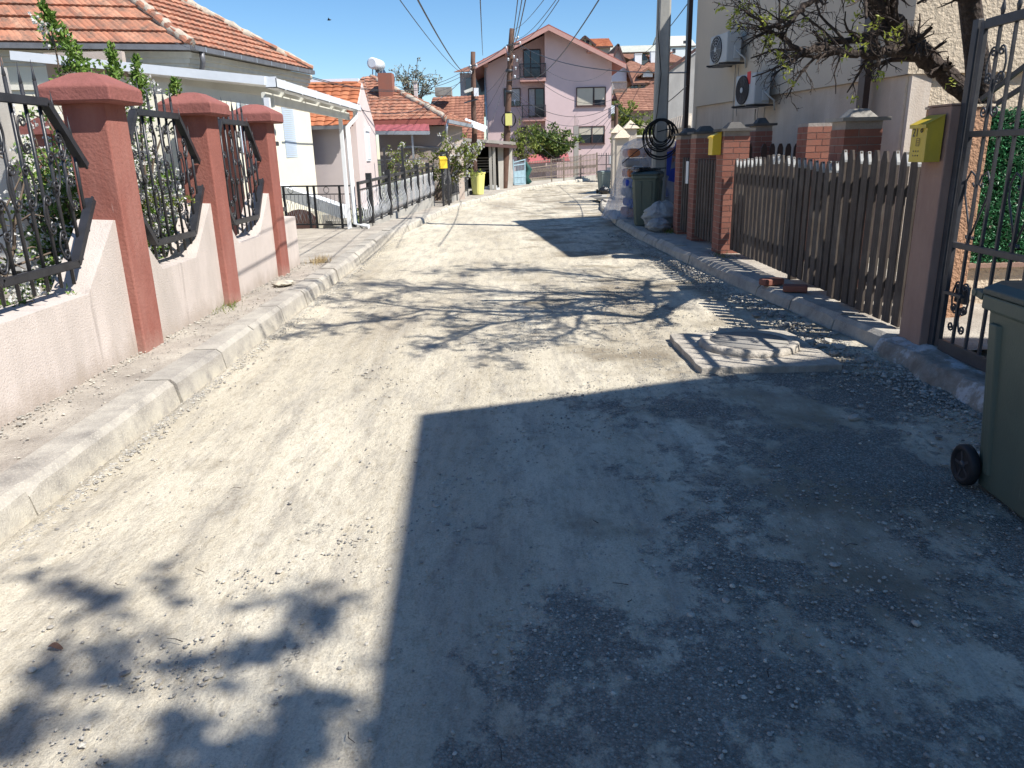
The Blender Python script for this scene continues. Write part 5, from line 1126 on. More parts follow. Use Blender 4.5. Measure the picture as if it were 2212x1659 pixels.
    trunk_tree('conifer', 'dark bush in the gap between the pink house and its neighbour', 'tree', P(1330, 262, 57).to_tuple(), [(P(u, v, 57)).to_tuple() for (u, v) in ((1322, 225), (1332, 232), (1326, 245), (1335, 250))], 'leafdark', 200, .22, 14, 0, None, .5, .04, 4)
    trunk_tree('potted_bush', 'small dark conifer behind the black railing corner post', 'bush', (-3.35, 17.2, -.6), [(-3.4, 17.2, .55), (-3.2, 17.4, .4), (-3.5, 17.3, .3), (-3.3, 17.1, .2)], 'leafdark', 200, .07, 15, 0, None, .12, .02, 4)
M['tarpleaf'] = tinted('sparse_bud_leaf', [(0, (.12, .13, .09)), (1, (.26, .26, .19))], .8, 0)
garden()
def weeds():
    rng = random.Random(3)
    for (x, y, z, n, s, mat, lab) in ((-2.93, 7.72, .13, 110, .09, 'grass', 'tuft of yellow green weeds at the foot of the second red pillar'), (-2.75, 11.0, .14, 240, .12, 'drybranch', 'dry straw coloured grass clump at the corner of the driveway'), (2.98, 10.6, .13, 120, .07, 'grass', 'green moss and weeds at the foot of the third brick pillar'), (2.95, 13.9, .13, 160, .10, 'grass', 'weeds under the plastic bags by the first brick pillar')):
        m = MB()
        for i in range(n):
            p = Vector((x + rng.gauss(0, .08), y + rng.gauss(0, .16), z)); d = Vector((rng.gauss(0, .5), rng.gauss(0, .5), 1)).normalized(); w = Vector((rng.gauss(0, 1), rng.gauss(0, 1), 0)).normalized() * .004; h = s * rng.uniform(.4, 1.1); b = len(m.v); m.tint = rng.random()
            m.v += [tuple(p - w), tuple(p + w), tuple(p + d * h + Vector((0, 0, -.02 * rng.random())))]; m.face((b, b + 1, b + 2))
        tag(m.build('weeds', M[mat], None, (x, y, z)), lab, 'weeds')
weeds()

# ================================================================ RIGHT SIDE
def brick_pillar(m, bk, x0, x1, y0, y1, z0, z1, rng, ch=.078):
    g = .009; m.box(x0 + .006, x1 - .006, y0 + .006, y1 - .006, z0, z1); n = int((z1 - z0) / ch); W, D = x1 - x0, y1 - y0
    for i in range(n):
        za, zb = z0 + i * ch + g / 2, z0 + (i + 1) * ch - g / 2; off = i % 2
        cutsx = [x0, x0 + W * (.62 if off else .38), x1]; cutsy = [y0, y0 + D * (.4 if off else .6), y1]
        for a, b in zip(cutsx, cutsx[1:]):
            for (ya, yb) in ((y0, y0 + .05), (y1 - .05, y1)):
                bk.tint = min(1, max(0, rng.gauss(.5, .25))); bk.box(a + (g / 2 if a > x0 else 0), b - (g / 2 if b < x1 else 0), ya, yb, za, zb)
        for a, b in zip(cutsy, cutsy[1:]):
            for (xa, xb) in ((x0 - .0005, x0 + .05), (x1 - .05, x1 + .0005)):
                bk.tint = min(1, max(0, rng.gauss(.5, .25))); bk.box(xa, xb, max(a, y0 + .0505) + (g / 2 if a > y0 else 0), min(b, y1 - .0505) - (g / 2 if b < y1 else 0), za, zb)
def coping(m, x0, x1, y0, y1, z, o=.05, k=.5):
    m.box(x0 - o, x1 + o, y0 - o, y1 + o, z, z + .035); cx, cy = (x0 + x1) / 2, (y0 + y1) / 2; a, b = (x1 - x0) * .38, (x1 - x0) * .18
    m.hexa([(cx - a, cy - a, z + .036), (cx + a, cy - a, z + .036), (cx + a, cy + a, z + .036), (cx - a, cy + a, z + .036), (cx - b, cy - b, z + .12), (cx + b, cy - b, z + .12), (cx + b, cy + b, z + .12), (cx - b, cy + b, z + .12)])
def picket(m, p, d, n, w, z0, z1, th=.02):
    a = Vector(p); d = Vector(d).normalized(); n = Vector(n).normalized(); U = Vector((0, 0, 1)); h = w / 2; c = (a.x, a.y)
    pts = [a - d * h + U * z0, a + d * h + U * z0, a + d * h + U * (z1 - w * .75), a + d * h * .45 + U * z1, a - d * h * .45 + U * z1, a - d * h + U * (z1 - w * .75)]
    m.prism(pts, n * th)
def right_fence():
    rng = random.Random(21); r = thing('picket_fence', 'dark weathered wooden picket fence with three red brick pillars on the right', 'fence', (3.15, 9.5, .13))
    for (y0, y1) in ((13.55, 13.9), (12.45, 12.8), (10.85, 11.2)):
        m, bk, cp = MB(), MB(), MB(); x0 = 3.0; brick_pillar(m, bk, x0, x0 + .36, y0, y1, .1, 1.80, rng); o = m.build('brick_pillar', M['brickmortar'], r); sub(bk, 'bricks', M['brick'], o); coping(cp, x0, x0 + .36, y0, y1, 1.80); sub(cp, 'coping', M['slab'], o)
    # street panel
    m = MB(); n = 30; caps = MB()
    for i in range(n):
        y = 10.72 - i * (10.72 - 6.02) / (n - 1); tall = i >= 21; rng2 = rng.random(); arch = .05 * math.cos((i - 10) / 10 * math.pi) if not tall else .07
        z1 = 1.46 + arch * .6 + rng.uniform(-.012, .012) + (.03 if tall else 0); m.tint = rng.random(); w = .112 if not tall else .115
        z0 = .20 if not tall else .16; ty = y + rng.uniform(-.006, .006)
        picket(m, (3.145, ty, 0), (0, 1, 0), (1, 0, 0), w, z0, z1)
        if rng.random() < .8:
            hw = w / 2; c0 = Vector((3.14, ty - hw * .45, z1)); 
            cq = MB(); cq.prism([(3.143, ty - hw * 1.02, z1 - w * .75 + .002), (3.143, ty - hw * .42, z1 + .003), (3.143, ty - hw * .42, z1 - .035), (3.143, ty - hw * 1.02, z1 - w * .75 - .02)], (.026, 0, 0)); cq.build('tip_glint', M['tipglint'], r)  # pale slip on the bevel, sunlight painted as colour
    m.build('picket_panel', M['oldwood'], r); 
    m = MB(); m.tint = .4; m.box(3.167, 3.205, 5.98, 10.82, .42, .50); m.box(3.167, 3.205, 5.98, 10.82, 1.18, 1.27); m.build('rail', M['oldwood'], r)
    m = MB(); 
    for y in (8.6, 7.35, 6.0): m = MB(); m.box(3.21, 3.29, y - .04, y + .04, .05, 1.38); m.build('post', M['oldwood'], r)
    m = MB()
    for i in range(8): m.tint = rng.random(); picket(m, (3.035, 12.38 - i * .165, 0), (0, 1, 0), (1, 0, 0), .075, .22, 1.42 + rng.uniform(-.01, .01))
    m.tint = .3; m.box(3.057, 3.09, 11.22, 12.44, .45, .53); m.box(3.057, 3.09, 11.22, 12.44, 1.15, 1.23); m.build('picket_panel', M['oldwood'], r)
    g = thing('picket_gate', 'narrow dark picket gate with a white notice between the first two brick pillars', 'gate', (3.15, 13.2, .13)); m = MB()
    for i in range(4): m.tint = rng.random(); picket(m, (3.035, 13.44 - i * .165, 0), (0, 1, 0), (1, 0, 0), .075, .22, 1.44)
    m.box(3.057, 3.09, 12.83, 13.53, .45, .53); m.box(3.057, 3.09, 12.83, 13.53, 1.15, 1.23); m.build('pickets', M['oldwood'], g)
    m = MB(); m.box(3.02, 3.03, 12.98, 13.14, 1.02, 1.38); m.build('notice', M['paper'], g)
    # rear brick pillars and back pickets
    for (u0, u1, v, Y, lab, cop) in ((1630, 1673, 272, 12.2, 'brick pillar with dark coping behind the picket fence, leftmost of the three', 1), (1743, 1803, 266, 9.9, 'brick pillar without coping behind the picket fence, middle one', 0), (1824, 1912, 262, 7.9, 'wide brick pillar with pale stone coping behind the picket fence', 1)):
        a, b = P(u0 + 3, v, Y), P(u1 - 3, v, Y); t = thing('brick_pillar', lab, 'pillar', ((a.x + b.x) / 2, Y, .1), 'brick pillars behind the picket fence'); m, bk, cp = MB(), MB(), MB(); x0, x1 = a.x, min(b.x, a.x + .42); brick_pillar(m, bk, x0, x1, Y, Y + .34, .1, a.z, rng); m.build('core', M['brickmortar'], t); bk.build('bricks', M['brick'], t)
        if cop: coping(cp, x0, x1, Y, Y + .34, a.z); cp.build('coping', M['slab'] if Y > 9 else M['concretedark'], t)
    t = thing('rear_picket_panel', 'black painted pickets seen over the fence between the rear brick pillars', 'fence', (4.2, 11.6, .1)); m = MB()
    for (u0, u1, n) in ((1652, 1722, 5), (1586, 1620, 3)):
        for i in range(n): p = P(lerp(u0, u1, i / (n - 1)), 310, 11.8); m.tint = .0; picket(m, (p.x, 11.8, 0), (1, 0, 0), (0, 1, 0), .082, .3, p.z)
    a, b = P(1590, 400, 11.85), P(1722, 400, 11.85); m.box(a.x, b.x, 11.83, 11.87, 1.0, 1.1); m.build('pickets', M['brown'], t)
right_fence()
def garden_paving():
    struct_ = strip('garden_paving', M['yard'], lambda y: 3.25, lambda y: 9.0, 7.0, 30.0, lambda y: gz(y) + .10, step=.4, nc=8)
garden_paving()
def tan_house():
    A, B = Vector((5.1, 10.2, 0)), Vector((4.02, 17.0, 0)); d = (B - A).normalized(); n = Vector((-d.y, d.x, 0)); U = Vector((0, 0, 1))
    r = thing('tan_house', 'tall tan rendered house with pale stepped base and brown downpipes on the right', 'house', (6, 12, 0)); ZS = 2.42; ze = 5.15
    def pl(u, v, o=0): return PL(u, v, A + n * o, n)
    # upper wall projects .08
    m = MB(); L = (B - A).length
    m.obox(A + U * ZS - n * .3, d * L, n * .3, U * (ze - ZS)); m.build('upper_wall', M['tan'], r)
    m = MB(); m.obox(A - n * .35, d * (L + .01), n * .28, U * (ZS - .002)); m.build('base_wall', M['tanbase'], r)
    m = MB(); e = Vector((1, .02, 0)).normalized(); m.obox(A + U * ZS + Vector((.0, .0, 0)), e * 6, Vector((0, .3, 0)), U * (ze - ZS)); m.build('front_wall', M['tanrough'], r)
    m = MB(); m.obox(A + Vector((.05, .07, 0)), e * 6, Vector((0, .3, 0)), U * (ZS - .001)); m.build('front_base_wall', M['tanrough'], r)
    m = MB(); m.obox(B + Vector((.1, .2, 0)) + d * 0, Vector((5, 0, 0)), Vector((0, .3, 0)), U * ze); m.obox(A + Vector((5.9, .3, 0)), Vector((0, 7, 0)), Vector((.2, 0, 0)), U * ze); m.build('rear_wall', M['tan'], r)
    # roof with eaves casting the shadow on the road
    ro = MB(); a = Vector((4.8, 9.67, ze + .1)); b = Vector((4.04, 17.3, ze + .1)); c = b + Vector((7.2, .6, 0)); dd = a + Vector((7.2, 0, 0)); mid1 = (a + dd) / 2 + U * 1.7; mid2 = (b + c) / 2 + U * 1.7
    ro.prism([a, mid1, mid2, b], (0, 0, .12)); ro.prism([mid1, dd, c, mid2], (0, 0, .12)); ro.build('roof', M['tilebrown'], r)
    gm = MB(); gm.prism([A + U * ze + Vector((0, .02, 0)), A + U * ze + Vector((5.9, .02, 0)), A + U * (ze + 1.3) + Vector((3, .02, 0))], (0, .25, 0)); gm.build('gable', M['tanrough'], r)
    for (u, vt, vb, w) in ((1483, -300, 262, .09), (1865, -300, 262, .12)):
        p = pl(u + (0 if u < 1500 else 0), 200, .1); q = MB(); z1 = ze; q.cbox((p.x, p.y), (d.x, d.y), w * .6, .045, .1, z1)
        q.build('downpipe', M['brown'], r)
    # thin conduits
    for (u, v0, v1, rad) in ((1588, -10, 62, .008), (1589, 140, 262, .008), (1596, 140, 250, .007), (1632, 236, 262, .014), (1652, 232, 262, .008), (1638, 232, 268, .008)):
        q = MB(); a, b = pl(u, v0, .03), pl(u, v1, .03); b.x, b.y = a.x + .01, a.y; q.tube([a, (a + b) / 2 + d * .02, b], rad, 5); q.build('conduit', M['greywall'], r)
    # air conditioners
    for (u, v, lab, sticker) in ((1562, 143, 'upper grey white air conditioner on the tan house wall', 0), (1618, 230, 'lower air conditioner with red sticker on the tan house wall', 1)):
        p = pl(u, v, .12 if not sticker else .12); h = .50; w = .74; dp = .28; p = p + n * .0
        # p = bottom corner nearest the far end; box runs towards the camera (-d)
        t = thing('air_conditioner', lab, 'air conditioner', p, 'air conditioners on the tan house'); q = MB(); q.obox(p, -d * w, -n * 0 + n * dp * -1 + n * dp * 2 - n * dp, U * h) if False else q.obox(p, -d * w, n * dp, U * h)
        q.build('casing', M['ac'], t, bevel=.02)
        c = p - d * .30 + n * (dp + .004) + U * (h * .5); g = MB(); pts = []
        g.prism([c + d * (.235 * math.cos(a * math.pi / 14)) + U * (.235 * math.sin(a * math.pi / 14)) for a in range(28)], n * .012); go = g.build('fan_grille', M['acgrille'], t)
        g = MB()
        for rr in (.08, .13, .18, .225): g.tube([c + n * .018 + d * (rr * math.cos(a * math.pi / 12)) + U * (rr * math.sin(a * math.pi / 12)) for a in range(25)], .004, 4, False)
        for k in range(8): a = k * math.pi / 4; g.tube([c + n * .018, c + n * .018 + d * .23 * math.cos(a) + U * .23 * math.sin(a)], .003, 4, False)
        sub(g, 'guard', M['acgrille'] if sticker else M['ac'], go)
        hb = MB(); hb.prism([c + n * .016 + d * (.045 * math.cos(a * math.pi / 8)) + U * (.045 * math.sin(a * math.pi / 8)) for a in range(16)], n * .01); sub(hb, 'hub', M['ac'], go)
        g = MB(); s0 = p - d * (w + .001); g.obox(s0 + n * .06 + U * .33, -d * .012, n * .17, U * .15); g.obox(s0 + n * .03 + U * .05, -d * .03, n * .12, U * .22); g.build('service_cover', M['ac'], t, bevel=.006)
        if sticker: g = MB(); g.obox(p - d * (w - .17) + n * (dp + .001) + U * .33, d * .13, n * .003, U * .2); g.build('sticker', M['redlabel'], t)
        g = MB()
        for k in (.1, w - .1): g.obox(p - d * k - n * .12 - U * .03, -d * .03, n * .5, U * .03)
        g.obox(p - d * .02 + n * .02 - U * .035, -d * (w - .04), n * .3, U * .006); g.build('bracket', M['irongrey'], t)
        g = MB(); g.tube([s0 + n * .12 + U * .2 - d * .02, s0 + n * .05 + U * .12 - d * .06, s0 - n * .05 + U * .05 - d * .06, s0 - n * .1 - U * .1], .016, 6); g.build('hose', M['ac'], t)
tan_house()
def gate_side():
    r = thing('gate_post', 'tan rendered gate post carrying the letter box', 'gate post', (3.2, 5.6, 0)); m = MB(); m.box(3.06, 3.175, 5.46, 5.76, .02, 1.83); m.build('shaft', M['postface'], r, bevel=.008)
    m = MB(); m.box(3.055, 3.18, 5.455, 5.765, 1.832, 1.845); m.build('cap', M['postface'], r)
    g = thing('iron_gate', 'tall dark iron gate with scrolls at right edge, hung on the tan post', 'gate', (3.16, 4.6, .1)); U = Vector((0, 0, 1)); X = 3.15
    f = MB(); f.box(X - .03, X + .01, 5.395, 5.455, .08, 2.36); f.box(X - .02, X + .012, 5.335, 5.38, .16, 2.34)
    f.box(X - .02, X + .012, 3.2, 5.334, 2.29, 2.35); f.box(X - .02, X + .012, 3.2, 5.334, 1.62, 1.66); f.box(X - .02, X + .012, 3.2, 5.334, .88, .92); f.box(X - .02, X + .012, 3.2, 5.334, .13, .22); f.box(X - .02, X + .03, 3.14, 3.2, .1, 2.35); f.build('frame', M['irongrey'], g, bevel=.003)
    b = MB()
    for i in range(13): y = 5.20 - i * .158; b.bar((X + .005, y, .2), (X + .005, y, 2.29), .018); b.lathe((X + .005, y, 2.35), [(.009, 0), (.018, .04), (.008, .08), (.001, .16)], 6) if i % 1 == 0 else None
    b.build('bars', M['irongrey'], g)
    s = MB(); Y = Vector((0, 1, 0))
    for c in range(3):
        y = 5.20 - c * .474
        for sg in (-1, 1):
            # heart in the middle field
            s.tube([(X + .012, y + sg * .008, .98), (X + .012, y + sg * .06, 1.10), (X + .012, y + sg * .125, 1.24), (X + .012, y + sg * .135, 1.33), (X + .012, y + sg * .09, 1.40), (X + .012, y + sg * .035, 1.37), (X + .012, y + sg * .018, 1.32), (X + .012, y + sg * .04, 1.30), (X + .012, y + sg * .055, 1.325)], .007, 5)
            s.tube([(X + .012, y + sg * .008, .98), (X + .012, y + sg * .02, .955), (X + .012, y + sg * .045, .955), (X + .012, y + sg * .04, .975)], .007, 5)
            cscroll(s, (X + .012, y + sg * .05, 1.78), (X + .012, y + sg * .06, 1.98), Y, U, .007, sg, .04); cscroll(s, (X + .012, y + sg * .05, 1.98), (X + .012, y + sg * .05, 2.14), Y, U, .007, -sg, .035)
            cscroll(s, (X + .012, y + sg * .05, .46), (X + .012, y + sg * .05, .62), Y, U, .007, -sg, .035); cscroll(s, (X + .012, y + sg * .06, .33), (X + .012, y + sg * .06, .46), Y, U, .007, sg, .035)
    s.build('scrollwork', M['irongrey'], g)
    l = MB(); l.box(X + .03, X + .06, 5.17, 5.3, .50, .62); l.box(X - .05, X - .02, 5.1, 5.32, .56, .58); l.build('latch', M['irongrey'], g)
    p = thing('stucco_post', 'sunlit orange rough stucco post just behind the iron gate', 'post', (3.9, 6.7, .08)); a, b = P(2052, 232, 6.4), P(2146, 232, 6.4); m = MB(); nx, nz_ = 1, 1; m.box(a.x, b.x, 6.4, 6.75, .05, a.z); m.build('shaft', M['orangestucco'], p); m = MB(); m.box(a.x - .01, b.x + .01, 6.39, 6.76, a.z, a.z + .02); m.build('cap', M['tanrough'], p)
    h = thing('hedge_panel', 'green artificial hedge panel on a low tan wall behind the iron gate', 'hedge', (5, 7.1, .1)); q0, q1 = P(2108, 575, 6.9), P(2150, 240, 6.9); m = MB(); m.box(b.x, 7.6, 6.95, 7.15, .05, q0.z - .02); m.build('low_wall', M['tanrough'], h); m = MB(); m.box(b.x, 7.6, 6.9, 7.2, q0.z - .018, q0.z + .02); m.build('ledge', M['postface'], h)
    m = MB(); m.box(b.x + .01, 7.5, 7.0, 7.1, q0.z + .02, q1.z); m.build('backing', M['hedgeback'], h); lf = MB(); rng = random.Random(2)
    for i in range(26000):
        c = Vector((rng.uniform(b.x - .02, 6.6), 6.99 - .05 * rng.random(), rng.uniform(q0.z + .02, q1.z + .03))); lf.leaf(c, .042, .012, rng, (rng.gauss(0, .7), -.8, rng.gauss(0, .5)))
    lf.build('leaves', M['hedge'], h)
    w = thing('sloping_iron_rail', 'sloping iron handrail bars above the hedge at the right edge', 'railing', (4.9, 6.9, 1.9)); m = MB(); m.bar(P(2120, 245, 6.7), P(2230, 175, 6.4), .035); m.bar(P(2120, 215, 6.7), P(2230, 130, 6.4), .035); m.build('bars', M['irongrey'], w)
gate_side()
def garden_tree():
    rng = random.Random(77); base = Vector((5.0, 7.75, .05)); r = thing('bare_fruit_tree', 'old fruit tree with dark bark, bare twigs and first yellow green leaves above the fence', 'tree', base, None); m = MB(); lf = MB(); segs = []
    def grow(p, d, L, rad, depth, bend, curve=None):
        pts = [p]; rr = [rad]; k = max(4, int(L / .09)) if depth < 3 else 4; q = Vector(p); dd = Vector(d).normalized()
        for i in range(k):
            dd = (dd + Vector((rng.gauss(0, bend), rng.gauss(0, bend), rng.gauss(0, bend) + (.015 if depth < 2 else -.01)))).normalized(); q = q + dd * (L / k); pts.append(q.copy()); rr.append(rad * (1 - .62 * (i + 1) / k) * (rng.uniform(.9, 1.12) if depth < 2 else 1))
        m.tube(pts, rr, 8 if depth < 2 else (5 if depth < 3 else 4), depth == 0); return pts, rr
    def branch(pts, rr, depth, n, L, tmin=.15, up=.25, fwd=0.0, bud=.03, rm=.003):
        for i in range(n):
            t = tmin + (1 - tmin) * (i + rng.random()) / n; j = min(len(pts) - 2, int(t * (len(pts) - 1))); p = pts[j]; ax = (pts[j + 1] - pts[j]).normalized()
            side = Vector((rng.gauss(-.12, 1), rng.gauss(0, 1), rng.gauss(up, 1))); side = (side - ax * side.dot(ax)).normalized(); d = (ax * (rng.uniform(.35, 1.0) + fwd) + side * rng.uniform(.6, 1.1)).normalized()
            l = L * rng.uniform(.55, 1.2) * (1.1 - .5 * t); a, b = grow(p, d, l, max(rm, rr[j] * rng.uniform(.4, .62)), depth, .10 + .05 * depth)
            if depth < 4: branch(a, b, depth + 1, {2: 6, 3: 4}.get(depth, 5), l * .58, .12, up, fwd, bud, rm)
            if depth >= 3 and rng.random() < bud:
                e = a[-1]
                for _ in range(rng.randint(7, 13)): lf.leaf(e + Vector((rng.gauss(0, .02), rng.gauss(0, .02), rng.gauss(0, .02))), rng.uniform(.035, .06), .02, rng)
            if depth >= 3 and rng.random() < .12:
                for _ in range(3): m.lathe(a[rng.randint(1, len(a) - 1)], [(.001, -.004), (.005, .002), (.001, .009)], 4)
    # main limbs, measured from the photograph
    T = [base, P(2130, 400, 7.7), P(2122, 250, 7.6), P(2105, 120, 7.5), P(2092, 0, 7.4), P(2085, -150, 7.3), P(2060, -330, 7.2)]
    rt = [.16, .14, .12, .10, .09, .07, .05]; m.tube([p + Vector((rng.gauss(0, .01), 0, 0)) for p in T], rt, 10)
    def limb(P_, R_2):
        pts = []; rr = []
        for i in range(len(P_) - 1):
            for s in range(6): t = s / 6; pts.append(P_[i].lerp(P_[i + 1], t) + Vector((rng.gauss(0, .010), rng.gauss(0, .01), rng.gauss(0, .01)))); rr.append(lerp(R_2[i], R_2[i + 1], t) * rng.uniform(.9, 1.13))
        pts.append(P_[-1]); rr.append(R_2[-1]); m.tube(pts, rr, 9); return pts, rr
    l1 = limb([P(2120, 235, 7.6), P(2060, 175, 7.5), P(2000, 128, 7.4), P(1950, 70, 7.3), P(1900, 15, 7.2), P(1850, -45, 7.1), P(1780, -130, 7.0), P(1690, -250, 6.9)], [.09, .085, .08, .072, .065, .055, .04, .025])
    l2 = limb([P(2005, 125, 7.4), P(1965, 108, 7.3), P(1900, 115, 7.2), P(1840, 118, 7.1), P(1780, 104, 7.0), P(1735, 110, 6.9), P(1690, 80, 6.8), P(1650, 62, 6.7)], [.06, .055, .045, .036, .03, .024, .016, .008])
    l3 = limb([P(1850, -45, 7.1), P(1790, -20, 7.0), P(1730, 20, 6.9), P(1700, 60, 6.8), P(1660, 55, 6.7), P(1600, 20, 6.6)], [.04, .03, .024, .017, .012, .006])
    # higher limbs that reach out over the road: each is traced from its shadow on the road back towards the sun
    S = SUNV / SUNV.z
    def sh(a, b, h): return PZ((600 + a / 2.212) * .8641, (400 + b / 2.212) * .8641, 0) + S * h
    l4 = limb([T[4], sh(2250, 870, 3.6), sh(1900, 845, 4.0), sh(1500, 835, 4.3), sh(1250, 840, 4.5), sh(1000, 825, 4.7), sh(850, 800, 4.9), sh(640, 770, 5.1), sh(480, 740, 5.3)], [.075, .06, .05, .042, .034, .027, .02, .014, .008])
    l5 = limb([T[5], sh(2250, 760, 4.2), sh(1900, 735, 4.6), sh(1500, 730, 4.9), sh(1250, 712, 5.1), sh(1000, 700, 5.3), sh(760, 690, 5.5), sh(620, 700, 5.6)], [.06, .045, .04, .033, .026, .02, .013, .007])
    l6 = limb([sh(1050, 850, 4.7), sh(900, 880, 4.8), sh(700, 890, 4.9), sh(520, 920, 5.0), sh(330, 945, 5.1)], [.026, .022, .017, .012, .006])
    l7 = limb([T[5], sh(2250, 670, 4.6), sh(1950, 640, 4.9), sh(1700, 610, 5.1), sh(1400, 600, 5.3), sh(1150, 620, 5.5)], [.045, .034, .027, .02, .013, .007])
    l8 = limb([sh(1960, 845, 3.9), sh(1700, 870, 3.9), sh(1400, 900, 4.0), sh(1250, 960, 4.0), sh(1150, 1000, 4.1), sh(980, 1050, 4.2)], [.032, .026, .022, .017, .012, .006])
    l9 = limb([sh(1690, 740, 4.7), sh(1680, 800, 4.6), sh(1760, 900, 4.5), sh(1740, 1000, 4.4)], [.022, .018, .013, .007])
    l10 = limb([sh(1880, 860, 3.9), sh(1860, 930, 3.8), sh(1740, 990, 3.8), sh(1500, 1010, 3.8), sh(1380, 1070, 3.8)], [.022, .018, .014, .01, .005])
    branch(*l1, 2, 13, .85, .15, .1, .35); branch(*l2, 2, 18, .7, .15, -.1, .35); branch(*l3, 2, 12, .65, .15, 0, .35)
    hi = (.2, .0055); branch(*l4, 2, 30, 1.15, .05, .5, .6, *hi); branch(*l5, 2, 36, 1.25, .05, .5, .6, *hi); branch(*l6, 2, 14, .8, .1, .4, .5, *hi); branch(*l7, 2, 32, 1.15, .05, .5, .6, *hi); branch(*l8, 2, 16, .75, .1, .3, .5, *hi); branch(*l9, 2, 9, .6, .15, .3, .3, *hi); branch(*l10, 2, 13, .7, .1, .3, .4, *hi)
    branch([T[4], T[5], T[6]], [.05, .04, .03], 2, 7, .8, .1, .6)
    m.build('trunk_and_branches', M['bark'], r); lf.build('leaves', M['leafyellow'], r)
garden_tree()
def bricks_loose():
    for i, (x, y, a, lab) in enumerate(((2.86, 8.15, .3, 'weathered loose brick lying on the right kerb, farther of two'), (2.96, 7.72, -.35, 'weathered loose brick lying on the right kerb, nearer of two'))):
        m = MB(); m.tint = .3; m.cbox((x, y), (math.cos(a), math.sin(a)), .12, .065, .145, .215); tag(m.build('loose_brick', M['brick'], None, (x, y, .145), bevel=.014), lab, 'brick', 'loose bricks on the kerb')
bricks_loose()
def manhole():
    r = thing('manhole', 'raised concrete manhole slab with round rim and cover on the right of the road', 'manhole', (1.9, 5.95, 0)); m = MB(); rng = random.Random(6)
    cs = [(1.38, 6.38), (1.39, 5.32), (2.44, 5.30), (2.42, 6.48)]; o = []
    for i in range(4):
        (xa, ya), (xb, yb) = cs[i], cs[(i + 1) % 4]
        for k in range(9): o.append((xa + (xb - xa) * k / 9 + rng.uniform(-.011, .011), ya + (yb - ya) * k / 9 + rng.uniform(-.011, .011)))
    m.prism([(x, y, .05) for x, y in o][::1], (0, 0, -.14)); m.build('slab', M['slabmat'], r, bevel=.008)
    c = (1.93, 5.92); q = MB(); q.lathe((c[0], c[1], 0), [(.40, .03), (.385, .09), (.37, .10), (.315, .10), (.31, .09)], 48); q.build('rim', M['slabmat'], r)
    q = MB(); q.lathe((c[0], c[1], 0), [(.31, .08), (.306, .094), (.05, .096), (.0001, .096)], 40); lid = q.build('cover', M['concretedark'], r); s = MB(); s.smooth = False
    s.cbox((c[0] - .05, c[1] + .38), (1, 0), .09, .03, .05, .105); s.build('hinge_block', M['slabmat'], r, bevel=.006)
manhole()
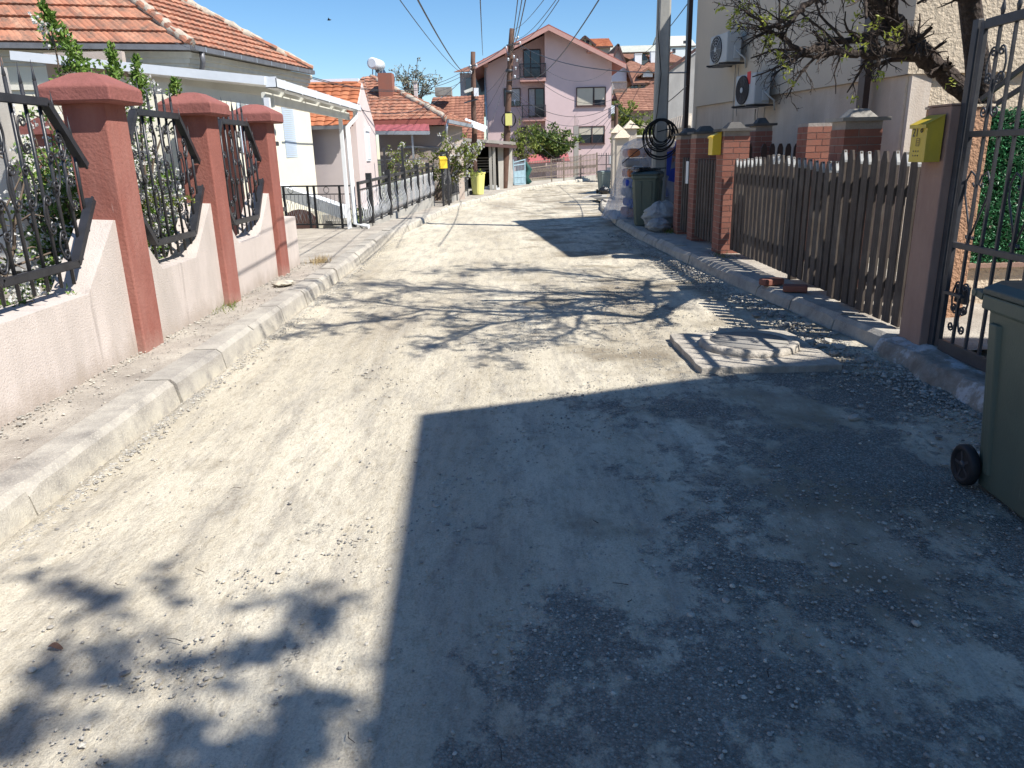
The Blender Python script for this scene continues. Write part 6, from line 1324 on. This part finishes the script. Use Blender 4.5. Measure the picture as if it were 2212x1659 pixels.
def wheelie(name, label, group, body, lid, wheel=M['rubber'], w=.48, d=.55, h=.93, open_=False):
    """two wheeled bin, local frame: front towards -Y, handle and wheels at +Y"""
    r = thing(name, label, 'wheelie bin', (0, 0, 0), group); b = MB(); ba = []; n = 0
    def ring(sx, sy, z, yo=0, c=.05):
        return [(-sx + c, -sy + yo, z), (sx - c, -sy + yo, z), (sx, -sy + c + yo, z), (sx, sy - c + yo, z), (sx - c, sy + yo, z), (-sx + c, sy + yo, z), (-sx, sy - c + yo, z), (-sx, -sy + c + yo, z)]
    wt, dt, wb, db = w / 2, d / 2, w / 2 * .80, d / 2 * .74
    rings = [ring(wb, db, .02, .02), ring(wb * 1.02, db * 1.02, .06, .02), ring(wt * .97, dt * .96, h - .09, 0), ring(wt * .97, dt * .96, h - .07, 0), ring(wt * 1.06, dt * 1.05, h - .065, 0), ring(wt * 1.06, dt * 1.05, h - .0, 0)]
    for q in rings: b.v += q
    b.face((7, 6, 5, 4, 3, 2, 1, 0))
    for l in range(len(rings) - 1):
        for i in range(8): j = (i + 1) % 8; b.face((l * 8 + i, l * 8 + j, l * 8 + 8 + j, l * 8 + 8 + i))
    if open_: pass
    b.face(tuple(range((len(rings) - 1) * 8, len(rings) * 8))); b.build('body', body, r, bevel=.008)
    ri = MB()
    for s in (-1, 1):
        for t in (-.35, .38):
            y0, y1 = db * t * 1.6, dt * t * 1.6; ri.hexa([(s * wb, y0 - .03, .1), (s * (wb + .018), y0 - .02, .1), (s * (wb + .018), y0 + .02, .1), (s * wb, y0 + .03, .1), (s * wt * .95, y1 - .045, h - .12), (s * (wt * .97 + .018), y1 - .03, h - .12), (s * (wt * .97 + .018), y1 + .03, h - .12), (s * wt * .95, y1 + .045, h - .12)])
    for x in (-.1, .1): ri.hexa([(x - .03, -db + .02 - .012, .1), (x + .03, -db + .02 - .012, .1), (x + .03, -db + .05, .1), (x - .03, -db + .05, .1), (x - .04, -dt * .96 - .014, h - .12), (x + .04, -dt * .96 - .014, h - .12), (x + .04, -dt * .9, h - .12), (x - .04, -dt * .9, h - .12)])
    ri.build('ribs', body, r, bevel=.006)
    l = MB(); z = h + .004; f = wt * 1.09; g = dt * 1.06
    pts = [ring(f, g, z, -.01), ring(f, g, z + .025, -.01), ring(f * .9, g * .88, z + .055, -.01), ring(f * .45, g * .5, z + .075, -.01)]
    for q in pts: l.v += q
    l.face((7, 6, 5, 4, 3, 2, 1, 0))
    for k in range(3):
        for i in range(8): j = (i + 1) % 8; l.face((k * 8 + i, k * 8 + j, k * 8 + 8 + j, k * 8 + 8 + i))
    l.face(tuple(range(24, 32))); l.build('lid', lid, r, bevel=.006)
    hd = MB(); y = dt * 1.05 + .05; hd.tube([(-wt * 1.02, y, h - .01), (wt * 1.02, y, h - .01)], .018, 8); 
    for x in (-wt * .95, -wt * .3, wt * .3, wt * .95): hd.bar((x, dt, h - .02), (x, y, h - .01), .03)
    hd.build('handle', body, r)
    for s in (-1, 1):
        wl = MB(); cx = s * (wb + .045); c = (cx, db + .02, .1); wl.lathe(c, [(.066, -.014), (.07, -.024), (.088, -.025), (.1, -.015), (.1, .015), (.088, .025), (.07, .024), (.066, .014)], 24, 'x'); wo = wl.build('wheel', wheel, r)
        hb = MB(); hb.lathe(c, [(.067, -.008), (.02, -.008), (.02, -.020), (.0001, -.021)], 16, 'x'); hb.lathe(c, [(.0001, .021), (.02, .020), (.02, .008), (.067, .008)], 16, 'x')
        for k in range(5): a = k * 1.2566; hb.bar((cx, c[1], .1), (cx, c[1] + .066 * math.cos(a), .1 + .066 * math.sin(a)), .032, .012)
        sub(hb, 'hub', M['irongrey'], wo)
    ax = MB(); ax.tube([(-wb - .05, db + .02, .1), (wb + .05, db + .02, .1)], .011, 6); ax.build('axle', M['irongrey'], r)
    return r
def bins():
    G_ = 'wheelie bins along the street'
    b1 = wheelie('wheelie_bin', 'large olive green bin cropped by the right edge of the picture, closest to the camera', G_, M['greenbin'], M['greenlid'], w=.56, d=.66, h=.93); b1.location = (2.44, 3.07, 0.0); b1.rotation_euler = (0, 0, R_(-3))
    b2 = wheelie('wheelie_bin', 'dark green bin with scrap on its lid beside the concrete pole', G_, M['greenbin'], M['greenlid'], w=.52, d=.6, h=.98); b2.location = (2.76, 15.25, .13); b2.rotation_euler = (0, 0, R_(-20))
    b3 = wheelie('wheelie_bin', 'pale yellow bin standing on the kerb before the open garage', G_, M['yellowbin'], M['bag'], w=.5, d=.55, h=.98); b3.location = (-1.30, 34.9, gz(34.9) + .12); b3.rotation_euler = (0, 0, R_(50))
    b4 = wheelie('wheelie_bin', 'small grey green bin with a black bag at its foot near the bend', G_, M['greybin'], M['greybin'], w=.5, d=.55, h=.95); b4.location = (4.45, 35.6, gz(35.6)); b4.rotation_euler = (0, 0, R_(15))
    m = MB(); m.cbox((4.45, 35.2), (1, .2), .16, .1, -.33, -.02); m.v = [(x + .03 * math.sin(z * 20 + x * 9), y, z) for x, y, z in m.v]; s = blob('bin_bag', (4.42, 35.15, -.33), .24, .17, .34, M['bag'], 5); tag(s, 'black rubbish bag at the foot of the small grey bin', 'rubbish bag')
    t = thing('lid_scrap', 'black flattened scraps lying on the dark green bin lid', 'scrap', (2.76, 15.2, 1.2)); q = MB(); q.cbox((2.70, 15.2), (1, .3), .25, .16, 1.195, 1.215); q.cbox((2.85, 15.3), (1, -.1), .26, .1, 1.218, 1.235); q.cbox((2.62, 15.25), (1, .1), .16, .12, 1.238, 1.255); q.build('sheets', M['bag'], t)
def blob(name, c, rx, ry, h, mat, seed, parent=None, amp=.22, freq=3.0, nu=28, nv=16):
    m = MB(); m.smooth = True
    for j in range(nv + 1):
        for i in range(nu):
            a = 2 * math.pi * i / nu; t = j / nv; s = math.sin(math.pi * (.08 + .92 * t)) ** .6 if t < 1 else 0; q = Vector((math.cos(a), math.sin(a), t * 2)); k = 1 + amp * noise.noise(q * freq + Vector((seed * 7.1, 0, 0))) + amp * .6 * noise.noise(q * freq * 2.7 + Vector((seed * 3.1, 5, 0))) 
            m.v.append((c[0] + rx * s * k * math.cos(a), c[1] + ry * s * k * math.sin(a), c[2] + h * t * (1 + amp * .35 * noise.noise(q * 2 + Vector((seed, 1, 1))))))
    for j in range(nv):
        for i in range(nu): i2 = (i + 1) % nu; m.face((j * nu + i, j * nu + i2, (j + 1) * nu + i2, (j + 1) * nu + i))
    return m.build(name, mat, parent, c if parent is None else None)
bins()
def street_bits():
    # concrete pole with cable coil
    p = P(1421, 430, 16.3); x, y = p.x, 16.3; r = thing('concrete_pole', 'tall weathered concrete utility pole on the right kerb', 'utility pole', (x, y, .1)); m = MB(); m.cbox((x, y), (1, .2), .155, .14, .0, 1.0); m.v = []; m.f = []; m.t = []; m.sm = []
    def rg(h, z): c = h * .3; return [(x - h + c, y - h, z), (x + h - c, y - h, z), (x + h, y - h + c, z), (x + h, y + h - c, z), (x + h - c, y + h, z), (x - h + c, y + h, z), (x - h, y + h - c, z), (x - h, y - h + c, z)]
    for h, z in ((.145, 0), (.135, 2.2), (.10, 9.5)): m.v += rg(h, z)
    for l in range(2):
        for i in range(8): j = (i + 1) % 8; m.face((l * 8 + i, l * 8 + j, l * 8 + 8 + j, l * 8 + 8 + i))
    m.face(tuple(range(16, 24))); m.build('shaft', M['pole'], r)
    c = P(1424, 300, 16.05); t = thing('cable_coil', 'coil of black cable hung on the concrete pole', 'cable coil', (c.x, 16.0, c.z - .4)); rng = random.Random(4); m = MB()
    for k in range(13):
        R0 = .37 * (1 - .035 * k * (k > 3)) * rng.uniform(.95, 1.03); cc = c + Vector((rng.gauss(0, .012), rng.gauss(0, .015) - .16, .37 - R0 + rng.gauss(0, .01))); e = rng.uniform(.8, 1.0) if k > 5 else rng.uniform(.94, 1.0)
        m.tube([cc + Vector((R0 * e * math.cos(a * math.pi / 16), .02 * math.sin(a), R0 * math.sin(a * math.pi / 16))) for a in range(33)], .011, 5, False)
    m.build('loops', M['black'], t); m = MB(); 
    for (u, v, u2, v2) in ((1345, 352, 1412, 302), (1462, 280, 1420, 285), (1360, 268, 1410, 280)): m.tube([P(u, v, 16.4), P((u + u2) / 2, (v + v2) / 2 - 3, 16.1), P(u2, v2, 15.95)], .010, 5)
    m.build('loose_ends', M['black'], t)
    m = MB(); m.tube([P(1424, -50, 16.12), P(1421, 60, 16.12), P(1428, 160, 16.12), P(1420, 240, 16.12), P(1405, 330, 16.1)], .009, 5); m.build('down_cable', M['black'], t)
    # beige gate pillars at y 26, wall behind
    for (x, y, zt, lab) in ((3.82, 26.0, 1.95, 'beige pillar with pyramid cap nearest the wrapped pallets'), (3.95, 27.9, 2.15, 'beige pillar with pyramid cap, the middle of the three at the bend'), (4.5, 28.6, 2.3, 'beige pillar with pyramid cap where the low beige wall begins')):
        t = thing('beige_pillar', lab, 'pillar', (x, y, -.1), 'beige pillars at the bend'); q = MB(); q.box(x - .2, x + .2, y - .2, y + .2, -.2, zt); q.build('shaft', M['tanrough'] if 0 else M['tan'], t, bevel=.01); q = MB(); h = .3; q.v = [(x - h, y - h, zt), (x + h, y - h, zt), (x + h, y + h, zt), (x - h, y + h, zt), (x, y, zt + .3)]; q.t = []; 
        for f in ((3, 2, 1, 0), (0, 1, 4), (1, 2, 4), (2, 3, 4), (3, 0, 4)): q.face(f)
        q.build('cap', M['tanrough'], t)
    t = thing('beige_wall', 'low beige garden wall behind the wrapped pallets', 'wall', (7, 28.7, 0)); q = MB(); q.box(4.72, 11, 28.55, 28.75, -.3, 2.0); q.build('panel', M['tan'], t); q = MB(); q.box(4.71, 11, 28.5, 28.8, 2.0, 2.06); q.build('coping', M['offwhite'], t)
    st = MB(); st.box(3.2, 4.2, 25.0, 25.9, -.22, .02); st.box(3.5, 4.2, 25.1, 25.9, .022, .12); struct(st.build('paving_step', M['walk'], None, (3.7, 25.4, -.2), bevel=.02))
    t = thing('road_drain', 'rectangular drain grate set in a pale frame in the road near the bend', 'drain', (3.6, 32.3, gz(32.3))); z = gz(32.3) + .02; q = MB(); q.prism([(3.0, 31.2, z), (4.1, 32.0, z), (4.4, 34, z - .02), (3.5, 33.4, z)], (0, 0, .015)); q.build('frame', M['concrete'], t); q = MB(); q.prism([(3.35, 31.9, z + .03), (3.95, 32.3, z + .03), (4.05, 33.1, z + .03), (3.6, 32.9, z + .03)], (0, 0, .006)); q.build('grate', M['irongrey'], t)
    # wrapped pallets of building material
    t = thing('wrapped_pallet', 'tall stack of blue and orange sacks wrapped in torn translucent plastic behind the bin', 'pallet stack', (3.1, 17.8, .1)); rng = random.Random(9)
    k = 0
    for lvl in range(7):
        for (xx, yy) in ((2.95, 17.6), (3.55, 17.75)):
            mt = ['orangebag', 'bluebag', 'greybag', 'bluebag', 'orangebag', 'greybag', 'orangebag'][(lvl + (xx > 3.2)) % 7]
            s = MB(); z0 = .12 + lvl * .215; s.cbox((xx + rng.gauss(0, .02), yy), (1, rng.gauss(0, .06)), .29, .42, z0 + .01, z0 + .2); s.build('sack', M[mat_ok(mt)], t, bevel=.06)
    f = MB(); f.smooth = True; nu, nv = 44, 22
    for j in range(nv + 1):
        tt = j / nv; z = .10 + 1.72 * (1 - tt) ** 1.0; fl = 1 + .30 * tt ** 2.2
        for i in range(nu):
            a = 2 * math.pi * i / nu; cx, cy = 3.25, 17.7; e = .75; rx = .64 * math.copysign(abs(math.cos(a)) ** e, math.cos(a)); ry = .56 * math.copysign(abs(math.sin(a)) ** e, math.sin(a)); k = fl * (1 + .06 * noise.noise(Vector((math.cos(a) * 3, math.sin(a) * 3, tt * 1.2))) + .05 * noise.noise(Vector((math.cos(a) * 9, math.sin(a) * 9, tt * 2)))) * (1 if tt > .12 else .55 + .45 * (tt / .12) ** .5)
            f.v.append((cx + rx * k - .25 * max(0, -math.cos(a)) * tt ** 2, cy + ry * k, z))
    for j in range(nv):
        for i in range(nu): i2 = (i + 1) % nu; f.face((j * nu + i, j * nu + i2, (j + 1) * nu + i2, (j + 1) * nu + i))
    f.face(tuple(range(nu))); f.build('plastic_wrap', M['film'], t)
    t = thing('white_sack_pile', 'white and blue plastic sheeting stacked behind the concrete pole', 'sacks', (4.0, 17.5, .1)); o = blob('wrapped_sacks', (4.05, 17.6, .1), .55, .42, 1.7, M['sackwrap'], 8, t, .10, 1.6); q = MB()
    for (u, v, w_, h_) in ((1437, 330, .16, .5), (1450, 365, .2, .3), (1462, 300, .15, .3)):
        c = P(u, v, 16.98); q.prism([(c.x, c.y, c.z), (c.x + w_, c.y - .02, c.z + .05), (c.x + w_ * .7, c.y, c.z - h_), (c.x - .06, c.y, c.z - h_ * .8)], (0, .03, 0))
    q.build('blue_print', M['bluebag'], t)
    b = blob('plastic_bags', (2.86, 14.45, .12), .30, .28, .52, M['film2'], 2, None, .3, 3.2); tag(b, 'crumpled translucent bag of rubbish slumped against the first brick pillar', 'rubbish bag', 'rubbish bags by the brick pillar')
    b = blob('plastic_bags', (2.76, 14.05, .12), .20, .2, .26, M['film2'], 3, None, .35, 3.5); tag(b, 'small crumpled pale bag lying in front of the larger rubbish bag', 'rubbish bag', 'rubbish bags by the brick pillar')
    b = blob('plastic_bags', (3.06, 14.9, .12), .26, .26, .5, M['film2'], 4, None, .3, 3.0); tag(b, 'pale bag heaped highest behind the rubbish bags, next to the pole', 'rubbish bag', 'rubbish bags by the brick pillar')
    q = MB(); q.lathe((2.72, 14.75, .13), [(.07, 0), (.09, .2), (.095, .21), (.085, .21), (.08, .02), (.0001, .02)], 14); tag(q.build('white_bucket', M['white'], None, (2.72, 14.75, .13)), 'small white bucket between the dark green bin and the rubbish bags', 'bucket')
    b = blob('paper_scrap', (-2.72, 9.05, .13), .11, .16, .06, M['blind'], 12, None, .4, 4, 18, 8); tag(b, 'flattened beige rag lying on the left pavement', 'rag')
def mat_ok(n): return n
def film2():
    m, t, bs = newmat('crumpled_plastic'); co = coords(t); bs.inputs['Roughness'].default_value = .35
    t.links.new(ramp(t, nz(t, co, 6, 5, .6), [(.35, (.32, .33, .35)), (.55, (.52, .52, .50)), (.7, (.46, .41, .3))]), bs.inputs['Base Color']); bump(t, bs, nz(t, co, 14, 6, .75), .06); return m
M['film2'] = film2()
street_bits()

def litter():
    rng = random.Random(44); m = MB()
    for i in range(46):
        x, y = rng.uniform(-1.9, 2.4), 1.6 + 7 * rng.random() ** 1.4; a = rng.uniform(0, 6.28); L = rng.uniform(.02, .07); p = Vector((x, y, .012)); d = Vector((math.cos(a), math.sin(a), 0)); n = Vector((-d.y, d.x, 0))
        m.tube([p, p + d * L * .5 + n * L * rng.uniform(-.25, .25) + Vector((0, 0, .004)), p + d * L], [.0018, .0014, .0008], 4)
    tag(m.build('twigs', M['bark'], None, (0, 3, 0)), 'thin dark twigs dropped here and there on the dusty road', 'twigs', kind='stuff')
    for (x, y, lab) in ((-1.62, 2.22, 'curled brown dry leaf on the sunlit road near the leafy shadow'),):
        m = MB(); m.smooth = True; n = 8
        for i in range(n + 1):
            t = i / n; w = .016 * math.sin(math.pi * min(1, t * .96 + .02)); m.v += [(x + t * .05, y - w * .6, .008 + .008 * math.sin(t * 5)), (x + t * .05, y + w * .6, .012 + .010 * math.sin(t * 4))]
        for i in range(n): m.face((2 * i, 2 * i + 2, 2 * i + 3, 2 * i + 1))
        tag(m.build('dry_leaf', M['wood_pole'], None, (x, y, .01)), lab, 'leaf')
litter()

# ================================================================ POLES AND CABLES
def wood_pole(x, y, ztop, r0, r1, lean, label, group='wooden utility poles'):
    r = thing('utility_pole', label, 'utility pole', (x, y, gz(y)), group); m = MB(); b = Vector((x, y, gz(y) - .2)); t = Vector((x + lean, y, ztop)); rng = random.Random(int(y)); k = 10
    m.tube([b.lerp(t, i / k) + Vector((rng.gauss(0, .01), 0, 0)) for i in range(k + 1)], [lerp(r0, r1, i / k) for i in range(k + 1)], 10); m.build('shaft', M['wood_pole'], r); return r, t
def insulators(r, pts):
    for p in pts:
        m = MB(); m.lathe(p, [(.02, -.08), (.05, -.06), (.035, -.02), (.06, .0), (.04, .05), (.0001, .07)], 8); m.build('insulator', M['insul'], r)
def poles():
    t1 = P(1022, 112, 35.2); r1, t1 = wood_pole(P(1025, 405, 35.2).x, 35.2, t1.z, .14, .10, t1.x - P(1025, 405, 35.2).x, 'shorter dark wooden pole behind the yellow bin')
    m = MB(); a = P(1011, 190, 35.1); m.prism([P(1002, 196, 35.1), P(1022, 188, 35.1), P(1022, 196, 35.1), P(1004, 201, 35.1)], (0, .25, 0)); m.build('lamp_head', M['offwhite'], r1); m = MB(); m.bar(P(1003, 222, 35), P(1032, 214, 35), .06); m.bar(P(1012, 145, 35), P(1030, 140, 35), .05); m.build('bracket', M['irongrey'], r1)
    m = MB(); c = P(1029, 200, 35.0); m.box(c.x - .1, c.x + .1, 34.85, 35.0, c.z - .15, c.z + .18); m.build('junction_box', M['white'], r1)
    insulators(r1, [P(1016, 143, 35), P(1029, 141, 35), P(1017, 155, 35)])
    bx = P(1088, 404, 40.5); tx = P(1105.5, 62, 40.5); r2, t2 = wood_pole(bx.x, 40.5, tx.z, .19, .13, tx.x - bx.x, 'tall leaning wooden pole tangled with cables and a yellow box before the pink house')
    c = P(1099, 259, 40.25); m = MB(); m.box(c.x - .17, c.x + .17, 40.05, 40.25, c.z - .27, c.z + .3); m.build('meter_box', M['yellowbin'], r2); m = MB()
    for k in range(6): m.tube([c + Vector((.33 * math.cos(a * .4) * (1 + .02 * k), .05 - .01 * k, .38 * math.sin(a * .4))) for a in range(17)], .014, 4, False)
    m.build('coiled_wire', M['black'], r2)
    insulators(r2, [P(u, v, 40.3) for (u, v) in ((1093, 103), (1098, 128), (1115, 84), (1119, 81), (1123, 92), (1110, 122), (1117, 130), (1114, 147), (1112, 165))])
    m = MB(); m.bar(P(1094, 98, 40.3), P(1124, 94, 40.3), .06); m.bar(P(1096, 175, 40.3), P(1130, 167, 40.3), .05); m.tube([P(1130, 155, 40.2), P(1121, 140, 40.2), P(1118, 120, 40.2), P(1126, 128, 40.2), P(1118, 150, 40.2)], .014, 4); m.build('crossarm', M['irongrey'], r2)
    m = MB()
    for i, z in enumerate((153, 198, 244)): p = P(1100, z, 40.5); m.lathe((p.x, 40.5, p.z), [(.185, -.06), (.19, 0), (.185, .06)], 12)
    m.build('strap', M['irongrey'], r2)
    p3 = P(1332, 224, 42.0); r3, t3 = wood_pole(P(1327, 330, 42).x, 42.0, p3.z, .13, .10, p3.x - P(1327, 330, 42).x, 'distant dark wooden pole at the right corner of the pink house'); m = MB(); m.bar(P(1326, 228, 41.9), P(1340, 226, 41.9), .05); m.build('crossarm', M['irongrey'], r3)
poles()
def cables():
    G2 = 'overhead cables'
    def cable(a, b, sag, rad, label, via=None):
        a, b = Vector(a), Vector(b); k = 24; m = MB(); pts = [a.lerp(b, i / k) - Vector((0, 0, sag * 4 * (i / k) * (1 - i / k))) for i in range(k + 1)]; m.tube([p - a for p in pts], rad, 5, False); o = m.build('overhead_cable', M['cable']); o.location = a; tag(o, label, 'cable', G2)
    p1 = lambda v: P(1019, v, 35.0); p2 = lambda v, u=1100: P(u, v, 40.4)
    cable(P(840, -120, 7), p1(160), .35, .011, 'thick black cable from overhead down to the shorter wooden pole'); cable(P(800, -90, 7.5), p1(163), .3, .006, 'thin cable just left of the thick one, down to the shorter wooden pole')
    cable(P(1035, -55, 9), P(1043, 118, 44), .3, .008, 'thin cable from overhead passing left above the tall wooden pole')
    cable(P(1125, -60, 10), p2(110, 1094), .5, .008, 'left cable of the bundle dropping to the top of the tall wooden pole'); cable(P(1137, -60, 10), p2(108, 1095), .45, .008, 'middle cable of the bundle dropping to the top of the tall wooden pole'); cable(P(1146, -55, 10), p2(100, 1092), .6, .009, 'right cable of the bundle dropping to the top of the tall wooden pole')
    cable(P(1218, -60, 12), p2(65, 1103), .2, .007, 'single thin cable reaching the very top of the tall wooden pole')
    cable(P(1225, -35, 16), p2(84, 1118), .2, .009, 'upper cable leaving the tall wooden pole to the top right'); cable(P(1235, -45, 16), p2(88, 1122), .3, .010, 'lower cable leaving the tall wooden pole to the top right')
    cable(P(1330, -60, 12), p2(165, 1128), .6, .012, 'black cable crossing in front of the pink gable to the top right')
    cable(p1(145), p2(100, 1092), .1, .02, 'heavy cable strung between the two wooden poles')
    cable(P(672, 166, 20.2), p1(142), .6, .010, 'upper cable from the cream house to the shorter wooden pole'); cable(P(672, 169, 20.2), p1(152), .55, .010, 'lower cable from the cream house to the shorter wooden pole')
    cable(P(760, 232, 23.5), p1(146), .8, .012, 'cable from the lilac house up to the shorter wooden pole'); cable(P(700, 200, 24), p1(165), .5, .007, 'faint cable from behind the orange roof to the shorter wooden pole')
    cable(p2(98, 1124), P(1484, 157, 17), .35, .016, 'thick cable from the tall pole across the pink house to the tan house'); cable(p2(96, 1118), P(1318, 148, 53), 1.2, .009, 'pale cable sagging across the pink gable above the windows')
    cable(p2(130, 1115), P(1320, 216, 52.5), .9, .012, 'cable from the tall pole to the pink house corner under the eave'); cable(p2(195, 1104), P(1331, 226, 42), .9, .014, 'cable from the tall pole to the distant dark pole, topmost'); cable(p2(198, 1104), P(1331, 229, 42), 1.3, .012, 'cable from the tall pole to the distant dark pole, second'); cable(p2(200, 1104), P(1331, 231, 42), 1.7, .012, 'cable from the tall pole to the distant dark pole, third')
    cable(p2(202, 1104), P(1331, 234, 42), 2.1, .010, 'cable from the tall pole to the distant dark pole, fourth'); cable(p2(205, 1104), P(1331, 238, 42), 2.9, .010, 'cable from the tall pole to the distant dark pole, lowest and slackest')
    cable(p2(150, 1096), P(1052, 234, 53.9), .1, .011, 'cable fanning from the tall pole down to the left corner of the pink house, lower'); cable(p2(148, 1095), P(1049, 202, 53.9), .1, .011, 'cable fanning from the tall pole down to the left corner of the pink house, upper'); cable(p2(152, 1097), P(1035, 335, 36.5), .2, .012, 'steep cable from the tall pole down behind the shorter pole')
    cable(p1(170), P(1050, 240, 53.9), .3, .010, 'short cable from the shorter pole to the left wall of the pink house'); cable(P(1331, 228, 42), P(1484, 185, 17.0), .6, .012, 'cable from the distant dark pole to the tan house')
    cable(P(1395, 112, 151), P(1520, -40, 60), .5, .045, 'dark cable from the hilltop chimney up to the upper right corner'); cable(P(1352, 196, 80), P(1440, 150, 50), .3, .02, 'pale cable above the brown roofs left of the concrete pole')
    cable(P(60, 92, 12.6) if False else P(411, 105, 14.7), P(378, 92, 14.0), .0, .006, 'thin white cable stub at the gutter corner of the cream house')
cables()
def bird():
    c = P(710, 43, 60); m = MB(); m.tube([c + Vector((-.12, 0, -.01)), c, c + Vector((.12, .03, .01)), c + Vector((.19, .03, .02))], [.01, .05, .04, .01], 6); o = m; r = thing('bird', 'tiny dark bird flying in the blue sky above the cream roof', 'bird', c); m.build('body', M['iron'], r)
    for s in (-1, 1): w = MB(); w.prism([c + Vector((-.06, 0, .02)), c + Vector((.08, 0, .02)), c + Vector((.03, s * .25, .12))], (0, 0, .01)); w.build('wing', M['iron'], r)
bird()

# ================================================================ OUT OF FRAME: what casts the foreground shade
def neighbour():
    r = thing('neighbour_house', 'tall tan gabled house just outside the picture on the right that shades the foreground', 'house', (9, -4, 0)); U = Vector((0, 0, 1))
    b = Vector((.055, -1, 0)).normalized(); g = Vector((1, 0, 0)); e0 = Vector((4.08, 1.84, 6.35)); rd = Vector((9.9, 1.84, 9.26)); e1 = Vector((15.7, 1.84, 6.35)); L = 14.2
    m = MB(); w0 = Vector((4.72, 1.45, 0)); m.prism([w0 - U * .1, w0 + g * 10.4 - U * .1, w0 + g * 10.4 + U * 6.2, w0 + g * 5.2 + U * 8.8, w0 + U * 6.2], b * 13.4); m.build('wall', M['tan'], r)
    ro = MB(); ro.prism([e0, rd, rd + U * .16, e0 + U * .16], b * L); ro.prism([rd, e1, e1 + U * .16, rd + U * .16], b * L); ro.build('roof', M['tilebrown'], r); n = Vector((-1, -.055, 0)).normalized()
    for k in (2.5, 6.0): p = w0 + b * k + n * .004; window(r, p + U * 1.2, p + b * 1.3 + U * 1.2, p + b * 1.3 + U * 2.5, p + U * 2.5, n)
neighbour()
def street_tree():
    rng = random.Random(31); base = (3.75, -1.9, 0); r = thing('street_tree', 'leafy tree outside the picture behind the camera that throws dappled shade', 'tree', base); m = MB(); b = Vector(base)
    top = b + Vector((-.2, .3, 3.4)); m.tube([b, b + Vector((.05, 0, 1.5)), top], [.14, .11, .09], 8); lf = MB()
    # shaded spots on the road seen in the photograph, traced back towards the sun
    spots = [(60, 1235, 20, 1, 4), (130, 1260, 35, 2, 6), (200, 1300, 40, 3, 9), (240, 1318, 30, 2, 7), (350, 1236, 22, 3, 8), (365, 1280, 14, 2, 3), (560, 1305, 14, 2, 3), (650, 1280, 30, 2, 7), (690, 1318, 36, 3, 12), (710, 1345, 18, 3, 7), (770, 1300, 25, 1, 3), (400, 1432, 24, 2, 8), (345, 1366, 20, 2, 5), (640, 1372, 30, 2, 8), (590, 1400, 34, 2, 10), (540, 1418, 24, 2, 6), (470, 1425, 30, 1, 5), (245, 1400, 20, 3, 7), (225, 1450, 18, 4, 8), (250, 1478, 26, 2, 8), (125, 1410, 16, 4, 7), (100, 1460, 16, 4, 8), (85, 1490, 12, 3, 4), (395, 1560, 24, 3, 9), (420, 1592, 22, 3, 9), (460, 1490, 14, 2, 4), (650, 1480, 14, 4, 4), (648, 1530, 24, 5, 16), (660, 1575, 26, 5, 18), (640, 1610, 34, 3, 20), (560, 1625, 44, 3, 24), (470, 1640, 40, 2, 16), (600, 1650, 60, 3, 26), (30, 1560, 30, 4, 12), (20, 1600, 30, 4, 14), (150, 1550, 24, 2, 5), (280, 1645, 40, 3, 14), (330, 1655, 30, 3, 10), (740, 1500, 20, 1, 3), (820, 1430, 20, 1, 3), (820, 1600, 30, 1, 6)]
    S = SUNV / SUNV.z
    for (u, v, w, asp, n) in spots:
        h = rng.uniform(5.6, 7.4); g = PZ(u, v, 0); c = g + S * h; sc = w / FPX * 1.9
        tw = top.lerp(c, .5) + Vector((rng.gauss(0, .2), rng.gauss(0, .2), .35)); m.tube([top, tw, c], [.02, .007, .002], 5, False)
        for _ in range(int(n * 1.7)):
            q = PZ(u + rng.gauss(0, w * .5), v + rng.gauss(0, w * .28 * (1 + .2 * asp)), 0) + S * (h + rng.gauss(0, .12)); lf.leaf(q, .11, .075, rng)
    m.build('trunk_and_branches', M['bark'], r); lf.build('leaves', M['leaf'], r)
street_tree()
